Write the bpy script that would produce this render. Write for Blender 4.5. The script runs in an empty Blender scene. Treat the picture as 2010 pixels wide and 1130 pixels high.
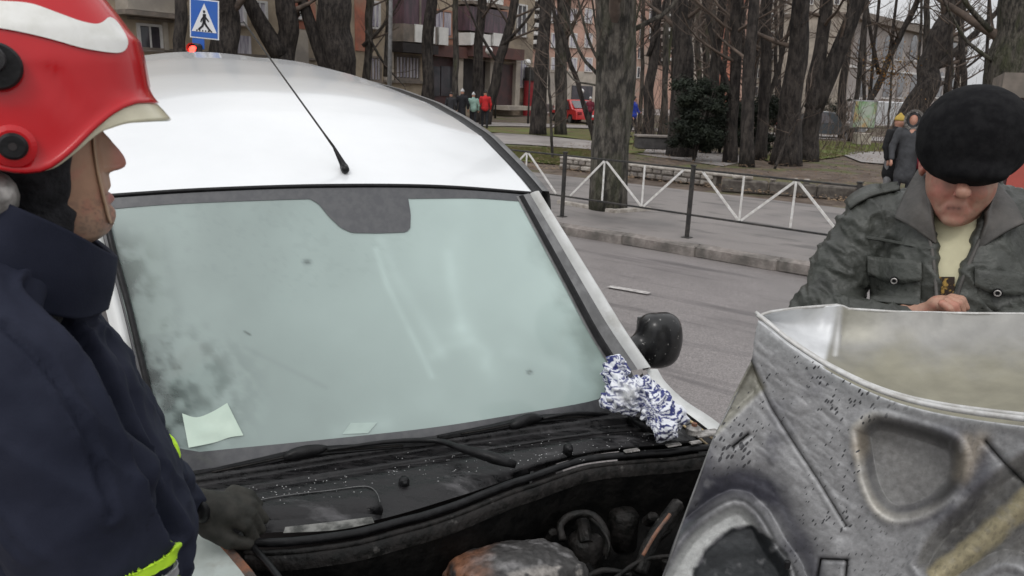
import bpy, bmesh, math, random
import numpy as np
from mathutils import Vector, Matrix
random.seed(7); np.random.seed(7)
S = bpy.context.scene
# ------------------------------------------------------------------ camera
F_PX, PITCH, ROLL, CAM_H = 1500., math.radians(14.7), math.radians(2.2), 2.0
_U0 = np.array([0, math.sin(PITCH), math.cos(PITCH)]); _X0 = np.array([1., 0, 0])
FW = np.array([0, math.cos(PITCH), -math.sin(PITCH)])
RT = math.cos(ROLL)*_X0 + math.sin(ROLL)*_U0
UP = math.cos(ROLL)*_U0 - math.sin(ROLL)*_X0
cd = bpy.data.cameras.new('camera'); cam = bpy.data.objects.new('camera', cd); S.collection.objects.link(cam)
cd.sensor_width = 36; cd.lens = 36*F_PX/2010; cd.clip_end = 900; cd.clip_start = 0.05
m = Matrix(((RT[0], UP[0], -FW[0], 0), (RT[1], UP[1], -FW[1], 0), (RT[2], UP[2], -FW[2], CAM_H), (0, 0, 0, 1)))
cam.matrix_world = m
cd.dof.use_dof = True; cd.dof.focus_distance = 2.6; cd.dof.aperture_fstop = 11.0
S.camera = cam
# ------------------------------------------------------------------ world (overcast) and sun
world = bpy.data.worlds.new('World'); S.world = world; world.use_nodes = True
SUN_EL, SUN_AZ = math.radians(52), math.radians(200)
nt = world.node_tree; nt.nodes.clear()
wo = nt.nodes.new('ShaderNodeOutputWorld'); bg = nt.nodes.new('ShaderNodeBackground')
sky = nt.nodes.new('ShaderNodeTexSky'); sky.sky_type = 'NISHITA'; sky.sun_disc = False
sky.sun_elevation = SUN_EL; sky.sun_rotation = SUN_AZ; sky.dust_density = 3; sky.air_density = 1.0
hs = nt.nodes.new('ShaderNodeHueSaturation'); hs.inputs['Saturation'].default_value = 0.10
tc = nt.nodes.new('ShaderNodeTexCoord'); nz = nt.nodes.new('ShaderNodeTexNoise'); nz.inputs['Scale'].default_value = 2.2
nz.inputs['Detail'].default_value = 6
rp = nt.nodes.new('ShaderNodeValToRGB')
rp.color_ramp.elements[0].position = .3; rp.color_ramp.elements[0].color = (9.0, 9.2, 9.6, 1)
rp.color_ramp.elements[1].position = .7; rp.color_ramp.elements[1].color = (13.0, 13.0, 13.1, 1)
mx = nt.nodes.new('ShaderNodeMix'); mx.data_type = 'RGBA'; mx.inputs[0].default_value = .8
nt.links.new(sky.outputs[0], hs.inputs['Color']); nt.links.new(tc.outputs['Generated'], nz.inputs['Vector'])
nt.links.new(nz.outputs[0], rp.inputs[0]); nt.links.new(hs.outputs[0], mx.inputs[6]); nt.links.new(rp.outputs[0], mx.inputs[7])
sx = nt.nodes.new('ShaderNodeSeparateXYZ'); nt.links.new(tc.outputs['Generated'], sx.inputs[0])
gr_ = nt.nodes.new('ShaderNodeMapRange'); gr_.inputs[1].default_value = 0.0; gr_.inputs[2].default_value = .85; gr_.inputs[3].default_value = .62; gr_.inputs[4].default_value = 1.32
nt.links.new(sx.outputs[2], gr_.inputs[0]); vs_ = nt.nodes.new('ShaderNodeVectorMath'); vs_.operation = 'SCALE'
nt.links.new(mx.outputs[2], vs_.inputs[0]); nt.links.new(gr_.outputs[0], vs_.inputs['Scale']); nt.links.new(vs_.outputs[0], bg.inputs[0]); bg.inputs[1].default_value = 0.10
nt.links.new(bg.outputs[0], wo.inputs[0])
sd = bpy.data.lights.new('sun', 'SUN'); sd.energy = 0.7; sd.angle = math.radians(14); sd.color = (1, .97, .93)
so = bpy.data.objects.new('sun', sd); S.collection.objects.link(so)
_az = SUN_AZ
sdir = Vector((math.sin(_az)*math.cos(SUN_EL), math.cos(_az)*math.cos(SUN_EL), math.sin(SUN_EL)))
so.rotation_euler = sdir.to_track_quat('Z', 'Y').to_euler()
S.view_settings.view_transform = 'Standard'; S.view_settings.look = 'None'
S.view_settings.exposure = 0.0; S.view_settings.gamma = 1.0; S.view_settings.use_curve_mapping = False

# ------------------------------------------------------------------ helpers
CO = np.array([0, 0, CAM_H])
def ray(px, py): return FW + RT*(px-1005)/F_PX - UP*(py-565)/F_PX
def atz(px, py, z):
    d = ray(px, py); return CO + d*(z-CAM_H)/d[2]
def atY(px, py, Y):
    d = ray(px, py); return CO + d*Y/d[1]
def atYv(px, py, Y):   # vectorised
    px = np.asarray(px, float); py = np.asarray(py, float); Y = np.asarray(Y, float)
    d = FW + RT*((px-1005)/F_PX)[..., None] - UP*((py-565)/F_PX)[..., None]
    return CO + d*(Y/d[..., 1])[..., None]
def onplane(px, py, p0, n):
    d = ray(px, py); return CO + d*(np.dot(np.array(p0)-CO, n)/np.dot(d, n))
def tag(o, label=None, cat=None, group=None, kind=None):
    if label: o['label'] = label
    if cat: o['category'] = cat
    if group: o['group'] = group
    if kind: o['kind'] = kind
    return o
def link(o, parent=None):
    S.collection.objects.link(o)
    if parent is not None:
        o.parent = parent
        o.matrix_parent_inverse = Matrix.Translation(-Vector(parent.location)) if parent.parent is None and parent.type == 'EMPTY' else Matrix.Identity(4)
    return o
def empty(name, loc, label=None, cat=None, group=None):
    o = bpy.data.objects.new(name, None); o.location = Vector(loc); o.empty_display_size = .1
    S.collection.objects.link(o); return tag(o, label, cat, group)
def mesh(name, v, f, mat, parent=None, smooth=True, mats=None, fm=None, kind=None):
    me = bpy.data.meshes.new(name)
    v = np.asarray(v, float).reshape(-1, 3)
    if isinstance(f, np.ndarray) and f.ndim == 2: cnt_ = np.full(len(f), f.shape[1], np.int32); flat = f.ravel()
    else:
        cnt_ = np.fromiter((len(q) for q in f), np.int32, len(f)); flat = np.fromiter((i for q in f for i in q), np.int32, int(cnt_.sum()))
    if len(v):
        me.vertices.add(len(v)); me.vertices.foreach_set('co', v.astype(np.float32).ravel())
        me.loops.add(len(flat)); me.loops.foreach_set('vertex_index', flat.astype(np.int32))
        me.polygons.add(len(cnt_)); me.polygons.foreach_set('loop_start', np.r_[0, np.cumsum(cnt_)[:-1]].astype(np.int32)); me.polygons.foreach_set('loop_total', cnt_)
        me.update(calc_edges=True)
    for mm in (mats or [mat]): me.materials.append(mm)
    if fm is not None: me.polygons.foreach_set('material_index', fm)
    me.polygons.foreach_set('use_smooth', [bool(smooth)]*len(me.polygons))
    me.update()
    o = bpy.data.objects.new(name, me); link(o, parent)
    if kind: o['kind'] = kind
    return o
class MB:
    """collects shapes into one mesh"""
    def __init__(s): s.v = []; s.f = []
    def add(s, v, f):
        b = len(s.v); s.v += np.asarray(v, float).tolist(); s.f += [[i+b for i in q] for q in f]; return s
    def box(s, c, sz, ax=None, bev=0):
        c = np.array(c, float); h = np.array(sz, float)/2
        A = np.eye(3) if ax is None else np.array(ax, float)
        if bev <= 0:
            P = [c + A[0]*h[0]*i + A[1]*h[1]*j + A[2]*h[2]*k for i in (-1, 1) for j in (-1, 1) for k in (-1, 1)]
            return s.add(P, [(0, 1, 3, 2), (4, 6, 7, 5), (0, 4, 5, 1), (2, 3, 7, 6), (0, 2, 6, 4), (1, 5, 7, 3)])
        b = min(bev, min(h)*.9)
        P = []; idx = {}
        for i in (-1, 1):
            for j in (-1, 1):
                for k in (-1, 1):
                    for a in range(3):
                        q = [h[0]*i, h[1]*j, h[2]*k]; sg = (i, j, k)
                        for t in range(3):
                            if t != a: q[t] -= b*sg[t]
                        idx[(i, j, k, a)] = len(P); P.append(c + A[0]*q[0] + A[1]*q[1] + A[2]*q[2])
        Fs = []
        for a in range(3):
            o = [t for t in range(3) if t != a]
            for sg in (-1, 1):
                def key(x, y):
                    k = [0, 0, 0]; k[a] = sg; k[o[0]] = x; k[o[1]] = y; return idx[(k[0], k[1], k[2], a)]
                Fs.append((key(-1, -1), key(1, -1), key(1, 1), key(-1, 1)))
        for a in range(3):
            o = [t for t in range(3) if t != a]
            for x in (-1, 1):
                for y in (-1, 1):
                    def key(z, w):
                        k = [0, 0, 0]; k[a] = z; k[o[0]] = x; k[o[1]] = y; return idx[(k[0], k[1], k[2], w)]
                    Fs.append((key(-1, o[0]), key(1, o[0]), key(1, o[1]), key(-1, o[1])))
        for i in (-1, 1):
            for j in (-1, 1):
                for k in (-1, 1): Fs.append(tuple(idx[(i, j, k, a)] for a in range(3)))
        return s.add(P, Fs)
    def tube(s, pts, r, n=8, cap=True):
        pts = np.asarray([np.asarray(p, float) for p in pts]); N = len(pts)
        rs = np.full(N, float(r)) if np.isscalar(r) else np.asarray(r, float)
        T = np.empty_like(pts); T[1:-1] = pts[2:]-pts[:-2]; T[0] = pts[1]-pts[0]; T[-1] = pts[-1]-pts[-2]
        T /= np.sqrt((T*T).sum(1))[:, None]+1e-12
        Uu = np.empty_like(pts); prev = None
        for i in range(N):
            tx, ty, tz = T[i]
            if prev is None: ux, uy, uz = (ty, -tx, 0.) if abs(tz) < .9 else (0., tz, -ty)
            else:
                dd = prev[0]*tx+prev[1]*ty+prev[2]*tz; ux, uy, uz = prev[0]-tx*dd, prev[1]-ty*dd, prev[2]-tz*dd
            l = math.sqrt(ux*ux+uy*uy+uz*uz)+1e-12; prev = (ux/l, uy/l, uz/l); Uu[i] = prev
        Ww = np.cross(T, Uu); an = 2*math.pi*np.arange(n)/n
        V = pts[:, None]+(Uu[:, None]*np.cos(an)[None, :, None]+Ww[:, None]*np.sin(an)[None, :, None])*rs[:, None, None]
        Fs = [(i*n+k, i*n+(k+1) % n, (i+1)*n+(k+1) % n, (i+1)*n+k) for i in range(N-1) for k in range(n)]
        if cap: Fs += [tuple(range(n))[::-1], tuple((N-1)*n+k for k in range(n))]
        return s.add(V.reshape(-1, 3), Fs)
    def build(s, name, mat, parent=None, smooth=False, kind=None):
        o = mesh(name, s.v, s.f, mat, parent, smooth, kind=kind); fixn(o); return o
def fixn(o):
    bm = bmesh.new(); bm.from_mesh(o.data); bmesh.ops.recalc_face_normals(bm, faces=bm.faces); bm.to_mesh(o.data); bm.free()
def autosmooth(o, ang=35):
    me = o.data; me.polygons.foreach_set('use_smooth', [True]*len(me.polygons))
    try: me.set_sharp_from_angle(angle=math.radians(ang))
    except Exception: pass
    return o
def resample(P, n, smooth=True):
    P = np.array(P, float)
    if smooth and len(P) > 2:
        Q = []
        E_ = np.vstack([2*P[0]-P[1], P, 2*P[-1]-P[-2]])
        for i in range(1, len(E_)-2):
            for t in np.linspace(0, 1, 12, endpoint=False):
                a, b, c, d = E_[i-1], E_[i], E_[i+1], E_[i+2]
                Q.append(.5*((2*b)+(-a+c)*t+(2*a-5*b+4*c-d)*t*t+(-a+3*b-3*c+d)*t**3))
        Q.append(P[-1]); P = np.array(Q)
    L = np.r_[0, np.cumsum(np.linalg.norm(np.diff(P, axis=0), axis=1))]
    t = np.linspace(0, L[-1], n)
    return np.stack([np.interp(t, L, P[:, k]) for k in range(P.shape[1])], 1)
def grid_faces(nr, nc, wrap=False):
    f = []
    for i in range(nr-1):
        for j in range(nc if wrap else nc-1):
            j2 = (j+1) % nc
            f.append((i*nc+j, i*nc+j2, (i+1)*nc+j2, (i+1)*nc+j))
    return f
def skin(name, rows, mat, parent=None, n=40, sub=1, thick=0, smooth=True, sm=True):
    R = [resample(r, n, sm) for r in rows]
    V = np.array(R)
    if sub > 1:
        cols = [resample(V[:, j], (len(rows)-1)*sub+1, sm) for j in range(n)]
        V = np.array(cols).transpose(1, 0, 2)
    nr = V.shape[0]
    o = mesh(name, V.reshape(-1, 3), grid_faces(nr, n), mat, parent, smooth)
    if thick:
        md = o.modifiers.new('thick', 'SOLIDIFY'); md.thickness = thick; md.offset = 0
    return o
# numpy noise
def _h(i, j, k):
    n = (i*374761393 + j*668265263 + k*2147483647*3 + 1274126177) & 0xffffffff
    n = ((n ^ (n >> 13))*1274126177) & 0xffffffff
    n = (n ^ (n >> 16)) & 0xffffffff
    return n/4294967295.0*2-1
def vnoise(P):
    P = np.asarray(P, float); I = np.floor(P).astype(np.int64); f = P-I; f = f*f*(3-2*f)
    r = 0
    for a in (0, 1):
        for b in (0, 1):
            for c in (0, 1):
                w = (f[..., 0] if a else 1-f[..., 0])*(f[..., 1] if b else 1-f[..., 1])*(f[..., 2] if c else 1-f[..., 2])
                r = r + w*_h(I[..., 0]+a, I[..., 1]+b, I[..., 2]+c)
    return r
def fbm(P, o=4):
    r = 0; a = 1; s = 0
    for i in range(o): r = r+a*vnoise(P*(2**i)+i*17.3); s += a; a *= .5
    return r/s
# signed distance modelling
def smin(a, b, k):
    if k <= 0: return np.minimum(a, b)
    h = np.clip(.5+.5*(b-a)/k, 0, 1); return b*(1-h)+a*h-k*h*(1-h)
def smax(a, b, k): return -smin(-a, -b, k)
def rotm(rx=0, ry=0, rz=0): return np.array((Matrix.Rotation(rz, 3, 'Z') @ Matrix.Rotation(ry, 3, 'Y') @ Matrix.Rotation(rx, 3, 'X')))
def ell(P, c, r, R=None):
    q = P-np.array(c)
    if R is not None: q = q @ R
    r = np.array(r); k0 = np.linalg.norm(q/r, axis=-1); k1 = np.linalg.norm(q/(r*r), axis=-1)+1e-9
    return k0*(k0-1)/k1
def cap(P, a, b, ra, rb=None, flat=None):
    rb = ra if rb is None else rb
    a = np.array(a, float); b = np.array(b, float); ab = b-a
    t = np.clip(((P-a) @ ab)/(ab @ ab), 0, 1)
    d = P-a-t[..., None]*ab
    if flat is not None:      # flatten along a direction by a factor
        ax, k = flat; ax = np.array(ax)/np.linalg.norm(ax); d = d+(d @ ax)[..., None]*ax*(k-1)
    return np.linalg.norm(d, axis=-1)-(ra+(rb-ra)*t)
def sbox(P, c, h, R=None, r=0.01):
    q = P-np.array(c)
    if R is not None: q = q @ R
    q = np.abs(q)-(np.array(h)-r)
    return np.linalg.norm(np.maximum(q, 0), axis=-1)+np.minimum(q.max(-1), 0)-r
def sdf_mesh(name, fn, lo, hi, h, mat, parent=None, disp=None, relax=1):
    lo = np.array(lo, float); hi = np.array(hi, float); n = np.ceil((hi-lo)/h).astype(int)+1
    ax = [lo[i]+h*np.arange(n[i]) for i in range(3)]
    B_ = 8; nbk = np.ceil(n/B_).astype(int)
    if n.prod() > 40000:
        cc = [lo[i]+h*(np.arange(nbk[i])*B_+(B_-1)/2) for i in range(3)]
        Pc = np.stack(np.meshgrid(*cc, indexing='ij'), -1).reshape(-1, 3)
        Dc = fn(Pc); R0 = h*B_*.87*1.5+.004
        nb3 = nbk*B_; D = np.repeat(np.repeat(np.repeat(Dc.reshape(nbk), B_, 0), B_, 1), B_, 2).astype(float)
        hot = np.argwhere((np.abs(Dc) < R0).reshape(nbk))
        if len(hot):
            g_ = np.stack(np.meshgrid(*[np.arange(B_)]*3, indexing='ij'), -1).reshape(-1, 3)
            for c0_ in range(0, len(hot), 1500):
                ii = (hot[c0_:c0_+1500, None]*B_+g_[None]).reshape(-1, 3)
                D[ii[:, 0], ii[:, 1], ii[:, 2]] = fn(lo+ii*h)
        D = D[:n[0], :n[1], :n[2]].copy(); P = None
    else:
        P = np.stack(np.meshgrid(*ax, indexing='ij'), -1)
        D = fn(P).astype(float)
    D[0] = D[-1] = abs(D[0]); D[0] = np.maximum(D[0], 1e-4); D[-1] = np.maximum(D[-1], 1e-4)
    D[:, 0] = np.maximum(D[:, 0], 1e-4); D[:, -1] = np.maximum(D[:, -1], 1e-4)
    D[:, :, 0] = np.maximum(D[:, :, 0], 1e-4); D[:, :, -1] = np.maximum(D[:, :, -1], 1e-4)
    del P
    nx, ny, nz_ = n; cs = (nx-1, ny-1, nz_-1)
    acc = np.zeros(cs+(3,), np.float32); cnt = np.zeros(cs, np.float32)
    def c(i, j, k): return D[i:nx-1+i, j:ny-1+j, k:nz_-1+k]
    for axis in range(3):
        o = [t for t in range(3) if t != axis]
        for x in (0, 1):
            for y in (0, 1):
                p0 = [0, 0, 0]; p0[o[0]] = x; p0[o[1]] = y; p1 = list(p0); p1[axis] = 1
                a = c(*p0); b = c(*p1); mk = (a < 0) != (b < 0)
                if not mk.any(): continue
                t = a[mk]/(a[mk]-b[mk])
                pos = np.zeros((mk.sum(), 3), np.float32); pos[:, axis] = t; pos[:, o[0]] = x; pos[:, o[1]] = y
                acc[mk] += pos; cnt[mk] += 1
    act = cnt > 0; idx = -np.ones(cs, np.int64); idx[act] = np.arange(act.sum())
    ijk = np.argwhere(act)
    V = lo+(ijk+acc[act]/cnt[act][:, None])*h
    Fc = []
    for axis in range(3):
        a = D[tuple(slice(0, -1) if t == axis else slice(1, -1) for t in range(3))]
        b = D[tuple(slice(1, None) if t == axis else slice(1, -1) for t in range(3))]
        mk = (a < 0) != (b < 0); w = np.argwhere(mk); neg = (a < 0)[mk]
        o1, o2 = (axis+1) % 3, (axis+2) % 3
        base = w.copy()
        for t in range(3):
            if t != axis: base[:, t] += 1
        def g(d1, d2):
            q = base.copy(); q[:, o1] -= d1; q[:, o2] -= d2; return idx[q[:, 0], q[:, 1], q[:, 2]]
        q = np.stack([g(1, 1), g(0, 1), g(0, 0), g(1, 0)], 1)
        q[~neg] = q[~neg][:, ::-1]
        Fc.append(q)
    Fc = np.vstack(Fc); Fc = Fc[(Fc >= 0).all(1)]
    for _ in range(relax):   # light laplacian relax
        s_ = np.zeros_like(V); k_ = np.zeros(len(V))
        for a_, b_ in ((0, 1), (1, 2), (2, 3), (3, 0)):
            for p_, q_ in ((a_, b_), (b_, a_)):
                np.add.at(s_, Fc[:, p_], V[Fc[:, q_]]); np.add.at(k_, Fc[:, p_], 1)
        V = V*.5+.5*s_/np.maximum(k_, 1)[:, None]
    if disp is not None:
        fnm = np.cross(V[Fc[:, 2]]-V[Fc[:, 0]], V[Fc[:, 3]]-V[Fc[:, 1]])
        N = np.zeros_like(V)
        for t in range(4): np.add.at(N, Fc[:, t], fnm)
        N /= np.linalg.norm(N, axis=1)[:, None]+1e-12
        V = V+N*disp(V)[:, None]
    o = mesh(name, [], [], mat, parent)
    me = o.data
    me.vertices.add(len(V)); me.vertices.foreach_set('co', V.ravel())
    me.loops.add(len(Fc)*4); me.loops.foreach_set('vertex_index', Fc.ravel().astype(np.int32))
    me.polygons.add(len(Fc)); me.polygons.foreach_set('loop_start', np.arange(0, len(Fc)*4, 4, dtype=np.int32))
    me.polygons.foreach_set('loop_total', np.full(len(Fc), 4, np.int32))
    me.update(calc_edges=True); me.validate()
    me.polygons.foreach_set('use_smooth', [True]*len(me.polygons))
    return o
# materials
def mat(name, c1, c2=None, scale=8, rough=.5, rough2=None, metal=0, bump=0, bscale=60, coat=0, detail=6,
        lo=.4, hi=.6, c3=None, s3=1.5, lo3=.5, hi3=.65, stretch=None, spec=.4, trans=0, emit=None, es=0, bdist=.01, aniso=None, c4=None, s4=100, lo4=.5, hi4=.6, st4=None):
    M_ = bpy.data.materials.new(name); M_.use_nodes = True; t = M_.node_tree; N = t.nodes; L = t.links
    b = N['Principled BSDF']; b.inputs['Base Color'].default_value = (*c1, 1)
    b.inputs['Roughness'].default_value = rough; b.inputs['Metallic'].default_value = metal
    b.inputs['Coat Weight'].default_value = coat; b.inputs['Coat Roughness'].default_value = .08
    b.inputs['Specular IOR Level'].default_value = spec; b.inputs['Transmission Weight'].default_value = trans
    if emit: b.inputs['Emission Color'].default_value = (*emit, 1); b.inputs['Emission Strength'].default_value = es
    tc = N.new('ShaderNodeTexCoord'); vec = tc.outputs['Object']
    if stretch:
        mp = N.new('ShaderNodeMapping'); mp.inputs['Scale'].default_value = stretch
        if aniso: mp.inputs['Rotation'].default_value = aniso
        L.new(vec, mp.inputs[0]); vec = mp.outputs[0]
    def ns(sc, lo_, hi_, d=detail):
        n = N.new('ShaderNodeTexNoise'); n.inputs['Scale'].default_value = sc; n.inputs['Detail'].default_value = d
        n.inputs['Roughness'].default_value = .6
        L.new(vec, n.inputs['Vector']); r = N.new('ShaderNodeMapRange'); r.inputs[1].default_value = lo_; r.inputs[2].default_value = hi_
        L.new(n.outputs[0], r.inputs[0]); return r.outputs[0]
    col = None
    if c2 is not None:
        f = ns(scale, lo, hi); x = N.new('ShaderNodeMix'); x.data_type = 'RGBA'
        x.inputs[6].default_value = (*c1, 1); x.inputs[7].default_value = (*c2, 1); L.new(f, x.inputs[0]); col = x.outputs[2]
        if rough2 is not None:
            r = N.new('ShaderNodeMapRange'); r.inputs[3].default_value = rough; r.inputs[4].default_value = rough2
            L.new(f, r.inputs[0]); L.new(r.outputs[0], b.inputs['Roughness'])
    if c3 is not None:
        f = ns(s3, lo3, hi3); x = N.new('ShaderNodeMix'); x.data_type = 'RGBA'
        if col: L.new(col, x.inputs[6])
        else: x.inputs[6].default_value = (*c1, 1)
        x.inputs[7].default_value = (*c3, 1); L.new(f, x.inputs[0]); col = x.outputs[2]
    if c4 is not None:
        v0 = vec
        if st4:
            mp4 = N.new('ShaderNodeMapping'); mp4.inputs['Scale'].default_value = st4[0]; mp4.inputs['Rotation'].default_value = st4[1]
            mr4 = N.new('ShaderNodeMapping'); mr4.inputs['Rotation'].default_value = st4[1]; L.new(tc.outputs['Object'], mr4.inputs[0]); mp4.inputs['Rotation'].default_value = (0, 0, 0); L.new(mr4.outputs[0], mp4.inputs[0]); vec = mp4.outputs[0]
        f = ns(s4, lo4, hi4); vec = v0; x = N.new('ShaderNodeMix'); x.data_type = 'RGBA'
        if col: L.new(col, x.inputs[6])
        else: x.inputs[6].default_value = (*c1, 1)
        x.inputs[7].default_value = (*c4, 1); L.new(f, x.inputs[0]); col = x.outputs[2]
    if col: L.new(col, b.inputs['Base Color'])
    if bump:
        n = N.new('ShaderNodeTexNoise'); n.inputs['Scale'].default_value = bscale; n.inputs['Detail'].default_value = 5
        L.new(vec, n.inputs['Vector']); bp = N.new('ShaderNodeBump'); bp.inputs['Strength'].default_value = bump
        bp.inputs['Distance'].default_value = bdist; L.new(n.outputs[0], bp.inputs['Height']); L.new(bp.outputs[0], b.inputs['Normal'])
    return M_
def colattr_mat(name, rough=.5, metal=0, bump=.2, bscale=60, coat=0, vary=.12, vscale=25, spec=.5, bdist=.004):
    """principled whose colour is the mesh's own colour attribute 'Col' (dirt, soot, paint and painted shading), varied by noise"""
    M_ = bpy.data.materials.new(name); M_.use_nodes = True; t = M_.node_tree; N = t.nodes; L = t.links
    b = N['Principled BSDF']; b.inputs['Roughness'].default_value = rough; b.inputs['Metallic'].default_value = metal
    b.inputs['Coat Weight'].default_value = coat; b.inputs['Specular IOR Level'].default_value = spec
    a = N.new('ShaderNodeAttribute'); a.attribute_name = 'Col'
    tc = N.new('ShaderNodeTexCoord'); n = N.new('ShaderNodeTexNoise'); n.inputs['Scale'].default_value = vscale; n.inputs['Detail'].default_value = 8
    L.new(tc.outputs['Object'], n.inputs['Vector'])
    r = N.new('ShaderNodeMapRange'); r.inputs[1].default_value = .3; r.inputs[2].default_value = .7
    r.inputs[3].default_value = 1-vary; r.inputs[4].default_value = 1+vary; L.new(n.outputs[0], r.inputs[0])
    x = N.new('ShaderNodeVectorMath'); x.operation = 'SCALE'; L.new(a.outputs['Color'], x.inputs[0]); L.new(r.outputs[0], x.inputs['Scale'])
    L.new(x.outputs[0], b.inputs['Base Color'])
    n2 = N.new('ShaderNodeTexNoise'); n2.inputs['Scale'].default_value = bscale; n2.inputs['Detail'].default_value = 6
    L.new(tc.outputs['Object'], n2.inputs['Vector'])
    bp = N.new('ShaderNodeBump'); bp.inputs['Strength'].default_value = bump; bp.inputs['Distance'].default_value = bdist
    L.new(n2.outputs[0], bp.inputs['Height']); L.new(bp.outputs[0], b.inputs['Normal'])
    return M_
def set_col(o, C, name='Col'):
    me = o.data; C = np.asarray(C, float)
    if C.shape[1] == 3: C = np.c_[C, np.ones(len(C))]
    a = me.color_attributes.new(name, 'FLOAT_COLOR', 'POINT'); a.data.foreach_set('color', C.ravel())
def verts(o):
    a = np.empty(len(o.data.vertices)*3); o.data.vertices.foreach_get('co', a); return a.reshape(-1, 3)
def sst(a, b, x):
    t = np.clip((x-a)/(b-a), 0, 1); return t*t*(3-2*t)
def lerp3(a, b, t): return np.array(a)*(1-t[..., None])+np.array(b)*t[..., None]

M = {}
M['asphalt'] = mat('wet_asphalt', (.155, .142, .139), (.30, .275, .268), 75, .33, .5, bump=.6, bscale=120, bdist=.006, detail=3, lo=.38, hi=.66, c3=(.15, .138, .135), s3=.5, lo3=.46, hi3=.72, c4=(.115, .105, .105), s4=1.0, lo4=.54, hi4=.68, st4=((.35, 3.2, 1), (0, 0, .63)))
M['sidewalk'] = mat('sidewalk_asphalt', (.165, .15, .143), (.29, .265, .252), 60, .5, .75, bump=.5, bscale=90, bdist=.006, detail=3, lo=.36, hi=.66, c4=(.13, .12, .115), s4=1.5, lo4=.55, hi4=.66, st4=((.6, 2.0, 1), (0, 0, .63)), c3=(.15, .14, .135), s3=.5, lo3=.48, hi3=.66)
M['kerb'] = mat('kerb_granite', (.19, .165, .15), (.28, .25, .23), 9, .7, bump=.6, bscale=40, bdist=.01, c3=(.11, .10, .09), s3=2)
M['line'] = mat('worn_white_paint', (.50, .48, .46), (.26, .24, .235), 22, .6, bump=.2)
M['soil'] = mat('leafy_soil', (.085, .062, .048), (.15, .115, .09), 2.5, .9, bump=.8, bscale=14, bdist=.04, c3=(.10, .11, .04), s3=.6)
M['grass'] = mat('winter_grass', (.13, .15, .045), (.16, .125, .06), 1.6, .9, bump=1, bscale=30, bdist=.05, c3=(.15, .19, .05), s3=.5)
M['path'] = mat('park_path', (.26, .235, .225), (.33, .305, .29), 1.5, .7, bump=.4, bscale=30, c3=(.2, .18, .17), s3=.5)
M['stone'] = mat('rubble_stone', (.33, .3, .27), (.2, .18, .16), 8, .8, bump=.8, bscale=20, bdist=.02)
M['mortar'] = mat('wall_mortar', (.14, .125, .11), (.2, .18, .16), 12, .9, bump=.6)
M['bark'] = mat('bark', (.030, .026, .024), (.10, .088, .076), 8, .95, bump=1, bscale=24, bdist=.08, stretch=(1, 1, .3), c3=(.085, .09, .045), s3=1.2, lo3=.52, hi3=.7)
M['bark_moss'] = mat('mossy_bark', (.034, .031, .027), (.125, .112, .095), 11, .95, bump=1, bscale=24, bdist=.10, stretch=(1, 1, .28), c3=(.070, .074, .042), s3=2.5, lo3=.48, hi3=.68, lo=.42, hi=.58)
M['bark_dark'] = mat('dark_wet_bark', (.016, .013, .012), (.060, .050, .044), 8, .92, bump=1, bscale=24, bdist=.08, stretch=(1, 1, .3))
M['twig'] = mat('twig', (.075, .058, .048), (.14, .105, .085), 3, .9)
M['black_iron'] = mat('black_iron', (.02, .02, .02), (.05, .045, .04), 14, .5, bump=.2)
M['white_iron'] = mat('white_painted_iron', (.72, .71, .69), (.55, .53, .5), 18, .5, bump=.1)
M['van_white'] = mat('van_white_paint', (.71, .725, .735), (.65, .665, .675), 2.2, .24, coat=.6, bump=.10, bscale=160, bdist=.002, lo=.35, hi=.7, c3=(.62, .63, .63), s3=190, lo3=.66, hi3=.72)
M['van_dirty'] = mat('smoky_white_paint', (.68, .69, .68), (.55, .56, .54), 9, .4, coat=.3, c3=(.35, .33, .29), s3=5, lo3=.55, hi3=.75)
M['rubber'] = mat('black_rubber', (.005, .005, .0055), (.012, .012, .013), 30, .40, spec=.25, bump=.15, bscale=80)
M['frit'] = mat('glass_black_border', (.065, .066, .072), (.085, .086, .09), 40, .28, coat=.5)
M['plastic'] = mat('wet_black_plastic', (.006, .006, .0065), (.018, .017, .018), 22, .16, .55, coat=.06, spec=.3, bump=.5, bscale=45, bdist=.005, c3=(.09, .087, .09), s3=6, lo3=.58, hi3=.72, stretch=(1, 2.5, 1), aniso=(0, 0, .35))  # sparse pale streaks are wet highlights painted into the base colour
M['chrome'] = mat('grey_trim', (.22, .22, .22), (.15, .15, .15), 20, .4, metal=.4)
M['soot'] = mat('burnt_black', (.0025, .0025, .0025), (.008, .0075, .007), 18, .6, spec=.12, bump=.6, bscale=50)
M['sootgloss'] = mat('scorched_metal', (.006, .006, .0055), (.020, .018, .017), 26, .4, .6, spec=.18, bump=.6, bscale=60, c3=(.10, .095, .09), s3=22, lo3=.62, hi3=.75)
M['rust'] = mat('burnt_rust', (.30, .12, .06), (.10, .08, .07), 14, .7, bump=.7, bscale=50)
def vary(base, name, f): return mat(name, tuple(c*f for c in base), tuple(c*f*.8 for c in base), 6, .7)
def spline(x, tab):
    xs, ys = zip(*tab); return np.interp(x, xs, ys)
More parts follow.
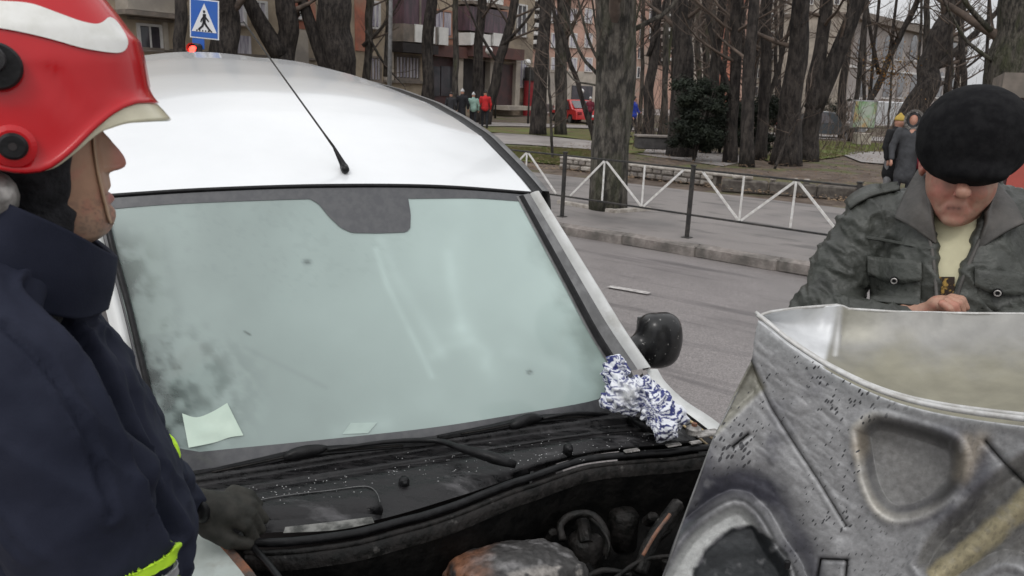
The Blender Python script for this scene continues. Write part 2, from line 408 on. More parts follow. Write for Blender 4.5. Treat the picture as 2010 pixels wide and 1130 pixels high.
# ================================================================== GROUND
KD = np.array([-.807, .590, 0]); KD /= np.linalg.norm(KD)      # kerb direction (to the left, away)
KN = np.array([KD[1], -KD[0], 0])                                # towards the park
if KN[1] < 0: KN = -KN
K0 = atz(1590, 520, .13)
def kp(s, d, z=0): p = K0 + KD*s + KN*d; return np.array([p[0], p[1], z])
def kc(P):  # s,d coords
    q = np.asarray(P)-K0; return q @ KD, q @ KN
def sheet(name, poly, z, matn, parent=None, kind='structure', thick=0):
    mb = MB(); n = len(poly)
    V = [(p[0], p[1], z) for p in poly]
    if thick: V += [(p[0], p[1], z-thick) for p in poly]
    F_ = [tuple(range(n))]
    if thick: F_ += [(i, (i+1) % n, n+(i+1) % n, n+i) for i in range(n)]
    mb.add(V, F_); o = mb.build(name, M[matn], parent); 
    if kind: o['kind'] = kind
    return o
sheet('ground', [(-400, -200), (400, -200), (400, 500), (-400, 500)], -.05, 'soil')
# the road: fine grid with slight unevenness, camber
n1, n2 = 120, 40
V = []
for i in range(n1):
    for j in range(n2):
        s = -60+130*i/(n1-1); d = -14+14*j/(n2-1)
        p = kp(s, d); V.append((p[0], p[1], -.0001*(d+7)**2+.006*float(vnoise(np.array([s*.4, d*.7, 0])))))
o = mesh('road', V, grid_faces(n1, n2), M['asphalt']); fixn(o); o['kind'] = 'structure'
# lane mark
a = atz(1195, 563, 0); b = atz(1275, 577, 0)
dm = (b-a)/np.linalg.norm(b-a); nn = np.array([-dm[1], dm[0], 0])*.05
o = MB().add([(a-nn)*[1, 1, 0]+[0, 0, .010], (b-nn)*[1, 1, 0]+[0, 0, .010], (b+nn)*[1, 1, 0]+[0, 0, .010], (a+nn)*[1, 1, 0]+[0, 0, .010]], [(0, 1, 2, 3)]).build('lane_marking', M['line'], kind='structure')
# kerb of single stones
kerb = sheet('kerb', [kp(-40, .01), kp(60, .01), kp(60, .16), kp(-40, .16)], .10, 'mortar', thick=.14)
ksrc = None
for i in range(26):
    s0 = -8+i*1.05
    c = kp(s0+.5, .085, .062)
    mb = MB().box((0, 0, 0), (1.035, .19+.01*random.random(), .15), [KD, KN, (0, 0, 1)], bev=.018)
    if ksrc is None: ksrc = mb.build('kerb_stone', M['kerb'], kerb); o = ksrc
    else: o = ksrc.copy(); S.collection.objects.link(o)
    o.location = Vector(c)+Vector((0, 0, random.uniform(-.006, .01))); o.rotation_euler = (random.uniform(-.02, .02), random.uniform(-.012, .012), random.uniform(-.015, .015))
o.name = 'kerb_stone'
# sidewalk
SW = 5.4
sheet('sidewalk', [kp(-40, .17), kp(60, .17), kp(60, SW), kp(-40, SW)], .135, 'sidewalk', thick=.15)
# park soil beyond with gentle relief
n1, n2 = 150, 110
V = []
for i in range(n1):
    for j in range(n2):
        s = -60+150*i/(n1-1); d = SW+75*(j/(n2-1))**1.4
        p = kp(s, d); V.append((p[0], p[1], .125+.022*float(fbm(np.array([s*.25, d*.25, 3.]), 3))*min(1, (d-SW)*.3)))
o = mesh('park_soil', V, grid_faces(n1, n2), M['soil']); fixn(o); o['kind'] = 'structure'
def pixpoly(pts, z=0.19): return [atz(x, y, z) for x, y in pts]
sheet('park_path', pixpoly([(955, 262), (1000, 260), (1120, 272), (1300, 288), (1500, 308), (1420, 326), (1210, 296), (1040, 284), (955, 280)], .15), .152, 'path')
sheet('distant_path', pixpoly([(800, 237), (905, 238), (1180, 246), (1560, 262), (1760, 270), (2200, 285), (2200, 292), (1760, 278), (1560, 270), (1180, 252), (1000, 247), (800, 247)], .15), .156, 'path')
sheet('far_street', pixpoly([(300, 216), (900, 219), (1300, 226), (1560, 240), (2300, 268), (2300, 262), (1560, 222), (1000, 205), (300, 205)], .15), .148, 'path')
sheet('sandy_path', pixpoly([(1650, 302), (1700, 296), (1790, 300), (2200, 320), (2200, 345), (1790, 326), (1690, 318)], .15), .160, 'path')
for nm, pts in (('lawn', [(990, 289), (1140, 294), (1210, 304), (1215, 331), (1100, 322), (1010, 312)]),
                ('lawn', [(955, 249), (1180, 254), (1250, 262), (1240, 284), (1100, 268), (955, 258)]),
                ('lawn', [(1540, 284), (1600, 276), (1700, 280), (1900, 284), (2100, 296), (2100, 312), (1720, 297), (1650, 306), (1560, 318), (1500, 312)]),
                ('lawn', [(1215, 280), (1260, 284), (1260, 300), (1210, 296)])):
    P = np.array(pixpoly(pts, .16)); P = resample(np.vstack([P, P[:1]]), 60)[:-1]
    z = .164
    o = sheet(nm, P, z, 'grass')
# grass tufts on the nearest lawns, one mass
def tufts(pts, z, n, h, name='grass'):
    P = np.array(pixpoly(pts, z))[:, :2]; lo = P.min(0); hi = P.max(0); Vv = []; Ff = []
    def inside(x, y):
        c = False
        for i in range(len(P)):
            x1, y1 = P[i]; x2, y2 = P[i-1]
            if (y1 > y) != (y2 > y) and x < (x2-x1)*(y-y1)/(y2-y1)+x1: c = not c
        return c
    k = 0
    while k < n:
        x = random.uniform(lo[0], hi[0]); y = random.uniform(lo[1], hi[1]); k += 1
        if not inside(x, y): continue
        for _ in range(4):
            a = random.uniform(0, 6.28); w = .012; hh = h*random.uniform(.4, 1.2); dx, dy = random.uniform(-.06, .06), random.uniform(-.06, .06)
            ex, ey = random.uniform(-.05, .05), random.uniform(-.05, .05); b = len(Vv)
            Vv += [(x+dx-w*math.cos(a), y+dy-w*math.sin(a), z-.02), (x+dx+w*math.cos(a), y+dy+w*math.sin(a), z-.02), (x+dx+ex, y+dy+ey, z+hh)]; Ff.append((b, b+1, b+2))
    o = mesh(name, Vv, Ff, M['grass'], smooth=False, kind='stuff')
    tag(o, 'short green and straw coloured winter grass along the park lawns', 'grass')
tufts([(990, 289), (1140, 294), (1210, 304), (1215, 331), (1100, 322), (1010, 312)], .165, 9000, .07)
tufts([(1540, 284), (1600, 276), (1700, 280), (1900, 284), (2100, 296), (2100, 312), (1720, 297), (1650, 306), (1560, 318), (1500, 312)], .165, 9000, .07)
# fallen leaves and litter on the soil: stuff
Vv = []; Ff = []
for _ in range(9000):
    d = SW+.3+random.random()**1.6*14; s = random.uniform(-9, 12); p = kp(s, d, .19+random.random()*.03)
    r = random.uniform(.02, .05); a = random.uniform(0, 6.28); b = len(Vv)
    for k in range(4): Vv.append((p[0]+r*math.cos(a+k*1.57)*(1 if k % 2 else .6), p[1]+r*math.sin(a+k*1.57), p[2]+random.uniform(0, .02)))
    Ff.append((b, b+1, b+2, b+3))
M['leaf'] = mat('fallen_leaf', (.10, .06, .035), (.22, .15, .09), 1.2, .8)
tag(mesh('fallen_leaves', Vv, Ff, M['leaf'], smooth=False, kind='stuff'), 'brown fallen leaves scattered on the park soil behind the fence', 'leaves')

# ================================================================== FENCE
fp1 = atz(1348, 466, .135); fp0 = atz(1103, 425, .135)
fd = (fp1-fp0); span = np.linalg.norm(fd); fd /= span; fn = np.cross(fd, [0, 0, 1])
fence = empty('street_fence', fp0, 'low black street fence with white zigzag bars between sidewalk and road', 'fence')
ztop = atY(1357, 330, fp1[1])[2]; zt0 = atY(1110, 303, fp0[1])[2]; ztop = (ztop+zt0)/2
zlow = (onplane(1350, 418, fp0, fn)[2] + onplane(1106, 387, fp0, fn)[2])/2
for k in range(-3, 4):
    p = fp0+fd*span*k; p[2] = .13
    mb = MB().box(p+[0, 0, (ztop+.03-.13)/2], (.05, .05, ztop+.03-.13), [fd, fn, (0, 0, 1)], bev=.006)
    mb.box(p+[0, 0, ztop-.13+.035], (.066, .066, .02), [fd, fn, (0, 0, 1)], bev=.006); mb.box(p+[0, 0, .008], (.12, .12, .014), [fd, fn, (0, 0, 1)], bev=.003)
    mb.build('post', M['black_iron'], fence)
for k in range(-3, 3):
    a = fp0+fd*(span*k+.03); b = fp0+fd*(span*(k+1)-.03)
    for z in (ztop-.012, zlow):
        q0 = a.copy(); q1 = b.copy(); q0[2] = q1[2] = z
        q0[2] += random.uniform(-.005, .005)
        MB().box((q0+q1)/2, (span-.055, .032, .024), [fd, fn, (0, 0, 1)], bev=.004).build('rail', M['black_iron'], fence)
    fr = [.055, .34, .655, .945]
    lohi = [0, 1, 0, 1] if k % 2 == 0 else [1, 0, 1, 0]
    def bar(f0, z0, f1, z1, off=0, w=.032):
        p = fp0+fd*span*(k+f0)+fn*off; q = fp0+fd*span*(k+f1)+fn*off; p[2] = z0; q[2] = z1
        dd = q-p; L_ = np.linalg.norm(dd); dd /= L_
        MB().box((p+q)/2, (L_, w, .012), [dd, np.cross(fn, dd), fn], bev=.003).build('white_bar', M['white_iron'], fence)
    hi_, lo_ = ztop-.03, zlow+.018
    for i in range(3):
        bar(fr[i]+.008, hi_ if lohi[i] else lo_, fr[i+1]-.008, hi_ if lohi[i+1] else lo_)
    for i in (1, 2): bar(fr[i], lo_, fr[i], hi_, .016, .028)

# ================================================================== LOW STONE WALL behind the sidewalk
w0 = atz(1105, 330, .14); w1 = atz(1400, 372, .14); w1 = atz(1410, 366, .14)
wd = w1-w0; wl = np.linalg.norm(wd); wd /= wl; wn = np.cross(wd, [0, 0, 1])
lw = empty('low_stone_wall', w0, 'low rubble stone retaining wall with pale cap behind the fence', 'wall')
MB().box((w0+w1)/2+[0, 0, .15], (wl, .26, .26), [wd, wn, (0, 0, 1)]).build('wall_core', M['mortar'], lw)
M['stone2'] = mat('pale_rubble_stone', (.42, .39, .35), (.28, .25, .22), 10, .8, bump=.8, bscale=24)
M['stone3'] = mat('dark_rubble_stone', (.18, .16, .15), (.26, .23, .2), 10, .8, bump=.8, bscale=24)
for row in range(2):
    s = 0
    while s < wl-.1:
        L_ = random.uniform(.16, .32); c = w0+wd*(s+L_/2)-wn*(-.135); c = w0+wd*(s+L_/2)+wn*.12*(1 if np.dot(wn, KN) < 0 else -1)
        c[2] = .135+.07+row*.125
        MB().box(c, (L_-.018, .09+random.uniform(0, .05), .11), [wd, wn, (0, 0, 1)], bev=.028).build('stone', random.choice([M['stone'], M['stone2'], M['stone3']]), lw)
        s += L_
s = 0
while s < wl-.1:
    L_ = random.uniform(.5, .8); c = w0+wd*(s+L_/2); c[2] = .405
    MB().box(c, (L_-.012, .36, .055), [wd, wn, (0, 0, 1)], bev=.014).build('cap_stone', M['stone2'], lw); s += L_
# continuing wall: dark earth kerb to the right
w2 = atz(1415, 374, .14); w3 = atz(1760, 398, .14); d2 = (w3-w2); l2 = np.linalg.norm(d2); d2 /= l2; n2_ = np.cross(d2, [0, 0, 1])
w3b = w2 + d2*9; l2 = 9
ek = empty('earth_retaining_wall', w2, 'low dark retaining kerb right of the rubble wall holding brown earth', 'wall')
M['earthstone'] = mat('dark_earthy_stone', (.07, .06, .053), (.13, .115, .10), 9, .9, bump=.8, bscale=24)
s = 0
while s < l2:
    L_ = .9; c = w2+d2*(s+L_/2); c[2] = .135+.12
    MB().box(c, (L_-.015, .22, .26), [d2, n2_, (0, 0, 1)], bev=.03).build('kerb_block', M['earthstone'], ek); s += L_
for k in range(7):
    c = w2+d2*(random.uniform(.0, 1.6))-n2_*.0; c[2] = .44
    MB().box(c, (random.uniform(.1, .2), random.uniform(.1, .16), .09), [d2, n2_, (0, 0, 1)], bev=.03).build('loose_stone', M['stone2'], ek)
# tree pit stone edging near the big tree
tp = [(1095, 398), (1205, 417), (1275, 412)]
for k in range(2):
    a = atz(*tp[k], .14); b = atz(*tp[k+1], .14); dd = b-a; L_ = np.linalg.norm(dd); dd /= L_
    o = MB().box((a+b)/2+[0, 0, .02], (L_-.01, .08, .07), [dd, np.cross(dd, [0, 0, 1]), (0, 0, 1)], bev=.01).build('pit_edging', M['stone2'])
    tag(o, ['pale edging strip left of the big tree foot', 'short pale edging strip right of the big tree foot'][k], 'edging')

# ================================================================== TREES
def tree(bx, by, tx, w, label, ty=0, bark='bark', forks=None, crown=1.0, hgt=13, group=None, name='bare_tree', seed=0, flare=1.35, low=3.0, twiggy=1.0, wtop=None, cat='tree'):
    rnd = random.Random(bx*7+by+seed)
    base = atz(bx, by, .15); Yb = base[1]
    depth = np.dot(base-CO, FW); r0 = w/2*depth/F_PX
    top = atY(tx, ty, Yb+rnd.uniform(-.3, .3))
    rt = (wtop if wtop else w*.8)/2*depth/F_PX
    ax = top-base
    full = base+ax*((hgt)/max(ax[2], .5)) if ax[2] < hgt else top
    root = empty(name, base, label, cat, group)
    n = 14; pts = []; rs = []
    for i in range(n):
        t = i/(n-1); p = base+(full-base)*t
        if i: p = p+np.array([rnd.uniform(-1, 1), rnd.uniform(-1, 1), 0])*r0*.35*min(1, t*6)
        zz = p[2]-base[2]; tt = min(1, zz/max(ax[2], .5))
        r = r0+(rt-r0)*tt
        if zz > ax[2]: r = rt*max(.12, 1-(zz-ax[2])/(hgt-ax[2]+.01)*.9)
        pts.append(p); rs.append(r)
    P = resample(np.c_[np.array(pts), np.array(rs)], 34)
    pts = P[:, :3]; rs = P[:, 3].copy()
    for i in range(len(rs)):
        zz = pts[i][2]-base[2]; rs[i] *= 1+(flare-1)*math.exp(-zz/(r0*2.2))
    pts[0][2] -= .15
    mb = MB().tube(pts, rs, 14 if w > 18 else 8)
    # lumpy bark relief
    V = np.array(mb.v); ctr = np.repeat(pts, 14 if w > 18 else 8, axis=0)
    dirv = V-ctr; nzv = fbm(V*np.array([3., 3., 1.2])/max(r0*4, .15), 4)
    V = V+dirv*(nzv*.28)[:, None]
    mb.v = [tuple(p) for p in V]
    mb.build('trunk', M[bark], root, smooth=True)
    cb = MB(); tw = MB()
    def branch(p, d, L_, r, lev):
        k = 5; q = [p]; dd = np.array(d, float)
        for i in range(k):
            dd = dd+np.array([rnd.uniform(-.22, .22), rnd.uniform(-.22, .22), rnd.uniform(-.06, .16)]); dd /= np.linalg.norm(dd)
            q.append(q[-1]+dd*L_/k)
        tgt = tw
        tgt.tube(q, [r*(1-.75*i/k) for i in range(k+1)], 6 if lev == 0 else 3, cap=False)
        if lev < 2:
            for c_ in range(int((5 if lev == 0 else 4)*twiggy)+1):
                t = rnd.uniform(.25, 1); ii = int(t*k); a = q[min(ii, k)]
                nd = dd*.6+np.array([rnd.uniform(-1, 1), rnd.uniform(-1, 1), rnd.uniform(-.25, .8)]); nd /= np.linalg.norm(nd)
                branch(a, nd, L_*rnd.uniform(.35, .6), r*.38*(1-.5*t), lev+1)
    for fk in (forks or []):     # explicit limbs: (start px,py, end px,py, width px)
        a = atY(fk[0], fk[1], Yb); b = atY(fk[2], fk[3], Yb+rnd.uniform(-.4, .4)); b2 = b+(b-a)*.9+[0, 0, .6]
        rr = fk[4]/2*depth/F_PX
        Q = resample(np.array([a, (a+b)/2+[0, 0, -.04*np.linalg.norm(b-a)], b, b2]), 12)
        MB().tube(Q, np.linspace(rr*1.1, rr*.35, 12), 8).build('limb', M[bark], root, smooth=True)
        for _ in range(6):
            k = rnd.randint(3, 11); nd = (b-a)/np.linalg.norm(b-a)*.7+np.array([rnd.uniform(-.9, .9), rnd.uniform(-.8, .8), rnd.uniform(-.2, .8)])
            branch(Q[k], nd/np.linalg.norm(nd), rnd.uniform(.8, 1.8), rr*.3, 1)
    nb = int(13*crown)
    for _ in range(nb):
        zz = rnd.uniform(low, hgt*.97); i = int(np.argmin(np.abs(pts[:, 2]-base[2]-zz)))
        an = rnd.uniform(0, 6.28); el = rnd.uniform(.1, .9)
        d = np.array([math.cos(an)*math.cos(el), math.sin(an)*math.cos(el), math.sin(el)])
        branch(pts[i], d, rnd.uniform(1.4, 3.2)*min(1.2, max(.5, hgt/12)), max(rs[i]*.32, .012), 0)
    if tw.v: mesh('crown', tw.v, tw.f, M['twig'], root, True, kind='stuff')
    return root
tree(445, 236, 440, 58, 'thick dark trunk directly behind the crossing sign', bark='bark_dark')
tree(362, 238, 352, 26, 'dark trunk left of the crossing sign', bark='bark_dark', low=4)
tree(560, 236, 560, 42, 'dark trunk with a limb leaning left behind the van aerial', bark='bark_dark', forks=[(552, 110, 488, 0, 34)])
tree(668, 238, 662, 62, 'thickest trunk behind the van roof with a slanting left limb', bark='bark_dark', forks=[(648, 150, 594, 0, 28)], wtop=64)
tree(716, 232, 724, 17, 'slender trunk right of the thickest roofline trunk, with crossing twigs', forks=[(712, 90, 760, 40, 7), (718, 60, 758, 130, 6), (757, 150, 762, 0, 9)])
tree(838, 238, 845, 25, 'dark straight trunk beside the twin globe lamp', bark='bark_dark', low=5)
tree(893, 240, 894, 13, 'slim greenish trunk between the lit entrance pillars', low=5)
tree(938, 240, 944, 21, 'straight trunk just behind the person in red', bark='bark_dark', low=5)
tree(952, 244, 1012, 20, 'trunk leaning right above the person in red', bark='bark_dark', low=4, forks=[(985, 90, 1040, 30, 7), (975, 120, 930, 40, 6)])
tree(1056, 264, 1070, 29, 'straight trunk right of the red poster column', bark='bark_dark', low=5)
tree(1100, 264, 1106, 20, 'narrow trunk left of the parked red car', bark='bark', low=3.5, wtop=28, forks=[(1102, 130, 1085, 0, 9)])
tree(1084, 312, 1078, 6, 'thin sapling on the near lawn behind the fence', hgt=3.3, low=.7, crown=1.0, flare=1, ty=160)
tree(1194, 408, 1208, 60, 'huge grey green trunk standing in the sidewalk behind the fence', bark='bark_moss', wtop=76,
     forks=[(1195, 170, 1135, 95, 7), (1200, 165, 1150, 60, 6), (1200, 165, 1168, 40, 5), (1205, 168, 1232, 110, 6), (1185, 170, 1120, 150, 4), (1240, 60, 1320, 10, 9)], low=2.5, flare=1.25, hgt=11)
tree(1168, 275, 1112, 11, 'thin leaning trunk left of the huge grey green trunk', ty=95, bark='bark_dark', hgt=6, low=2, crown=.8)
tree(1270, 282, 1288, 22, 'straight trunk right of the person in blue', bark='bark_dark', low=4, forks=[(1272, 110, 1300, 20, 8)])
tree(1304, 274, 1310, 13, 'slim trunk beside the dark stone block', bark='bark', low=4)
tree(1338, 306, 1334, 40, 'dark trunk rising from the dense evergreen shrub', bark='bark_dark', low=3.4, flare=1.6)
tree(1384, 300, 1420, 20, 'leaning trunk behind the evergreen shrub', bark='bark_dark', low=3)
tree(1432, 318, 1448, 24, 'second trunk right of the evergreen shrub', bark='bark_dark', low=2.6, forks=[(1440, 200, 1395, 60, 12)])
tree(1466, 326, 1478, 25, 'third trunk right of the evergreen shrub', bark='bark_dark', low=2.6)
tree(1492, 312, 1508, 22, 'fourth trunk right of the evergreen shrub', bark='bark_dark', low=2.8, forks=[(1496, 230, 1540, 90, 9)])
tree(1540, 322, 1572, 42, 'stout flared trunk left of the forked tree', bark='bark_dark', low=2.6, flare=1.6)
tree(1582, 314, 1622, 34, 'forked tree whose right limb leans over the lawn', bark='bark_dark', wtop=22, low=2.8, forks=[(1596, 215, 1686, 0, 36)], hgt=10)
tree(1648, 262, 1672, 17, 'trunk between the forked tree and the advertising panel', bark='bark_dark', low=3)
tree(1520, 330, 1556, 6, 'thin leaning stem beside the stout flared trunk', bark='bark_dark', ty=250, hgt=2.2, low=.8, flare=1, crown=.5)
tree(1686, 252, 1790, 14, 'slanting tree behind the advertising panel', bark='bark_dark', ty=20, low=3, forks=[(1725, 145, 1700, 0, 8), (1745, 120, 1760, 0, 7)])
tree(1742, 262, 1752, 5, 'young tree with a few orange leaves beside the white van', ty=130, hgt=5, low=2, flare=1, crown=1.2)
tree(1776, 262, 1876, 42, 'big dark trunk leaning right behind the waiting people', bark='bark_dark', low=3.2, forks=[(1812, 150, 1925, 55, 16), (1800, 190, 1900, 130, 7)])
tree(1856, 262, 1868, 15, 'upright trunk left of the mossy tree at the right edge', bark='bark', low=3)
tree(1965, 330, 1990, 84, 'massive mossy trunk at the right edge behind the cap', bark='bark_moss', low=3, flare=1.2, forks=[(1945, 60, 1880, -20, 10), (1950, 120, 1890, 70, 8)])
rr_ = random.Random(5)
FL = 'slim bare tree among the distant trunks at the back of the park'
for k in range(38):
    x = rr_.choice([rr_.uniform(1215, 1570), rr_.uniform(1590, 2100), rr_.uniform(1215, 1570)]); y = rr_.uniform(236, 268)+(x-1200)*.02
    tree(x, y, x+rr_.uniform(-15, 35), rr_.uniform(6, 13), FL, bark=rr_.choice(['bark', 'bark_dark', 'bark_dark']), group='distant bare trees', crown=1.1, low=2.2, seed=k, twiggy=1.3)
# orange leaves on the young tree
Vv = []; Ff = []
yb = atz(1742, 262, .15)
for _ in range(420):
    c = atY(rr_.gauss(1745, 26), rr_.gauss(140, 26), yb[1]+rr_.gauss(0, .9)); r = .06; b = len(Vv)
    a = np.array([rr_.gauss(0, 1) for _ in range(3)]); a /= np.linalg.norm(a); e2 = np.cross(a, [0.3, .5, .8]); e2 /= np.linalg.norm(e2)
    Vv += [c-a*r, c+e2*r*.6, c+a*r, c-e2*r*.6]; Ff.append((b, b+1, b+2, b+3))
M['oleaf'] = mat('orange_leaf', (.36, .16, .04), (.25, .17, .05), 2, .8)
yt = [o for o in S.objects if o.get('label', '').startswith('young tree with a few orange')][0]
mesh('leaves', Vv, Ff, M['oleaf'], yt, smooth=False, kind='stuff')
# evergreen shrubs (foliage of many needles clumps)
M['yew'] = mat('dark_evergreen', (.010, .014, .009), (.022, .030, .018), 4, .8)
def shrub(px, py, w, h, label, n=5000, loose=1.0):
    base = atz(px, py, .15); depth = np.dot(base-CO, FW); W_ = w*depth/F_PX/2; H_ = h*depth/F_PX
    root = empty('evergreen_shrub', base, label, 'shrub')
    mb = MB(); rnd = random.Random(px)
    for k in range(7):
        a = k*.9; mb.tube([base, base+[math.cos(a)*W_*.3, math.sin(a)*W_*.3, H_*.5], base+[math.cos(a)*W_*.6, math.sin(a)*W_*.6, H_*.9]], [.04, .025, .01], 5)
    mb.build('stem', M['bark_dark'], root)
    cl = [(rnd.uniform(-.85, .85)*W_, rnd.uniform(-.7, .7)*W_, rnd.uniform(.10, 1.0)**.9*H_, rnd.uniform(.06, .30)*W_*loose) for _ in range(70)]
    Vv = []; Ff = []
    for _ in range(n):
        c = rnd.choice(cl)
        if abs(c[0])/W_ > 1.1-.35*c[2]/H_: continue
        d = np.array([rnd.gauss(0, 1) for _ in range(3)]); d /= np.linalg.norm(d)
        p = base+np.array(c[:3])+d*c[3]*rnd.random()**.4*np.array([1.2, 1.2, 1.0])*rnd.choice((1, 1, 1, 1.7))
        u = np.array([rnd.gauss(0, 1), rnd.gauss(0, 1), rnd.gauss(-.2, .6)]); u /= np.linalg.norm(u); v = np.cross(u, d); v /= np.linalg.norm(v)+1e-6
        r = rnd.uniform(.035, .09); b = len(Vv)
        Vv += [p-v*r*.35, p+u*r*1.5, p+v*r*.35]; Ff.append((b, b+1, b+2))
    mesh('foliage', Vv, Ff, M['yew'], root, smooth=False, kind='stuff')
shrub(1362, 316, 100, 150, 'dense dark evergreen shrub behind the black fence post', 30000)
shrub(1412, 300, 70, 120, 'looser dark evergreen shrub right of the densest one', 14000)
shrub(1478, 304, 84, 110, 'dark evergreen growth between the clustered trunks', 12000)
shrub(1632, 256, 60, 60, 'small evergreen behind the forked tree', 4000)
# undergrowth thicket of bare stems
th = MB(); rnd = random.Random(11)
for _ in range(420):
    x = rnd.uniform(1240, 1960); y = rnd.uniform(262, 300)+(x-1240)*.01
    p = atz(x, y, .15); L_ = rnd.uniform(.8, 3.4); d = np.array([rnd.uniform(-.5, .5), rnd.uniform(-.5, .5), 1]); q = [p]
    for i in range(4):
        d = d+np.array([rnd.uniform(-.3, .3), rnd.uniform(-.3, .3), 0]); q.append(q[-1]+d/np.linalg.norm(d)*L_/4)
    th.tube(q, [.014, .012, .009, .007, .004], 3, cap=False)
    for _ in range(3):
        a = q[rnd.randint(1, 3)]; e = a+np.array([rnd.uniform(-.5, .5), rnd.uniform(-.5, .5), rnd.uniform(.1, .7)]); th.tube([a, e], [.007, .003], 3, cap=False)
tag(th.build('undergrowth', M['twig'], kind='stuff'), 'bare brown undergrowth between the park trees', 'undergrowth')

# ================================================================== BUILDINGS
M['plaster'] = mat('beige_facing', (.44, .365, .27), (.33, .27, .20), 1.2, .8, bump=.5, bscale=6, bdist=.03, c3=(.25, .21, .165), s3=.35)
M['plaster_pale'] = mat('pale_plaster', (.46, .41, .35), (.36, .32, .27), 1.0, .8, c3=(.3, .27, .24), s3=.4)
M['redbrick'] = mat('red_brick', (.46, .17, .11), (.34, .14, .10), 2.5, .8, c3=(.4, .24, .17), s3=.5)
M['salmon'] = mat('salmon_plaster', (.52, .33, .26), (.46, .30, .24), .8, .8, c3=(.42, .36, .30), s3=.4)
M['glassdark'] = mat('dark_window', (.035, .038, .045), (.07, .06, .07), 1.5, .12, coat=.6)
M['purpleglass'] = mat('curtained_glazing', (.13, .075, .095), (.07, .05, .06), 1.8, .25, coat=.5, stretch=(2.5, 2.5, .4))
M['curtain'] = mat('pale_curtain', (.62, .60, .64), (.22, .20, .26), 3.5, .6, coat=.4, stretch=(3, 3, .2))
M['frame_white'] = mat('white_frame', (.68, .67, .66), (.58, .57, .55), 3, .5)
M['slab'] = mat('balcony_slab', (.24, .20, .17), (.16, .14, .12), 2, .8)
M['panel'] = mat('white_balcony_panel', (.78, .77, .74), (.66, .65, .62), 1.5, .6)
M['maroon'] = mat('maroon_shopfront', (.085, .04, .04), (.055, .032, .034), 2, .5, coat=.2)
M['shade'] = mat('dark_opening', (.016, .013, .013), (.03, .025, .025), 2, .6)
M['awning'] = mat('brown_fascia', (.14, .065, .055), (.10, .055, .05), 1.5, .7)
class Facade:
    def __init__(s, pa, pb, zt, wall, label, name='apartment_building', depth=12, cat='building'):
        s.a = np.array(pa, float); s.b = np.array(pb, float); s.a[2] = s.b[2] = .1
        s.u = s.b-s.a; s.L = np.linalg.norm(s.u); s.u /= s.L; s.n = np.cross(s.u, [0, 0, 1.])
        if np.dot(s.n, CO-s.a) < 0: s.n = -s.n
        s.root = empty(name, s.a, label, cat); s.k = 0
        c = (s.a+s.b)/2-s.n*depth/2; c[2] = zt/2
        MB().box(c, (s.L, depth, zt), [s.u, s.n, (0, 0, 1)]).build('wall', wall, s.root)
        c[2] = zt+.2
        MB().box(c, (s.L+.6, depth+.6, .4), [s.u, s.n, (0, 0, 1)]).build('roof', M['slab'], s.root)
    def pt(s, x, y): return onplane(x, y, s.a, s.n)
    def rect(s, x0, y0, x1, y1):
        xm, ym = (x0+x1)/2, (y0+y1)/2
        l, r = s.pt(x0, ym), s.pt(x1, ym); t, b = s.pt(xm, y0), s.pt(xm, y1)
        u0, u1 = (l-s.a) @ s.u, (r-s.a) @ s.u; return u0, u1, b[2], t[2]
    def ubox(s, name, u0, u1, z0, z1, out, m_, inn=.05, parent=None, bev=0):
        s.k += 1; e = .0013*(s.k % 11)
        c = s.a+s.u*(u0+u1)/2+s.n*(out-inn)/2; c[2] = (z0+z1)/2
        return MB().box(c, (abs(u1-u0), out+inn+e, z1-z0), [s.u, s.n, (0, 0, 1)], bev=bev).build(name, m_, parent or s.root)
    def box(s, name, x0, y0, x1, y1, out, m_, **k):
        u0, u1, z0, z1 = s.rect(x0, y0, x1, y1); return s.ubox(name, u0, u1, z0, z1, out, m_, **k)
    def window(s, x0, y0, x1, y1, glass='glassdark', mull=1, trans=True, fr='frame_white', out=.05, uv=None):
        u0, u1, z0, z1 = uv or s.rect(x0, y0, x1, y1); t = .07; W = s.ubox('window', u0, u1, z0, z1, .015, M['shade'])
        for k in range(mull+1):
            p0 = u0+(u1-u0)*k/(mull+1)+t/2; p1 = u0+(u1-u0)*(k+1)/(mull+1)-t/2
            s.ubox('pane', p0, p1, z0+t, z1-t, .03, M[glass], parent=W)
        for q0, q1, y0_, y1_ in [(u0-t, u1+t, z1-t/2, z1+t), (u0-t, u1+t, z0-t, z0+t/2), (u0-t, u0+t, z0, z1), (u1-t, u1+t, z0, z1)]+[(u0+(u1-u0)*k/(mull+1)-t/2, u0+(u1-u0)*k/(mull+1)+t/2, z0, z1) for k in range(1, mull+1)]:
            s.ubox('frame', q0, q1, y0_, y1_, out+.02, M[fr], parent=W)
        s.ubox('sill', u0-.15, u1+.15, z0-.13, z0-.07, .16, M['slab'], parent=W)
        return W
A_ = atY(120, 200, 31); B_ = atY(1042, 200, 56)
fa = Facade(A_, B_, 17, M['plaster'], 'long beige apartment block with balconies and dark shopfronts left behind the trees')
fa.box('string_course', 120, 98, 620, 103, .12, M['slab'])
fa.window(272, 50, 316, 96); fa.window(455, 4, 480, 46, 'curtain', 0); fa.window(497, 4, 522, 42, 'curtain'); fa.window(130, 40, 180, 100)
fa.box('balcony', 225, -30, 340, 24, 1.0, M['plaster_pale']); fa.box('balcony_slab', 220, 25, 345, 34, 1.1, M['slab'])
fa.box('cornice', 250, 36, 335, 41, .25, M['slab'])
fa.box('pilaster', 318, 44, 326, 98, .2, M['plaster_pale']); fa.box('pilaster', 346, 74, 354, 110, .2, M['plaster_pale'])
fa.box('pilaster', 572, 58, 602, 150, .15, M['plaster_pale']); fa.box('doorway', 466, 70, 492, 130, .06, M['curtain'])
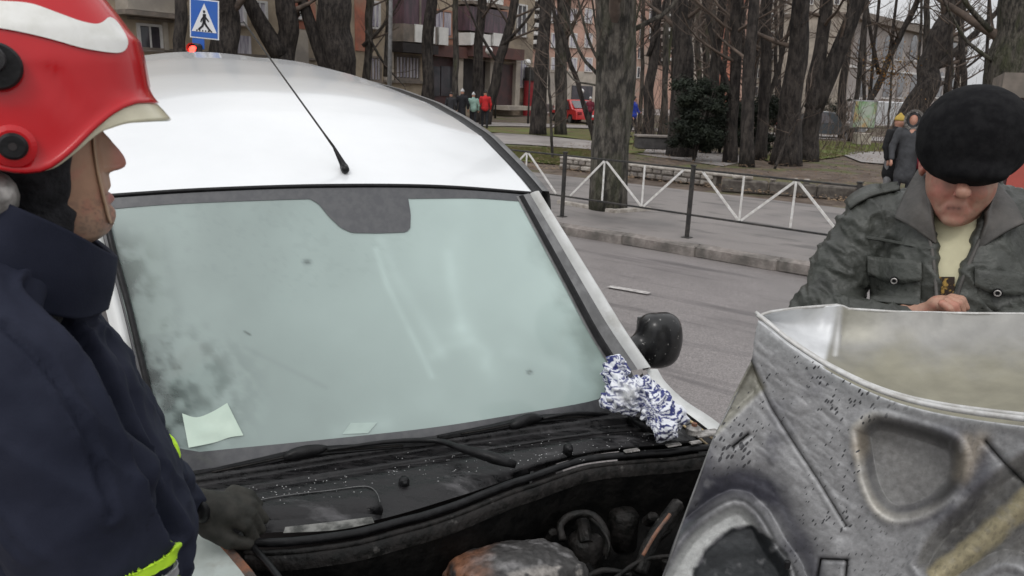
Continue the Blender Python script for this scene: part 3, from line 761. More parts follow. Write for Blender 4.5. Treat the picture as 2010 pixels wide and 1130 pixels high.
fa.window(571, 88, 587, 135, 'curtain', 0)
fa.box('brick_panel', 560, -40, 618, 56, .05, M['redbrick']); fa.box('brick_panel', 696, -40, 722, 100, .05, M['redbrick'])
fa.window(572, -20, 588, 34, 'curtain', 0); fa.window(727, 4, 744, 54, 'curtain', 1)
fa.window(722, 112, 746, 158, 'curtain', 3, fr='slab')
fa.window(776, 110, 822, 154, 'curtain', 6, fr='slab'); fa.box('sill_course', 752, 158, 836, 163, .25, M['slab']); fa.box('pilaster', 753, 90, 768, 160, .2, M['plaster_pale'])
fa.box('balcony_glazing', 768, -40, 832, 50, 1.0, M['purpleglass']); fa.box('balcony_mullion', 798, -40, 801, 50, 1.06, M['slab'])
fa.box('balcony_parapet', 766, 50, 832, 84, 1.05, M['slab']); fa.box('balcony_panel', 788, 50, 827, 84, 1.12, M['panel']); fa.box('balcony_slab', 764, 86, 834, 104, 1.1, M['shade'])
fa.window(852, 21, 886, 70, 'curtain', 1, fr='redbrick'); fa.box('brick_panel', 838, 70, 892, 86, .06, M['redbrick'])
fa.box('balcony_panel', 838, 54, 856, 88, 1.0, M['panel'])
fa.box('balcony_glazing', 898, 18, 972, 64, 1.0, M['purpleglass']); fa.box('balcony_panel', 898, 66, 938, 90, 1.06, M['panel']); fa.box('balcony_panel', 944, 66, 972, 91, 1.06, M['panel'])
fa.box('balcony_slab', 898, 8, 974, 14, 1.15, M['slab']); fa.box('balcony_panel', 905, -40, 965, 6, 1.0, M['panel'])
fa.box('fascia', 836, 90, 902, 112, .7, M['awning']); fa.box('fascia', 902, 92, 1004, 114, 1.1, M['awning'])
fa.box('shopfront', 838, 113, 888, 205, .1, M['maroon']); fa.box('pillar', 887, 112, 897, 208, .5, M['plaster_pale'])
fa.box('shop_opening', 898, 115, 952, 208, .07, M['shade']); fa.box('pillar', 950, 114, 957, 208, .5, M['plaster_pale'])
fa.box('shop_opening', 958, 120, 972, 208, .07, M['maroon']); fa.box('door', 973, 126, 1003, 206, .12, M['maroon'])
fa.box('pillar', 1003, 108, 1012, 210, .4, M['plaster_pale'])
fa.box('brick_panel', 976, -30, 1004, 78, .06, M['redbrick']); fa.window(1014, 10, 1032, 70, 'glassdark', 1)
fa.box('plinth', 1008, 200, 1042, 214, .12, M['slab']); fa.window(1016, 118, 1034, 170, 'curtain', 1)
for k, (x0, x1) in enumerate([(840, 860), (862, 886)]): fa.box('shop_window', x0, 130, x1, 188, .16, M['glassdark'])
fa.box('doorstep', 960, 206, 1006, 214, 1.6, M['plaster_pale'])
# salmon block with striped balconies
fb = Facade(atY(1028, 200, 74), atY(1245, 200, 84), 26, M['salmon'], 'salmon apartment block with striped white and dark balconies behind the trunks')
def stripes(f, x0, x1, y0, y1, n):
    f.box('balcony_recess', x0, y0, x1, y1, .3, M['shade'])
    for k in range(n):
        a = y0+(y1-y0)*k/n; f.box('balcony_band', x0-1, a, x1+1, a+(y1-y0)/n*.45, .9, M['frame_white'])
stripes(fb, 1040, 1062, -20, 96, 7)
for x in (1082, 1118, 1148, 1175, 1218):
    for y0 in (-30, 18, 66, 114): fb.window(x, y0, x+13, y0+26, 'curtain' if (x+y0) % 3 else 'glassdark', 1)
fb.box('ground_floor', 1040, 140, 1245, 226, .1, M['plaster_pale'])
fb.box('shop_window', 1120, 168, 1160, 205, .2, M['glassdark']); fb.box('shop_window', 1175, 168, 1215, 205, .2, M['glassdark'])
fc = Facade(atY(1240, 200, 92), atY(1470, 200, 100), 30, M['salmon'], 'tall salmon and cream block seen between the middle trunks')
stripes(fc, 1296, 1316, 10, 128, 8); fc.box('render_panel', 1325, -60, 1400, 240, .08, M['plaster_pale']); fc.box('brick_panel', 1410, -60, 1455, 240, .08, M['redbrick'])
for x in (1250, 1275, 1345, 1375, 1425):
    for y0 in (-20, 18, 56, 94, 132): fc.window(x, y0, x+11, y0+20, 'glassdark', 1)
fd_ = Facade(atY(1470, 200, 120), atY(1660, 200, 128), 24, M['plaster_pale'], 'pale plaster block far behind the clustered trunks')
for x in range(1482, 1650, 26):
    for y0 in (-10, 26, 62, 98, 134, 170): fd_.window(x, y0, x+10, y0+18, 'glassdark', 1)
fe = Facade(atY(1665, 200, 112), atY(1880, 200, 150), 13.5, M['plaster_pale'], 'old grey plastered building with arched windows and dark cornice', 'old_building')
M['greyplaster'] = mat('grey_plaster', (.40, .36, .34), (.31, .28, .265), .6, .8)
fe.box('upper_storey', 1666, 62, 1876, 235, .1, M['greyplaster'])
fe.box('cornice', 1664, 52, 1880, 60, 1.2, M['slab'])
for i, x in enumerate(range(1680, 1880, 26)):
    for y0 in (86, 160):
        u0, u1, z0, z1 = fe.rect(x, y0, x+12, y0+30); uc = (u0+u1)/2; rr = (u1-u0)/2
        pts = [(uc+rr*math.cos(t), z1+rr*math.sin(t)) for t in np.linspace(0, math.pi, 9)]+[(u0, z0), (u1, z0)]
        V = [fe.a+fe.u*p+fe.n*.16+np.array([0, 0, q-.1]) for p, q in pts]; n_ = len(V); V += [v-fe.n*.2 for v in V]
        MB().add(V, [tuple(range(n_))]+[(k, (k+1) % n_, n_+(k+1) % n_, n_+k) for k in range(n_)]).build('window', M['glassdark'], fe.root)
        fe.ubox('sill', u0-.3, u1+.3, z0-.3, z0-.1, .35, M['frame_white'])
fe.box('string_course', 1666, 140, 1878, 144, .4, M['frame_white']); fe.box('shop_band', 1700, 206, 1878, 217, .5, M['redbrick'])
# red kiosk at the right edge
fk = Facade(atY(2000, 200, 13.5), atY(2150, 200, 13), 2.15, M['maroon'], 'red panelled kiosk at the right edge behind the cap', 'kiosk', depth=3)
M['redpanel'] = mat('red_panel', (.50, .10, .08), (.40, .09, .07), 2, .5)
for i in range(4):
    for j in range(2): fk.ubox('panel', .05+i*.5, .52+i*.5, .55+j*.62, 1.13+j*.62, .06, M['redpanel'])

# ================================================================== STREET FURNITURE
M['pole'] = mat('grey_pole', (.30, .30, .31), (.2, .2, .2), 8, .5)
M['globe'] = mat('white_lamp_globe', (.85, .85, .83), rough=.25, coat=.4)
def ball(name, c, r, m_, parent, sc=(1, 1, 1), n=16):
    V = []; 
    for i in range(n//2+1):
        for j in range(n):
            a = math.pi*i/(n//2); b = 2*math.pi*j/n
            V.append((c[0]+r*sc[0]*math.sin(a)*math.cos(b), c[1]+r*sc[1]*math.sin(a)*math.sin(b), c[2]+r*sc[2]*math.cos(a)))
    o = mesh(name, V, grid_faces(n//2+1, n, True), m_, parent)
    bm = bmesh.new(); bm.from_mesh(o.data); bmesh.ops.remove_doubles(bm, verts=bm.verts, dist=1e-5); bmesh.ops.recalc_face_normals(bm, faces=bm.faces); bm.to_mesh(o.data); bm.free()
    return o
def lamp(px, by, gy, Y, label, offs=(0,), r=.16):
    b = atY(px, by, Y); b[2] = .12; g = atY(px, gy, Y); root = empty('street_lamp', b, label, 'street lamp', None)
    MB().tube([b, b+[0, 0, .9], [b[0], b[1], g[2]-.1]], [.07, .05, .035], 10).build('pole', M['black_iron'], root, smooth=True)
    for o_ in offs:
        c = g+[o_, 0, .1]
        if o_: MB().tube([g+[0, 0, -.25], g+[o_, 0, -.25], c+[0, 0, -.12]], .02, 6).build('arm', M['black_iron'], root, smooth=True)
        gl = ball('globe', c, r, M['globe'], root); MB().tube([c-[0, 0, r+.03], c-[0, 0, r-.03]], .06, 10).build('collar', M['black_iron'], gl)
lamp(850, 225, 120, 50, 'twin globe lamp in front of the maroon shopfront', (-.22, .2), .2)
lamp(972, 225, 103, 48, 'twin globe lamp above the person in red', (-.38, .45), .23)
lamp(1036, 250, 126, 42, 'single globe lamp beside the red poster column', (0,), .17)
lamp(1141, 245, 182, 52, 'low globe lamp between the two straight trunks', (0,), .18)
# tall thin pole
b = atY(763, 235, 33); b[2] = .12; t_ = atY(768, -60, 33)
pr = empty('lamp_post', b, 'tall thin pale lamp post before the balcony block', 'lamp post')
MB().tube([b, t_, t_+[0, 0, 2]], [.10, .075, .06], 12).build('pole', M['pole'], pr, smooth=True)
MB().tube([t_+[0, 0, 2], t_+[.5, -.3, 2.4], t_+[1.2, -.7, 2.5]], [.05, .04, .03], 8).build('arm', M['pole'], pr, smooth=True)
# red poster column
b = atY(1037, 215, 55); c = atY(1037, 188, 55)
MBp = empty('poster_column', [b[0], b[1], .1], 'dark red poster column beside the single globe lamp', 'advertising column')
M['dred'] = mat('dark_red_paint', (.30, .025, .03), (.22, .02, .03), 2, .5)
hc = atY(1037, 158, 55)[2]
MB().tube([(b[0], b[1], .1), (b[0], b[1], hc)], .38, 16).build('drum', M['dred'], MBp, smooth=False)
MB().tube([(b[0], b[1], hc), (b[0], b[1], hc+.15)], .46, 16).build('cap', M['shade'], MBp); MB().tube([(b[0], b[1], hc+.15), (b[0], b[1], hc+.9)], .36, 16).build('upper_drum', M['black_iron'], MBp)
# crossing sign and traffic light on one pole
M['signblue'] = mat('sign_blue', (.03, .12, .48), (.035, .13, .45), 10, .35)
M['signwhite'] = mat('sign_white', (.75, .76, .78), rough=.35)
M['signblack'] = mat('sign_black', (.02, .02, .025), rough=.4)
Ys = 17.5
b = atY(392, 240, Ys); sb = [b[0], b[1], 0.0]; sg = empty('crossing_sign_pole', sb, 'blue and white pedestrian crossing sign on a pole above a red traffic light', 'road sign')
tpz = atY(384, -30, Ys); MB().tube([sb, tpz], .045, 12).build('pole', M['pole'], sg, smooth=True)
c0 = atY(404, 38, Ys)-[0, .08, 0]
sr = np.array([.998, .05, -.06]); sr /= np.linalg.norm(sr); sn = np.array([.05, -1, 0]); sn -= sr*np.dot(sn, sr); sn /= np.linalg.norm(sn); su = np.cross(sn, sr)*-1
if su[2] < 0: su = -su
hw = 26.5/1500*Ys*1.0; hh = 34/1500*Ys*1.02
def splate(name, pts, off, th, m_, par):
    V = [c0+sr*x*hw+su*y*hh-sn*(-off) for x, y in pts]; n_ = len(V); V2 = [v-sn*th for v in V]
    return MB().add(V+V2, [tuple(range(n_)), tuple(range(2*n_-1, n_-1, -1))]+[(k, (k+1) % n_, n_+(k+1) % n_, n_+k) for k in range(n_)]).build(name, m_, par)
pl = splate('plate', [(-1, -1), (1, -1), (1, 1), (-1, 1)], .0, .02, M['signwhite'], sg)
splate('blue_field', [(-.92, -.94), (.92, -.94), (.92, .94), (-.92, .94)], .006, .005, M['signblue'], pl)
splate('triangle', [(-.86, -.66), (.86, -.66), (0, .80)], .012, .005, M['signwhite'], pl)
man = MB()
def lim(x0, y0, x1, y1, w):
    a = c0+sr*x0*hw+su*y0*hh+sn*.017; b_ = c0+sr*x1*hw+su*y1*hh+sn*.017; d = b_-a; L_ = np.linalg.norm(d); d /= L_
    man.box((a+b_)/2, (L_+w*hw, w*hw*1.3, .004), [d, np.cross(sn, d), sn])
for q in [(.02, .20, 0, -.12, .17), (0, -.12, .16, -.34, .11), (.16, -.34, .40, -.56, .10), (0, -.12, -.12, -.36, .11), (-.12, -.36, -.36, -.54, .10), (.02, .16, .22, -.02, .08), (.02, .16, -.16, -.02, .08), (.22, -.02, .30, -.10, .07), (-.16, -.02, -.22, -.14, .07)]: lim(*q)
hd = [c0+sr*(.0+.085*math.cos(t))*hw+su*(.38+.075*math.sin(t))*hh+sn*.019 for t in np.linspace(0, 6.28, 13)[:-1]]
man.add(hd, [tuple(range(12))]); man.build('walking_figure', M['signblack'], pl)
for q in (-.5, -.3, -.1, .1, .3, .5): splate('crossing_stripe', [(q-.05, -.64), (q+.05, -.64), (q+.04, -.56), (q-.04, -.56)], .0165, .002, M['signblack'], pl)
c1 = atY(392, 84, Ys)-[0, .07, 0]
MB().box(c1, (.26, .02, .26), [sr, sn, su], bev=.008).build('lower_plate', M['signblue'], sg)
th_ = empty('x', (0, 0, 0)); bpy.data.objects.remove(th_)
tl = atY(387, 99, Ys)-[0, .12, 0]
hs_ = MB().box(tl-[0, 0, .25], (.26, .16, .80), [sr, sn, su], bev=.04).build('traffic_light_housing', M['black_iron'], sg)
M['redlamp'] = mat('lit_red_signal', (.8, .02, .02), rough=.3, emit=(1, .03, .02), es=9)
M['deadlamp'] = mat('unlit_signal', (.03, .03, .03), rough=.2)
for k in range(3): ball('lens', tl+np.array([0, -.085, -.0-.24*k]), .095, M['redlamp'] if k == 0 else M['deadlamp'], hs_, (1, .5, 1))
for k in range(3): MB().tube([tl+[0, -.08, .02-.24*k], tl+[0, -.2, .04-.24*k]], .11, 12, cap=False).build('visor', M['black_iron'], hs_, smooth=True)
# small blue sign between trunks
b = atY(1304, 200, 40); q = empty('blue_park_sign', [b[0], b[1], .12], 'small blue sign on a pale post between middle trunks', 'sign')
MB().tube([(b[0], b[1], .12), (b[0], b[1], b[2]+.4)], .04, 8).build('post', M['pole'], q); MB().box(b-[0, .06, -.1], (.26, .03, .6), bev=.01).build('plate', M['signblue'], q)
# stone block bench
b = atz(1286, 303, .15); c = b+[0, .35, .33]
M['dstone'] = mat('dark_granite', (.055, .052, .052), (.085, .08, .08), 6, .6, bump=.3)
bl = empty('stone_block', b, 'long dark stone block standing on the soil right of the huge trunk', 'stone bench')
MB().box(c, (1.15, .6, .36), rotm(0, 0, .05).T, bev=.03).build('block', M['dstone'], bl); MB().box(c+[0, 0, .21], (1.22, .68, .06), rotm(0, 0, .05).T, bev=.012).build('slab', M['stone3'], bl)
# advertising panel, planters
M['adgreen'] = mat('printed_poster', (.12, .30, .08), (.42, .46, .40), 1.3, .3, coat=.5, c3=(.5, .33, .16), s3=2.2)
ya = 34; b = atY(1690, 262, ya); b[2] = .12; q = empty('advertising_panel', b, 'tall glazed advertising panel with a green poster on the lawn edge', 'advertising panel')
zt_ = atY(1690, 196, ya)[2]; zb_ = atY(1690, 252, ya)[2]; wA = 46*ya/1500
MB().box([b[0], b[1], (zt_+zb_)/2], (wA, .18, zt_-zb_), bev=.03).build('housing', M['pole'], q); MB().box([b[0], b[1]-.10, (zt_+zb_)/2], (wA-.12, .03, zt_-zb_-.12), bev=.005).build('poster', M['adgreen'], q)
MB().box([b[0], b[1], (.12+zb_)/2], (wA*.3, .14, zb_-.12), bev=.02).build('foot', M['pole'], q)
for k, (x, y, l) in enumerate([(1690, 284, 'pale concrete planter box below the advertising panel'), (1640, 232, 'pale concrete planter left of the advertising panel')]):
    b = atz(x, y, .15); q = empty('planter', b, l, 'planter'); s_ = 28*b[1]/1500
    MB().box(b+[0, 0, .26], (s_, s_*.8, .52), bev=.04).build('tub', M['plaster_pale'], q); MB().box(b+[0, 0, .525], (s_*.82, s_*.62, .03)).build('soil', M['soil'], q)

# ------------------------------------------------------------------ cars far behind
def car(px, py, yaw, col, label, L_=4.2, W_=1.7, H_=1.42, van=False, lit=False, cat='car'):
    b = atz(px, py, .17); m_ = mat('car_paint', col, rough=.3, coat=.6); root = empty('parked_car' if not van else 'parked_van', b, label, cat)
    if not van: prof = [(0, .35), (.0, .62), (.03, .72), (.25, .80), (.36, H_*.97), (.45, H_), (.66, H_), (.84, .92), (.97, .88), (1, .7), (1, .35)]
    else: prof = [(0, .4), (0, 1.0), (.10, 1.15), (.2, H_*.93), (.26, H_), (.97, H_), (1, H_*.9), (1, .4)]
    R = rotm(0, 0, yaw); V = []
    cols = [(-1, .0), (-.92, .02), (.92, .02), (1, .0)]
    for sgn in np.linspace(-1, 1, 7):
        for x, z in prof:
            inset = 1-(.16 if z > .85 else 0)*min(1, (z-.85)/.5 if z > .85 else 0)
            bulge = 1-.03*abs(sgn)**3
            V.append(b+R @ np.array([(x-.5)*L_*bulge, sgn*W_/2*inset, z*(.97 if abs(sgn) == 1 else 1)-.15]))
    n_ = len(prof); F_ = grid_faces(7, n_, True)+[tuple(range(n_)), tuple(6*n_+k for k in range(n_))]
    body = MB().add(V, F_).build('body', m_, root); autosmooth(body, 50)
    for sx in (.19, .8):
        for sy in (-1, 1):
            c = b+R @ np.array([(sx-.5)*L_, sy*W_/2*.94, .15]); ax = R @ np.array([0, 1, 0])
            w = MB().tube([c-ax*.1, c+ax*.1], .31, 18).build('wheel', M['rubber'], root); MB().tube([c+ax*.1*sy, c+ax*.115*sy], .19, 12).build('rim', M['chrome'], w)
    zs = (.86, H_*.93)
    for sy in (-1, 1):
        P = [(.36, zs[0]), (.46, zs[1]), (.64, zs[1]), (.76, zs[0])] if not van else [(.1, 1.2), (.21, H_*.88), (.36, H_*.88), (.36, 1.2)]
        MB().add([b+R @ np.array([(x-.5)*L_, sy*W_/2*((1-.16*min(1, (z-.85)/.5)) if z > .85 else 1)*1.012, z-.15]) for x, z in P], [(0, 1, 2, 3)]).build('side_window', M['glassdark'], root)
    for (xa, za, xb, zb2) in ([(.26, .83, .352, H_*.93), (.835, .95, .68, H_*.95)] if not van else [(.105, 1.2, .195, H_*.9), (1.003, 1.15, 1.003, H_*.88)]):
        e_ = .02
        MB().add([b+R @ np.array([(x-.5)*L_*1.004, sy*W_/2*.78, z-.15+e_]) for (x, z, sy) in ((xa, za, -1), (xa, za, 1), (xb, zb2, .96), (xb, zb2, -.96))], [(0, 1, 2, 3)]).build('screen', M['glassdark'], root)
    for sy in (-1, 1):
        MB().box(b+R @ np.array([-.5*L_*.985, sy*W_*.36, .50]), (.08, .32, .13), R.T, bev=.02).build('headlight', M['signwhite'], root)
        MB().box(b+R @ np.array([.5*L_*.985, sy*W_*.38, .55]), (.08, .26, .16), R.T, bev=.02).build('tail_light', M['redlamp'] if lit and sy > 0 else M['dred'], root)
    MB().box(b+R @ np.array([.5*L_*1.0, 0, .40]), (.05, .5, .12), R.T, bev=.01).build('number_plate', M['signwhite'], root)
M['amber'] = mat('lit_amber', (1, .3, .03), rough=.3, emit=(1, .35, .05), es=5)
car(1128, 238, math.radians(-70), (.55, .03, .03), 'small red car with lit tail lamp parked beyond the park', lit=True)
car(985, 213, math.radians(20), (.03, .03, .035), 'black car parked before the dark shop opening')
car(868, 213, math.radians(10), (.03, .03, .035), 'black car half hidden behind the van roof')
car(1606, 268, math.radians(165), (.05, .06, .07), 'dark car parked left of the advertising panel')
car(1738, 250, math.radians(170), (.75, .76, .78), 'white van parked right of the advertising panel', L_=5, W_=1.9, H_=2.0, van=True, cat='van')
car(1030, 222, math.radians(5), (.10, .08, .08), 'dark car beside the beige building corner')

# ------------------------------------------------------------------ pedestrians
M['skin'] = mat('skin', (.52, .29, .21), (.46, .24, .17), 12, .5, c3=(.50, .22, .16), s3=25)
M['jeans'] = mat('dark_trousers', (.022, .022, .028), (.035, .035, .042), 12, .9)
M['boots'] = mat('black_leather', (.015, .014, .014), rough=.5)
def cloth(nm, c): return mat(nm, c, tuple(x*.72 for x in c), 7, .85, bump=.35, bscale=18, bdist=.03)
def pedestrian(px, py, H_, yaw, label, coat, hat=None, hatk='beanie', long_=False, walk=.0, hood=False, fur=None, fine=.022, arm=0, bag=None, trousers=None, z0=.15):
    b = atz(px, py, z0); root = empty('person', b, label, 'person'); s = H_/1.7; R = rotm(0, 0, yaw)
    def T(p): return b+R @ (np.array(p, float)*s)
    lo = b+[-.5*s, -.5*s, -.02]; hi = b+[.5*s, .5*s, H_+.1]
    hip = T((0, 0, .9)); nk = T((0, .0, 1.43)); hd_ = T((.0, -.02, 1.58))
    ft = [T((.1, -walk*.5, .06)), T((-.1, walk*.5, .06))]; kn = [T((.1, -walk*.3-.03, .48)), T((-.1, walk*.1-.03, .48))]
    sh = [T((.19, 0, 1.38)), T((-.19, 0, 1.38))]
    el_ = [T((.27, -.02-arm*.05, 1.1)), T((-.27, -.02, 1.1))]; hn = [T((.26-arm*.1, -.1-arm*.2, .86+arm*.3)), T((-.26, -.1, .86))]
    def body(P):
        d = ell(P, hd_, np.array([.078, .095, .115])*s, R)
        d = smin(d, ell(P, T((0, -.10, 1.56)), np.array([.014, .02, .02])*s), .01)
        d = smin(d, cap(P, nk, hd_, .055*s), .02); d = smin(d, cap(P, T((0, 0, .95)), T((0, 0, 1.35)), .11*s, .12*s), .05)
        for k in (0, 1):
            d = smin(d, cap(P, sh[k], el_[k], .045*s, .035*s), .03); d = smin(d, cap(P, el_[k], hn[k], .035*s, .028*s), .01); d = smin(d, ell(P, hn[k]+(hn[k]-el_[k])*.25, np.array([.03, .035, .06])*s), .01)
            d = smin(d, cap(P, T((.09*(1-2*k), 0, .88)), kn[k], .07*s, .05*s), .03); d = smin(d, cap(P, kn[k], ft[k], .05*s, .035*s), .01)
        return d
    sdf_mesh('body', body, lo, hi, fine, M['skin'], root)
    zb = .45 if long_ else .78
    def jk(P):
        d = cap(P, T((0, 0, 1.0)), T((0, 0, 1.30)), .155*s, .165*s, flat=(R[:, 1], 1.25)); d = smin(d, cap(P, T((0, 0, zb+.15)), T((0, 0, 1.0)), .18*s, .15*s, flat=(R[:, 1], 1.2)), .06)
        for k in (0, 1):
            d = smin(d, cap(P, sh[k], el_[k], .072*s, .06*s), .05); d = smin(d, cap(P, el_[k], el_[k]*.15+hn[k]*.85, .06*s, .048*s), .02)
        d = smin(d, cap(P, T((0, .02, 1.40)), T((0, .0, 1.46)), .085*s, .075*s), .04)
        if hood: d = smin(d, np.maximum(ell(P, hd_+R @ np.array([0, .02, .01]), np.array([.125, .135, .145])*s), -ell(P, hd_+R @ np.array([0, -.10, 0]), np.array([.085, .10, .10])*s)), .03)
        return np.maximum(d, (T((0, 0, zb))[2]-P[..., 2]))
    sdf_mesh('coat', jk, lo, hi, fine, coat, root, disp=lambda V: .012*fbm(V*9, 3))
    def tr(P):
        d = ell(P, T((0, 0, .88)), np.array([.155, .12, .13])*s, R)
        for k in (0, 1):
            d = smin(d, cap(P, T((.09*(1-2*k), 0, .85)), kn[k], .085*s, .065*s), .03); d = smin(d, cap(P, kn[k], ft[k]+[0, 0, .04], .065*s, .055*s), .02)
        return d
    sdf_mesh('trousers', tr, lo, hi, fine, trousers or M['jeans'], root)
    for k in (0, 1): sdf_mesh('boot', lambda P: smin(ell(P, ft[k]+R @ np.array([0, -.06, -.01])*s, np.array([.05, .14, .055])*s, R), cap(P, ft[k], ft[k]+[0, 0, .1], .052*s), .02), lo, hi, fine, M['boots'], root)
    hc_ = hd_
    if hat is not None:
        if hatk == 'beanie': f = lambda P: smin(np.maximum(ell(P, hc_+[0, 0, .02*s], np.array([.092, .108, .125])*s, R), hc_[2]+.02*s-P[..., 2]), ell(P, hc_+[0, 0, .15*s], np.array([.028]*3)*s), .02)
        else: f = lambda P: smin(ell(P, hc_+[0, 0, .085*s], np.array([.115, .135, .05])*s, R), ell(P, hc_+R @ np.array([0, -.12, .06])*s, np.array([.08, .06, .014])*s, R), .02)
        sdf_mesh('hat', f, lo, hi, min(fine, .016), hat, root)
    elif not hood:
        sdf_mesh('hair', lambda P: smax(ell(P, hc_+R @ np.array([0, .02, .02])*s, np.array([.088, .10, .118])*s, R), -ell(P, hc_+R @ np.array([0, -.13, -.04])*s, np.array([.08, .1, .1])*s, R), .01), lo, hi, min(fine, .016), M['shade'], root)
    if fur is not None:
        V = []; F_ = []; rn = random.Random(px)
        for i in range(900):
            t = rn.uniform(0, 6.28); p = hc_+R @ (np.array([math.cos(t)*.12, -.05+rn.uniform(-.02, .02), math.sin(t)*.135])*s); d = R @ np.array([math.cos(t), -.5, math.sin(t)])+np.array([rn.gauss(0, .5) for _ in range(3)]); d /= np.linalg.norm(d)
            e = np.cross(d, [rn.gauss(0, 1) for _ in range(3)]); e /= np.linalg.norm(e); k = len(V); V += [p-e*.006, p+e*.006, p+d*.055]; F_.append((k, k+1, k+2))
        mesh('fur_trim', V, F_, fur, root, smooth=False, kind='stuff')
    if bag is not None: sdf_mesh('scarf', lambda P: sbox(P, T((0, .0, 1.44)), np.array([.10, .09, .04])*s, R, .03), lo, hi, fine, bag, root)
    return root
pedestrian(951, 252, 1.66, math.radians(190), 'person in a bright red jacket walking away beyond the van roof', cloth('red_coat', (.62, .03, .035)), hat=M['shade'], walk=.15)
pedestrian(928, 252, 1.55, math.radians(185), 'person in a mint green jacket and white hat beside the red jacket', cloth('mint_coat', (.34, .50, .44)), hat=cloth('white_wool', (.6, .6, .6)), walk=.1)
pedestrian(906, 252, 1.68, math.radians(170), 'person in a black coat with white bobble hat', cloth('black_coat', (.02, .02, .025)), hat=cloth('white_wool', (.6, .6, .6)), long_=True)
pedestrian(884, 252, 1.55, math.radians(160), 'dark clad person leftmost of the walking group', cloth('charcoal_coat', (.035, .035, .04)), hat=M['shade'])
pedestrian(1240, 270, 1.68, math.radians(60), 'person in a bright blue jacket and black trousers by the huge trunk', cloth('blue_coat', (.03, .07, .50)), walk=.28, arm=.6)
pedestrian(1156, 246, 1.5, math.radians(200), 'small distant person in a maroon coat near the red car', cloth('maroon_coat', (.2, .03, .05)), hat=cloth('white_wool', (.6, .6, .6)), fine=.03)
cream = mat('cream_fur', (.42, .40, .38), (.2, .19, .18), 30, .9)
pedestrian(1764, 408, 1.68, math.radians(-20), 'person in a grey coat with furry hood standing behind the jacketed man', cloth('grey_coat', (.06, .062, .068)), hood=True, fur=cream, long_=True, arm=.6)
pedestrian(1738, 400, 1.62, math.radians(25), 'person in a black coat and yellow hat left of the furry hood', cloth('black_coat2', (.014, .014, .016)), hat=cloth('yellow_wool', (.52, .36, .08)), long_=True, trousers=cloth('pale_trousers', (.3, .3, .31)))
pedestrian(1790, 402, 1.42, math.radians(-10), 'child in a maroon jacket right of the furry hood', cloth('maroon_jacket', (.20, .02, .035)), hat=M['shade'], arm=.3)
pedestrian(1812, 396, 1.74, math.radians(20), 'person in a dark coat and flat cap beside the man with black beret', cloth('dark_coat', (.03, .03, .032)), hat=M['shade'], hatk='cap')

# ================================================================== THE VAN
YAW = math.radians(22); e_ = np.array([math.cos(YAW), math.sin(YAW), 0]); nb = np.array([-math.sin(YAW), math.cos(YAW), 0])
zb_, zt_ = 1.02, 1.68
BL = atz(318, 930, zb_); BR = atz(1262, 795, zb_); TL = atz(185, 376, zt_); TR = atz(1050, 374, zt_)
VO = (BL+BR)/2; VO[2] = 0
def U(u, n, z): return VO+e_*u+nb*n+np.array([0, 0, z])
van = empty('crashed_van', U(0, 1, 0), 'white panel van with fogged windscreen, missing bonnet and burnt open engine bay', 'van')
wn_ = np.cross(BR-BL, (TL+TR)/2-(BL+BR)/2); wn_ /= np.linalg.norm(wn_)
if np.dot(wn_, CO-BL) < 0: wn_ = -wn_
PC = (BL+BR+TL+TR)/4; ua = (BR-BL)/np.linalg.norm(BR-BL)
def wpt(px, py, off=0.0):
    p = onplane(px, py, PC, wn_); s = np.dot(p-PC, ua)/.70
    return p+wn_*(off-.028*s*s)
def corner(P): return P
# windscreen glass: dense grid between edge curves
top_ = [(182, 380), (400, 371), (640, 366), (860, 367), (1049, 377)]
m1 = [(205, 480), (640, 474), (1108, 468)]; m2 = [(238, 600), (700, 595), (1180, 590)]; m3 = [(276, 760), (760, 740), (1240, 700)]
bot_ = [(318, 932), (640, 886), (900, 848), (1100, 820), (1272, 792)]
nW, nH = 170, 110
rows = np.array([resample(np.array(r, float), nW) for r in (top_, m1, m2, m3, bot_)])
G = np.array([resample(rows[:, j], nH) for j in range(nW)]).transpose(1, 0, 2)   # nH,nW,2 pixel coords
def wmap(g, off=0.0):
    g = np.asarray(g, float).reshape(-1, 2); return np.array([wpt(x, y, off) for x, y in g])
o = mesh('windscreen', wmap(G), grid_faces(nH, nW), M['rubber'], van)
gx = G.reshape(-1, 2)[:, 0]; gy = G.reshape(-1, 2)[:, 1]
P3 = np.c_[gx/60, gy/60, gx*0]
n1_ = fbm(P3, 5); st = fbm(np.c_[(gx*.6+gy*.8)/120, (gx*.8-gy*.6)/14, gx*0], 4)  # streaks running down-right
left = sst(360, 235, gx-(gy-500)*.18)*sst(400, 520, gy); lowleft = sst(190, 60, np.hypot((gx-330)*.8, (gy-770)))
dens = .985-.10*left-.46*np.clip(left*.9+lowleft*.75, 0, 1)*sst(-.30, .38, st*.35+fbm(P3*2.2+3, 5)*1.0)-.25*left*(1-sst(420, 520, gy)*0)
redge = np.interp(gy, [385, 450, 560, 680, 720], [1015, 1062, 1130, 1190, 1205])-gx
dens -= .5*sst(60, 5, redge+40*n1_)*sst(430, 520, gy)*(redge > -20)
tl_ = sst(330, 200, np.hypot((gx-560), (gy-420)*1.6)); dens -= .05*tl_*sst(.1, .5, fbm(P3*6, 3))
for (ax, ay, bx, by, w) in [(480, 650, 490, 655, 2), (1040, 730, 1044, 728, 4), (600, 514, 606, 513, 5)]:
    a = np.array([ax, ay]); b = np.array([bx, by]); t = np.clip(((np.c_[gx, gy]-a) @ (b-a))/((b-a) @ (b-a)), 0, 1); d = np.linalg.norm(np.c_[gx, gy]-a-t[:, None]*(b-a), axis=1)
    dens -= .6*np.exp(-(d/w)**2)
dens = np.clip(dens, .18, .995)
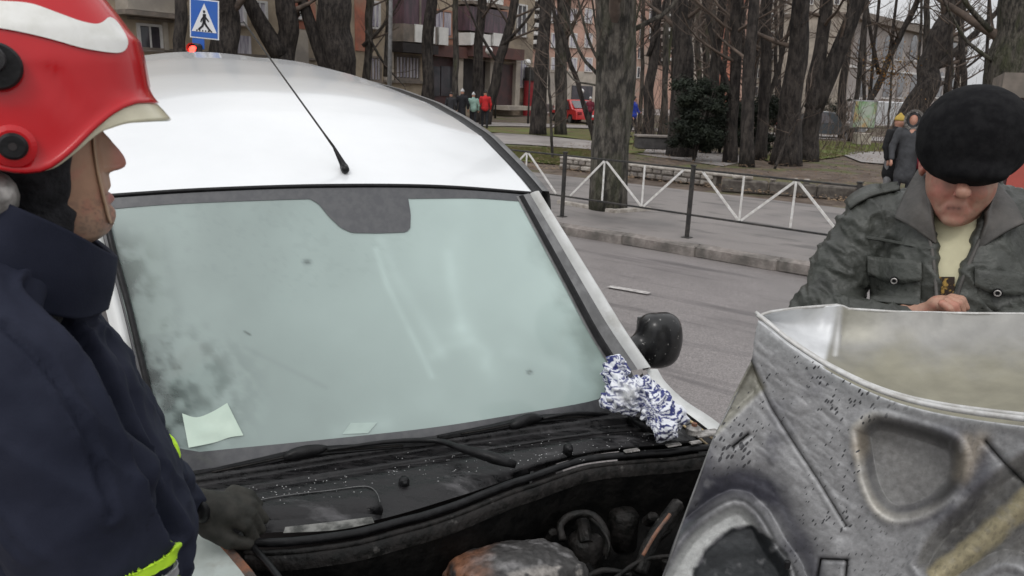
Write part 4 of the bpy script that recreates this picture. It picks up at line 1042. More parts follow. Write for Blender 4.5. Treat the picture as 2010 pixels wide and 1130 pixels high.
br = .56+.42*sst(330, 1080, gx)*(1-.35*sst(560, 860, gy))+.05*n1_+.06*sst(420, 760, gy)*sst(700, 450, gx)+.06*fbm(P3*.5+7, 2)  # film colour brightens to the right, imitating the sky's reflection
def stroke(pts, w, a):
    global br
    d = np.full(len(gx), 1e9)
    for (x0, y0), (x1, y1) in zip(pts[:-1], pts[1:]):
        a_ = np.array([x0, y0], float); b_ = np.array([x1, y1], float); t = np.clip(((np.c_[gx, gy]-a_) @ (b_-a_))/((b_-a_) @ (b_-a_)), 0, 1)
        d = np.minimum(d, np.linalg.norm(np.c_[gx, gy]-a_-t[:, None]*(b_-a_), axis=1))
    br = br+a*np.exp(-(d/w)**2)*(.8+.5*n1_)
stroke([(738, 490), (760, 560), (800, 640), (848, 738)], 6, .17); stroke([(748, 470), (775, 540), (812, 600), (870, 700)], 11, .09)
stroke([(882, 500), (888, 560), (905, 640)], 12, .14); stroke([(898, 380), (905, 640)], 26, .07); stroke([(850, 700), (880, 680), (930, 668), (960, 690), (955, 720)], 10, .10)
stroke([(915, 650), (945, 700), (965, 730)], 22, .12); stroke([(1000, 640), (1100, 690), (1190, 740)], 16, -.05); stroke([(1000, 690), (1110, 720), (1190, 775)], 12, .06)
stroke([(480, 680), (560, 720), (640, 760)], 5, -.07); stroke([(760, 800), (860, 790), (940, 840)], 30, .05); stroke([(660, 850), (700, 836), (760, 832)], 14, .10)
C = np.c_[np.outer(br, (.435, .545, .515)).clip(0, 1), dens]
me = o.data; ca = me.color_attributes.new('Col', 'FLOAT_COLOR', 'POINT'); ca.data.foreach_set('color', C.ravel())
Mg = bpy.data.materials.new('fogged_glass'); Mg.use_nodes = True; t = Mg.node_tree; N = t.nodes; L = t.links
b = N['Principled BSDF']; b.inputs['Roughness'].default_value = .42; b.inputs['Coat Weight'].default_value = .8; b.inputs['Coat Roughness'].default_value = .06
at = N.new('ShaderNodeAttribute'); at.attribute_name = 'Col'; L.new(at.outputs['Color'], b.inputs['Base Color'])
tcn = N.new('ShaderNodeTexCoord'); vo = N.new('ShaderNodeTexVoronoi'); vo.inputs['Scale'].default_value = 130; L.new(tcn.outputs['Object'], vo.inputs['Vector'])
mr = N.new('ShaderNodeMapRange'); mr.inputs[1].default_value = .18; mr.inputs[2].default_value = .3; L.new(vo.outputs['Distance'], mr.inputs[0])
bp = N.new('ShaderNodeBump'); bp.inputs['Strength'].default_value = .12; bp.inputs['Distance'].default_value = .002; bp.invert = True
L.new(mr.outputs[0], bp.inputs['Height']); L.new(bp.outputs[0], b.inputs['Coat Normal'])
tr = N.new('ShaderNodeBsdfTransparent'); tr.inputs[0].default_value = (.45, .62, .54, 1)
gl = N.new('ShaderNodeBsdfGlossy'); gl.inputs['Roughness'].default_value = .03; fr = N.new('ShaderNodeFresnel'); ms0 = N.new('ShaderNodeMixShader')
L.new(fr.outputs[0], ms0.inputs[0]); L.new(tr.outputs[0], ms0.inputs[1]); L.new(gl.outputs[0], ms0.inputs[2])
ms = N.new('ShaderNodeMixShader'); L.new(at.outputs['Alpha'], ms.inputs[0]); L.new(ms0.outputs[0], ms.inputs[1]); L.new(b.outputs[0], ms.inputs[2])
L.new(ms.outputs[0], N['Material Output'].inputs['Surface'])
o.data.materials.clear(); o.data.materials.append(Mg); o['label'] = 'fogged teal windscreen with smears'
# black printed border ring
inn = [[(207, 404), (330, 397), (480, 393), (640, 390), (800, 390), (930, 388), (1022, 392)], [(1022, 392), (1048, 412), (1085, 470), (1128, 555), (1165, 630), (1192, 690), (1203, 722)],
       [(1203, 722), (1196, 765), (1168, 785), (1000, 815), (840, 840), (640, 862), (392, 886)], [(392, 886), (345, 876), (325, 850), (282, 745), (240, 590), (214, 470), (207, 404)]]
out = [top_, [(1049, 377), (1108, 468), (1180, 590), (1240, 700), (1272, 792)], bot_[::-1], [(318, 932), (276, 760), (238, 600), (205, 480), (182, 380)]]
ri = np.vstack([resample(np.array(q, float), 40)[:-1] for q in inn]); ro = np.vstack([resample(np.array(q, float), 40)[:-1] for q in out])
n_ = len(ri); mid = (ri+ro)/2
V = np.vstack([wmap(ri, .002), wmap(mid, .0025), wmap(ro, .002)])
mesh('black_border', V, grid_faces(3, n_, True), M['frit'], van)
pp = [(606, 389), (625, 400), (645, 425), (668, 447), (690, 457), (740, 458), (796, 456), (805, 450), (806, 420), (801, 389)]
pr_ = resample(np.array(pp+[pp[0]], float), 60, False)[:-1]
MB().add(wmap(pr_, .003), [tuple(range(len(pr_)))]).build('mirror_mount_patch', M['frit'], van)
# pale paper sheets on the glass, its tint and fog painted into their colour
M['paper'] = mat('glass_tinted_paper', (.60, .72, .62), (.54, .66, .57), 8, .6)
M['paper2'] = mat('fogged_paper', (.47, .57, .53), (.43, .53, .49), 8, .6)
def gsheet(nm, pts, off, m_):
    r0 = resample(np.array(pts[0], float), 14); r1 = resample(np.array(pts[1], float), 14)
    g = np.array([r0*(1-t)+r1*t for t in np.linspace(0, 1, 8)])
    Vv = wmap(g.reshape(-1, 2), off)+wn_*.002*vnoise(np.c_[g.reshape(-1, 2)/18, np.zeros(112)])[:, None]
    oo = mesh(nm, Vv, grid_faces(8, 14), m_, None); return oo
tag(gsheet('paper_sheet', [[(357, 810), (385, 818), (415, 808), (446, 790)], [(370, 878), (420, 868), (450, 858), (478, 854)]], .004, M['paper']), 'pale green white paper sheet at the lower left of the windscreen', 'paper')
tag(gsheet('paper_slip', [[(688, 830), (740, 829)], [(672, 852), (722, 850)]], .0035, M['paper2']), 'small faint paper slip at the bottom centre of the windscreen', 'paper')
# roof
prof = [(0, 0), (.10, .033), (.23, .072), (.51, .150), (.83, .203), (1.22, .25), (1.93, .298), (3.1, .35), (3.8, .36), (4.0, .34), (4.1, .25)]
def roofz(s, n): return zt_+spline(n, prof)+np.interp(n, [0, .3, 1, 2, 3.3], [.022, .045, .075, .10, .10])*(1-abs(2*s-1)**2.4)+np.interp(n, [.3, 2, 4], [0, .075, .12])*max(0, (.5-s)*1.5)
ns = np.r_[np.linspace(0, .5, 14), np.linspace(.56, 4.1, 40)]; ss = np.linspace(0, 1, 41)
tw = resample(np.array([wpt(x, y) for x, y in top_]), 41)
def roofp(j, n):
    s = ss[j]; p = tw[j].copy(); tgt = VO+e_*(-.215+(s-.5)*(1.27 if s > .5 else 1.40))+nb*((tw[20]-VO) @ nb+n)
    k = sst(0, 1.2, n) if n < 1.2 else 1.0
    q = (p+nb*n)*(1-k)+tgt*k; q[2] = tw[j][2]+(roofz(s, n)-roofz(s, 0))+.006
    return q
V = [roofp(j, n) for n in ns for j in range(41)]
roof = mesh('roof', V, grid_faces(len(ns), 41), M['van_white'], van); fixn(roof)
# header seam rubber between roof and glass
MB().tube([tw[j]+[0, 0, .003]-nb*.002 for j in range(41)], .006, 8).build('header_seal', M['rubber'], van, smooth=True)
# right and left roof channel, outer rail and flank
for sgn, j in ((1, 40), (-1, 0)):
    edge = np.array([roofp(j, n) for n in ns]); n_ = len(edge)
    def offp(du, dz): return [p+e_*sgn*du+[0, 0, dz] for p in edge]
    rows_ = [offp(-.002, .002), offp(.006, -.010), offp(.030, -.010), offp(.036, .004)]
    skin('roof_channel', rows_, M['rubber'], van, n=60, smooth=True)
    if sgn == 1: pr2 = [wpt(x, y) for x, y in [(1290, 722)]][0]
    rows_ = [offp(.036, .005), offp(.047, .010), offp(.060, .004), offp(.068, -.03), offp(.085, -.20)]
    skin('roof_rail', rows_, M['chrome'] if sgn == 1 else M['van_white'], van, n=60, sub=2)
    # flank panels
    L0 = edge[4]+e_*sgn*.085+[0, 0, -.2]
    fl = [[edge[i]+e_*sgn*.085+[0, 0, -.2] for i in range(3, n_)], [np.r_[(edge[i]+e_*sgn*.11)[:2], 1.0] for i in range(3, n_)], [np.r_[(edge[i]+e_*sgn*.12)[:2], .75] for i in range(3, n_)], [np.r_[(edge[i]+e_*sgn*.08)[:2], .28] for i in range(3, n_)]]
    skin('side_panel', fl, M['van_white'], van, n=50, sub=4)
    q0 = [np.array(fl[0][k])+e_*sgn*.006 for k in (5, 12, 20)]; q1 = [np.array(fl[1][k])+e_*sgn*.006 for k in (1, 12, 20)]
    wq = [[a*.93+b*.07 for a, b in zip(q0, q1)], [a*.5+b*.5+e_*sgn*.012 for a, b in zip(q0, q1)], [a*.05+b*.95+e_*sgn*.004 for a, b in zip(q0, q1)]]
    skin('door_window', wq, M['glassdark'], van, n=8)
end = MB(); V = [roofp(j, 4.1) for j in range(41)]; V2 = [np.r_[(p+e_*0)[:2], .3] for p in V]
end.add(V+V2, [(k, k+1, 41+k+1, 41+k) for k in range(40)]).build('rear_panel', M['van_white'], van)
# right A pillar white strip that runs into the wing edge
pi_ = [(1042, 377), (1098, 468), (1160, 570), (1205, 642), (1262, 722)]
po_ = [(1060, 374), (1122, 470), (1190, 575), (1235, 645), (1288, 718)]
pg_ = [(1049, 377), (1108, 468), (1180, 590), (1222, 665), (1262, 740)]
def pil(o1, o2, pts): return [wpt(x, y, o1+(o2-o1)*k/(len(pts)-1)) for k, (x, y) in enumerate(pts)]
mid_ = [((a[0]+b[0])/2, (a[1]+b[1])/2) for a, b in zip(pi_, po_)]
skin('pillar', [pil(.006, .006, pi_), pil(.022, .026, mid_), pil(.012, .012, po_), pil(-.05, -.05, [(x+4, y) for x, y in po_])], M['van_dirty'], van, n=30, sub=3)
skin('pillar_trim', [pil(.003, .003, [(x-26-6*k, y+6) for k, (x, y) in enumerate(pi_)]), pil(.009, .009, [(x-12-2*k, y+3) for k, (x, y) in enumerate(pi_)]), pil(.007, .007, pi_)], M['chrome'], van, n=30, sub=2)
skin('pillar_rubber', [pil(.008, .008, [(x-22-6*k, y+6) for k, (x, y) in enumerate(pi_)]), pil(.012, .012, [(x-17-5*k, y+5) for k, (x, y) in enumerate(pi_)]), pil(.009, .009, [(x-13-4*k, y+4) for k, (x, y) in enumerate(pi_)])], M['rubber'], van, n=30, sub=2)
# left A pillar glimpsed beside the firefighter
lp1 = [(182, 380), (205, 480), (238, 600), (276, 760), (318, 932)]
skin('pillar', [pil(.006, .006, lp1), pil(.02, .02, [(x-14, y) for x, y in lp1]), pil(.0, .0, [(x-34, y) for x, y in lp1])], M['van_dirty'], van, n=30, sub=3)
MB().tube(pil(.012, .012, [(x+14, y) for x, y in lp1]), .008, 6).build('pillar_rubber', M['rubber'], van, smooth=True)
# wing edge (right): pale with a tan burnt lip
w_o = [atz(1290, 722, 1.10), atz(1306, 748, 1.065), atz(1345, 785, 1.02), atz(1400, 824, .985), atz(1470, 878, .96), atz(1600, 985, .93)]
w_i = [atz(1268, 724, 1.10), atz(1283, 752, 1.06), atz(1322, 790, 1.015), atz(1382, 836, .98), atz(1450, 892, .955), atz(1580, 1000, .925)]
skin('wing', [w_i, [(a+b)/2+[0, 0, .006] for a, b in zip(w_i, w_o)], w_o, [p+e_*.03-[0, 0, .12] for p in w_o], [p+e_*.05-[0, 0, .6] for p in w_o]], M['van_dirty'], van, n=40, sub=3)
M['tan'] = mat('tan_scorched_edge', (.52, .40, .22), (.38, .30, .2), 20, .5)
MB().tube(resample(np.array([p-e_*.008+[0, 0, -.012] for p in w_i[1:]]), 24), .005, 6).build('wing_lip', M['tan'], van, smooth=True)
skin('wing_gutter', [[p-e_*.012-[0, 0, .014] for p in w_i], [p-e_*.05-[0, 0, .04] for p in w_i], [p-e_*.075-[0, 0, .035] for p in w_i]], M['plastic'], van, n=30, sub=2)
MB().tube(resample(np.array([p-e_*.035-[0, 0, .022] for p in w_i[1:]]), 24), .004, 6).build('wing_lip', M['tan'], van, smooth=True)
M['wing_pale'] = mat('pale_green_white_wing', (.62, .68, .64), (.48, .52, .48), 7, .3, coat=.5, c3=(.35, .33, .27), s3=6, lo3=.58, hi3=.75)
# left wing, seen between jacket and engine bay
l_i = [atz(385, 1020, .975), atz(418, 1058, .965), atz(452, 1095, .958), atz(500, 1160, .95), atz(640, 1400, .93)]
l_o = [atz(300, 1010, .965), atz(322, 1058, .958), atz(335, 1110, .95), atz(350, 1190, .94), atz(420, 1500, .90)]
skin('wing', [l_i, [(a*.5+b*.5)+[0, 0, .012] for a, b in zip(l_i, l_o)], l_o, [p-e_*.04-[0, 0, .3] for p in l_o]], M['wing_pale'], van, n=30, sub=4)
skin('wing_lip', [l_i, [p+e_*.018+[0, 0, .004] for p in l_i], [p+e_*.030-[0, 0, .02] for p in l_i]], M['rust'], van, n=30, sub=2)
MB().tube(resample(np.array([p+e_*.06-[0, 0, .0] for p in l_i[1:]]), 24), .008, 8).build('bay_edge_seal', M['rubber'], van, smooth=True)
skin('bay_side', [[p+e_*.03-[0, 0, .02] for p in l_i], [p+e_*.075-[0, 0, .012] for p in l_i], [p+e_*.10-[0, 0, .5] for p in l_i]], M['soot'], van, n=20, sub=2)
# cowl: stepped rows between glass and seal
def zr(pts, z): return [atz(x, y, z) for x, y in pts]
R0 = [wpt(x, y, .004) for x, y in bot_]
c_ = [R0,
      zr([(330, 948), (640, 900), (900, 862), (1100, 832), (1290, 812)], 1.008),
      zr([(338, 962), (640, 912), (900, 874), (1100, 846), (1305, 826)], .990),
      zr([(352, 976), (640, 930), (900, 890), (1150, 852), (1325, 836)], .994),
      zr([(356, 984), (640, 937), (900, 896), (1150, 857), (1330, 840)], .984),
      zr([(362, 992), (640, 946), (900, 905), (1150, 864), (1335, 846)], .992),
      zr([(380, 1010), (640, 968), (900, 922), (1150, 876), (1345, 854)], .985),
      zr([(400, 1030), (640, 1000), (900, 948), (1150, 889), (1360, 866)], .975),
      zr([(440, 1050), (600, 1040), (740, 1020), (900, 974), (1150, 895), (1375, 874)], .955)]
skin('cowl', c_, M['plastic'], van, n=110, sub=4)
# embossed box on the cowl
bx = zr([(492, 985), (600, 968), (715, 955), (742, 975)], .992); bx2 = zr([(478, 1008), (600, 996), (720, 982), (752, 998)], .986); bx3 = zr([(486, 1040), (600, 1030), (715, 1014), (750, 1010)], .958)
skin('air_box', [[p-[0, 0, .016] for p in bx], bx, bx2, bx3], M['plastic'], van, n=30, sub=4)
MB().tube(resample(np.array(zr([(492, 984), (560, 972), (640, 963), (715, 954), (738, 965), (746, 985)], .995)), 30), .0010, 5).build('box_edge_highlight', M['chrome'], van, smooth=True)  # thin pale tube standing in for the highlight along the box edge
skin('metal_ledge', [zr([(560, 1034), (650, 1024), (730, 1014)], .972), zr([(556, 1046), (660, 1040), (735, 1026)], .968)], mat('bare_metal', (.24, .235, .22), (.06, .06, .055), 30, .4, metal=.4), van, n=12)
seal = resample(np.array(zr([(478, 1062), (560, 1066), (700, 1046), (850, 1005), (1000, 951), (1130, 906), (1250, 892), (1385, 879), (1480, 872)], .965)), 70)
seal = seal+np.c_[np.zeros(70), np.zeros(70), .003*vnoise(np.c_[np.arange(70)/4, np.zeros(70), np.zeros(70)])]
MB().tube(seal, .0105, 10).build('bonnet_seal', M['rubber'], van, smooth=True)
MB().tube(seal-nb*.024-[0, 0, .012], .007, 8).build('seal_lip', M['sootgloss'], van, smooth=True)
skin('firewall_flange', [seal-nb*.012-[0, 0, .01], seal-nb*.040-[0, 0, .018], seal-nb*.046-[0, 0, .045]], M['sootgloss'], van, n=60, sub=2)
skin('firewall', [seal-nb*.044-[0, 0, .04], seal-nb*.035-[0, 0, .14], seal-nb*.02-[0, 0, .22], seal-nb*.09-[0, 0, .30], seal-nb*.10-[0, 0, .7]], M['soot'], van, n=50, sub=5)
# washer nozzles
for x, y, z in ((1115, 881, .992), (793, 947, .986)):
    c = atz(x, y, z); m_ = MB().tube([c-[0, 0, .02], c+[0, 0, .008], c+[0, 0, .016]], [.016, .014, .008], 10); m_.box(c-nb*.008+[0, 0, .004], (.014, .02, .012), [e_, nb, (0, 0, 1)], bev=.003)
    m_.build('washer_nozzle', M['rubber'], van, smooth=True)
# water / foam residue beads on the cowl
rn = random.Random(3); sm_ = MB()
for _ in range(260):
    x = rn.uniform(380, 1330); y = 985-(x-380)*.145+rn.gauss(0, 16); c = atz(x, y, .992); r = rn.uniform(.0006, .0015)
    sm_.box(c, (r*2, r*1.6, r), bev=r*.4)
tag(sm_.build('water_droplets', mat('drop', (.55, .55, .55), rough=.15), kind='stuff'), 'small pale water drops sitting on the black cowl', 'water drops')
# wipers
def wiper(blade, clamp, arm, nmz=1.0):
    w = van
    bl = [wpt(x, y, .012) for x, y in blade]; B_ = resample(np.array(bl), 30)
    dirs = np.gradient(B_, axis=0); dirs /= np.linalg.norm(dirs, axis=1)[:, None]; sd_ = np.cross(dirs, wn_)
    k = np.linspace(-1, 1, 30); wd_ = .009+.006*(1-abs(k)**1.5)
    V = []
    for i in range(30): V += [B_[i]-sd_[i]*wd_[i]+wn_*-.004, B_[i]-sd_[i]*wd_[i]*.4+wn_*.010, B_[i]+sd_[i]*wd_[i]*.5+wn_*.008, B_[i]+sd_[i]*wd_[i]-wn_*.008]
    root = MB().add(V, grid_faces(30, 4, True)+[(0, 1, 2, 3), (116, 117, 118, 119)]).build('wiper_blade', M['rubber'], van)
    MB().tube([p+wn_*.011 for p in B_[3:-3]], .0028, 5).build('blade_spine', M['sootgloss'], root, smooth=True)
    c = [wpt(x, y, .020) for x, y in clamp]
    MB().tube(resample(np.array(c), 10), [.008, .013, .016, .017, .017, .017, .016, .015, .012, .007], 8).build('clamp', M['rubber'], root, smooth=True)
    A = resample(np.array(arm), 20); MB().tube(A, np.r_[np.linspace(.004, .009, 13), np.linspace(.0100, .0165, 5), .014, .010], 8).build('wiper_arm', M['rubber'], van, smooth=True)
wiper([(362, 938), (500, 910), (600, 890), (720, 880), (832, 872)], [(556, 898), (590, 888), (640, 880)],
      [wpt(640, 884, .03), wpt(760, 868, .03), wpt(850, 866, .03), atz(900, 878, 1.03), atz(960, 896, 1.03), atz(1012, 912, 1.01)])
wiper([(858, 860), (960, 842), (1040, 826), (1140, 818), (1250, 822)], [(998, 838), (1035, 822), (1062, 822)],
      [wpt(1062, 822, .03), wpt(1120, 812, .03), wpt(1180, 812, .025), wpt(1225, 815, .02), atz(1262, 832, 1.02), atz(1290, 848, 1.0)])
# hinge bracket right of the cloth
M['galv'] = mat('burnt_bright_metal', (.46, .44, .42), (.18, .17, .16), 30, .4, metal=.5, bump=.3)
c = atz(1362, 842, 1.0); hb = MB().tube([c-[0, 0, .012], c+[0, 0, .004], c+[0, 0, .012]], [.026, .024, .012], 14); hb.box(c+e_*.035-nb*.02-[0, 0, .01], (.085, .035, .010), [e_, nb, (0, 0, 1)], bev=.003)
hb.build('bonnet_hinge', M['galv'], van, smooth=False); MB().tube([c+[0, 0, .01], c+[0, 0, .020]], .009, 6).build('hinge_bolt', M['rust'], van)
for (x, y, z, l) in ((1322, 873, .99, .05), (1365, 868, .985, .04), (1240, 884, .98, .05), (955, 905, .985, .04), (975, 912, .98, .03)):
    c = atz(x, y, z); MB().box(c, (l, .018, .006), [e_, nb, (0, 0, 1)], bev=.003).build('bracket', M['galv'], van)
# wing mirror (right) body and stalk
mc = atz(1291, 664, 1.15); mc = atY(1291, 666, 2.62)
Rm = np.stack([e_, nb, np.array([0, 0, 1.])], 1)
def mirf(P):
    d = smin(sbox(P, mc, (.078, .058, .098), Rm, .052), ell(P, mc-nb*.02, (.082, .06, .098), Rm), .02)
    return smin(d, cap(P, mc-e_*.05, mc-e_*.16-nb*.02-[0, 0, .04], .035, .045), .03)
mo = sdf_mesh('wing_mirror', mirf, mc-.24, mc+.2, .006, mat('spattered_gloss_black', (.012, .012, .013), (.02, .02, .02), 20, .3, spec=.3, coat=.15, c3=(.30, .29, .28), s3=48, lo3=.63, hi3=.68), van)
MB().box(mc+nb*.052, (.12, .006, .15), [e_, nb, (0, 0, 1)], bev=.002).build('mirror_glass', M['chrome'], mo)
# aerial on the roof front
ab = roofp(20, .10); ab = onplane(676, 330, roofp(22, .1), np.array([0, 0, 1.])); zz = ab[2]
ar = MB(); a0 = ab+[0, 0, .004]; tip = atY(478, 42, ab[1]+.10); j1 = atY(655, 288, ab[1]+.012)
def bf(P): return smin(cap(P, a0-nb*.015+[0, 0, -.006], a0+nb*.02, .013, .009), cap(P, a0, j1, .011, .0045), .008)
ae = sdf_mesh('aerial_base', bf, a0-.07, a0+[.05, .08, .11], .0024, M['rubber'], van)
MB().tube([j1, j1+(tip-j1)*.12, tip], [.0045, .0032, .0022], 8).build('aerial_rod', M['black_iron'], ae, smooth=True)
# interior: dash, wheel, seats, bulkhead
skin('dashboard', [[U(-.66, .02, .98), U(.66, .02, .98)], [U(-.66, .35, .99), U(.66, .35, .99)], [U(-.66, .55, .85), U(.66, .55, .85)], [U(-.66, .5, .4), U(.66, .5, .4)]], M['shade'], van, n=12, sub=3)
wc = U(.35, .62, .98); wt = MB(); wa = np.array([0, 0, 1.])*.45-nb*-.9*1; wa = nb*-.55+np.array([0, 0, .83]); wa /= np.linalg.norm(wa); wb_ = np.cross(wa, e_)
wt.tube([wc+(e_*math.cos(t)+wb_*math.sin(t))*.19 for t in np.linspace(0, 2*math.pi, 40)], .015, 8, cap=False); sw = wt.build('steering_wheel', M['rubber'], van, smooth=True)
ball('wheel_hub', wc-wa*.03, .07, M['rubber'], sw); MB().box(wc-wa*.02, (.36, .03, .02), [e_, wb_, wa], bev=.005).build('spoke', M['rubber'], sw)
M['seat'] = mat('grey_seat_fabric', (.10, .10, .11), (.14, .14, .15), 20, .9)
for u in (-.38, .38):
    s_ = sdf_mesh('seat', lambda P: smin(sbox(P, U(u, 1.0, .72), (.24, .26, .09), Rm, .06), sbox(P, U(u, 1.22, 1.05), (.23, .07, .32), Rm, .06), .04), U(u, 1.1, 1.0)-.6, U(u, 1.1, 1.0)+.6, .03, M['seat'], van)
    ball('headrest', U(u, 1.26, 1.46), .13, M['seat'], van, (1, .5, .8))
skin('bulkhead', [[U(-.74, 1.6, .4), U(.40, 1.6, .4)], [U(-.74, 1.6, 1.78), U(.34, 1.6, 1.78)]], M['seat'], van, n=6)
skin('cabin_floor', [[U(-.8, -.1, .4), U(.8, -.1, .4)], [U(-.8, 3.1, .4), U(.8, 3.1, .4)]], M['shade'], van, n=6)
# wheels, bumper, bay floor and sides
for u in (-.82, .82):
    for n in (-.62, 2.35):
        w = MB().tube([U(u-.1, n, .32), U(u+.1, n, .32)], .32, 28).build('wheel', M['rubber'], van, smooth=False); MB().tube([U(u-.108, n, .32), U(u+.108, n, .32)], .19, 20).build('rim', M['chrome'], w)
skin('bay_floor', [[U(-.75, 0, .35), U(.75, 0, .35)], [U(-.75, -.95, .35), U(.75, -.95, .35)]], M['soot'], van, n=6)
skin('bay_side', [[p-e_*.05-[0, 0, .05] for p in w_i], [p-e_*.08-[0, 0, .3] for p in w_i], [p-e_*.10-[0, 0, .6] for p in w_i]], M['soot'], van, n=20, sub=2)
skin('bumper', [[U(-.86, -.80, .8), U(-.6, -.93, .8), U(0, -.98, .8), U(.6, -.93, .8), U(.86, -.8, .8)], [U(-.88, -.84, .55), U(-.6, -1.02, .55), U(0, -1.08, .55), U(.6, -1.02, .55), U(.88, -.84, .55)], [U(-.86, -.8, .25), U(-.6, -.95, .25), U(0, -1.0, .25), U(.6, -.95, .25), U(.86, -.8, .25)]], M['van_dirty'], van, n=30, sub=4)
# engine: rust cover, hoses, boxes
def cp(x, y, z): return atz(x, y, z)
ec = cp(1010, 1120, .80); Re = rotm(math.radians(-12), math.radians(6), math.radians(28))
def ecf(P):
    d = sbox(P, ec, (.165, .12, .035), Re, .03)
    d = smin(d, ell(P, ec+[0, 0, .015], (.165, .115, .05), Re), .02)
    d = smin(d, cap(P, cp(905, 1100, .80), cp(868, 1122, .79), .028, .014), .03)
    d = smax(d, -ell(P, cp(1028, 1058, .835), (.028, .010, .03), Re), .006)
    return d
eo = sdf_mesh('engine_cover', ecf, ec-.28, ec+.28, .0055, colattr_mat('rusty_burnt_cover', rough=.6, bump=.8, bscale=70, vary=.45, vscale=55), van, disp=lambda V: .006*fbm(V*22, 4)+.004*fbm(V*70, 3))
V = verts(eo); q = V-ec; f_ = fbm(V*16, 4)
ru = sst(-.02, -.13, q[:, 0]+.06*f_)*sst(-.02, .03, q[:, 1]*.3+q[:, 2]+.03+f_*.02)
gr = sst(-.1, .35, fbm(V*30+5, 4)); Cc = lerp3((.035, .033, .032), (.15, .145, .145), gr*.9); Cc = lerp3(Cc, (.24, .105, .055), np.clip(ru*.85, 0, 1)*sst(-.35, .1, f_)); rim_ = sst(.085, .11, np.abs(q @ Re[:, 1]))*sst(.2, .5, gr); Cc = lerp3(Cc, (.24, .22, .20), rim_*.8)
set_col(eo, Cc)
rn = random.Random(9)
def hose(pts, r, m_='sootgloss', nm='hose'): MB().tube(resample(np.array([cp(*p) for p in pts]), 24), r, 8).build(nm, M[m_], van, smooth=True)
hose([(1105, 1060, .82), (1100, 1030, .84), (1125, 1010, .86), (1165, 1012, .86), (1190, 1050, .83), (1190, 1090, .78)], .011)
hose([(1150, 1010, .85), (1178, 1035, .86), (1196, 1068, .84), (1188, 1100, .80)], .004)
hose([(1170, 945, .88), (1220, 935, .9), (1270, 932, .9)], .006); hose([(1000, 985, .86), (1050, 965, .87), (1110, 958, .87)], .008, 'soot')
hose([(1330, 990, .90), (1300, 1030, .88), (1275, 1070, .85), (1255, 1125, .80)], .020, 'sootgloss'); hose([(1315, 1010, .92), (1285, 1050, .90), (1262, 1090, .86)], .005, 'rust')
hose([(1200, 1140, .8), (1260, 1100, .83), (1330, 1090, .85)], .006); hose([(1130, 1150, .78), (1180, 1120, .8), (1240, 1128, .8)], .008)
hose([(560, 1130, .80), (660, 1110, .82), (800, 1120, .8), (880, 1150, .78)], .012, 'soot'); hose([(620, 1150, .82), (700, 1090, .84), (820, 1080, .83)], .006, 'soot')
for k in range(26):
    x = rn.uniform(1060, 1340); y = rn.uniform(950, 1130); z = .74+rn.random()*.1
    c = cp(x, y, z); R = rotm(rn.random()*3, rn.random()*3, rn.random()*3)
    s_ = rn.uniform(.012, .035)
    if k % 2: MB().box(c, (s_*2, s_*1.2, s_), R.T, bev=s_*.3).build('bracket', M[rn.choice(['sootgloss', 'soot', 'sootgloss', 'galv'])] if k % 7 == 0 else M['sootgloss'], van)
    else: MB().tube([c-R[:, 0]*s_, c+R[:, 0]*s_], s_*.6, 10).build('fitting', M['sootgloss'], van)
for k, (x, y, z, rr) in enumerate([(1150, 1060, .78, .05), (1225, 1010, .80, .045), (1090, 1000, .80, .04)]):
    c = cp(x, y, z); MB().tube([c-[0, 0, .1], c, c+[0, 0, .012], c+[0, 0, .02]], [rr, rr, rr*.8, rr*.3], 16).build('reservoir', M['sootgloss'], van, smooth=True)
MB().box(U(-.1, -.42, .60), (1.0, .4, .28), [e_, nb, (0, 0, 1)], bev=.05).build('engine_block', M['soot'], van)
MB().box(U(-.42, -.45, .66), (.28, .2, .2), [e_, nb, (0, 0, 1)], bev=.02).build('battery', M['soot'], van)

# ================================================================== STRIPED CLOTH on the wing corner
M['cloth_s'] = bpy.data.materials.new('striped_cloth'); M['cloth_s'].use_nodes = True
t = M['cloth_s'].node_tree; N = t.nodes; L = t.links; b = N['Principled BSDF']; b.inputs['Roughness'].default_value = .85
at = N.new('ShaderNodeAttribute'); at.attribute_name = 'Col'; L.new(at.outputs['Color'], b.inputs['Base Color'])
lobes = [((1208, 728), 1.155, .040, .055), ((1222, 768), 1.115, .052, .046), ((1200, 786), 1.085, .034, .03), ((1262, 764), 1.105, .050, .040), ((1292, 788), 1.095, .040, .036), ((1232, 792), 1.07, .05, .034), ((1298, 814), 1.065, .058, .040), ((1322, 822), 1.05, .044, .034), ((1304, 842), 1.04, .040, .034)]
cl = [(atz(p[0], p[1], z), r1, r2) for i, (p, z, r1, r2) in enumerate(lobes)]
def ragf(P):
    d = None
    for c, r1, r2 in cl:
        k = ell(P, c, (r1, .045, r2)); d = k if d is None else smin(d, k, .018)
    return d
kc_ = atz(1255, 785, 1.08)
def cluster(V):   # pleats gathered at one knot fan out to the lower right, the rest falls in loose diagonal folds
    g = atz(1268, 790, 1.10); q = V-g; a = np.arctan2(q[:, 2]-.35*q[:, 1], q[:, 0]); r = np.linalg.norm(q, axis=1)
    w = sst(-.01, .03, q[:, 0]-q[:, 2]*.8)*sst(.14, .05, r)
    fan = np.sin(a*21+2.0*vnoise(V*22)+3*vnoise(V*9+4))
    q2 = V @ np.array([.55, .1, .83]); dia = np.sin(q2*260+7.0*fbm(V*14, 2)+2.5*vnoise(V*40))
    return fan*w+dia*(1-w)
rag = sdf_mesh('striped_cloth', ragf, kc_-[.2, .26, .17], kc_+[.2, .2, .17], .0028, M['cloth_s'], None, disp=lambda V: .0060*cluster(V)+.010*fbm(V*30, 3)+.003*fbm(V*90, 2))
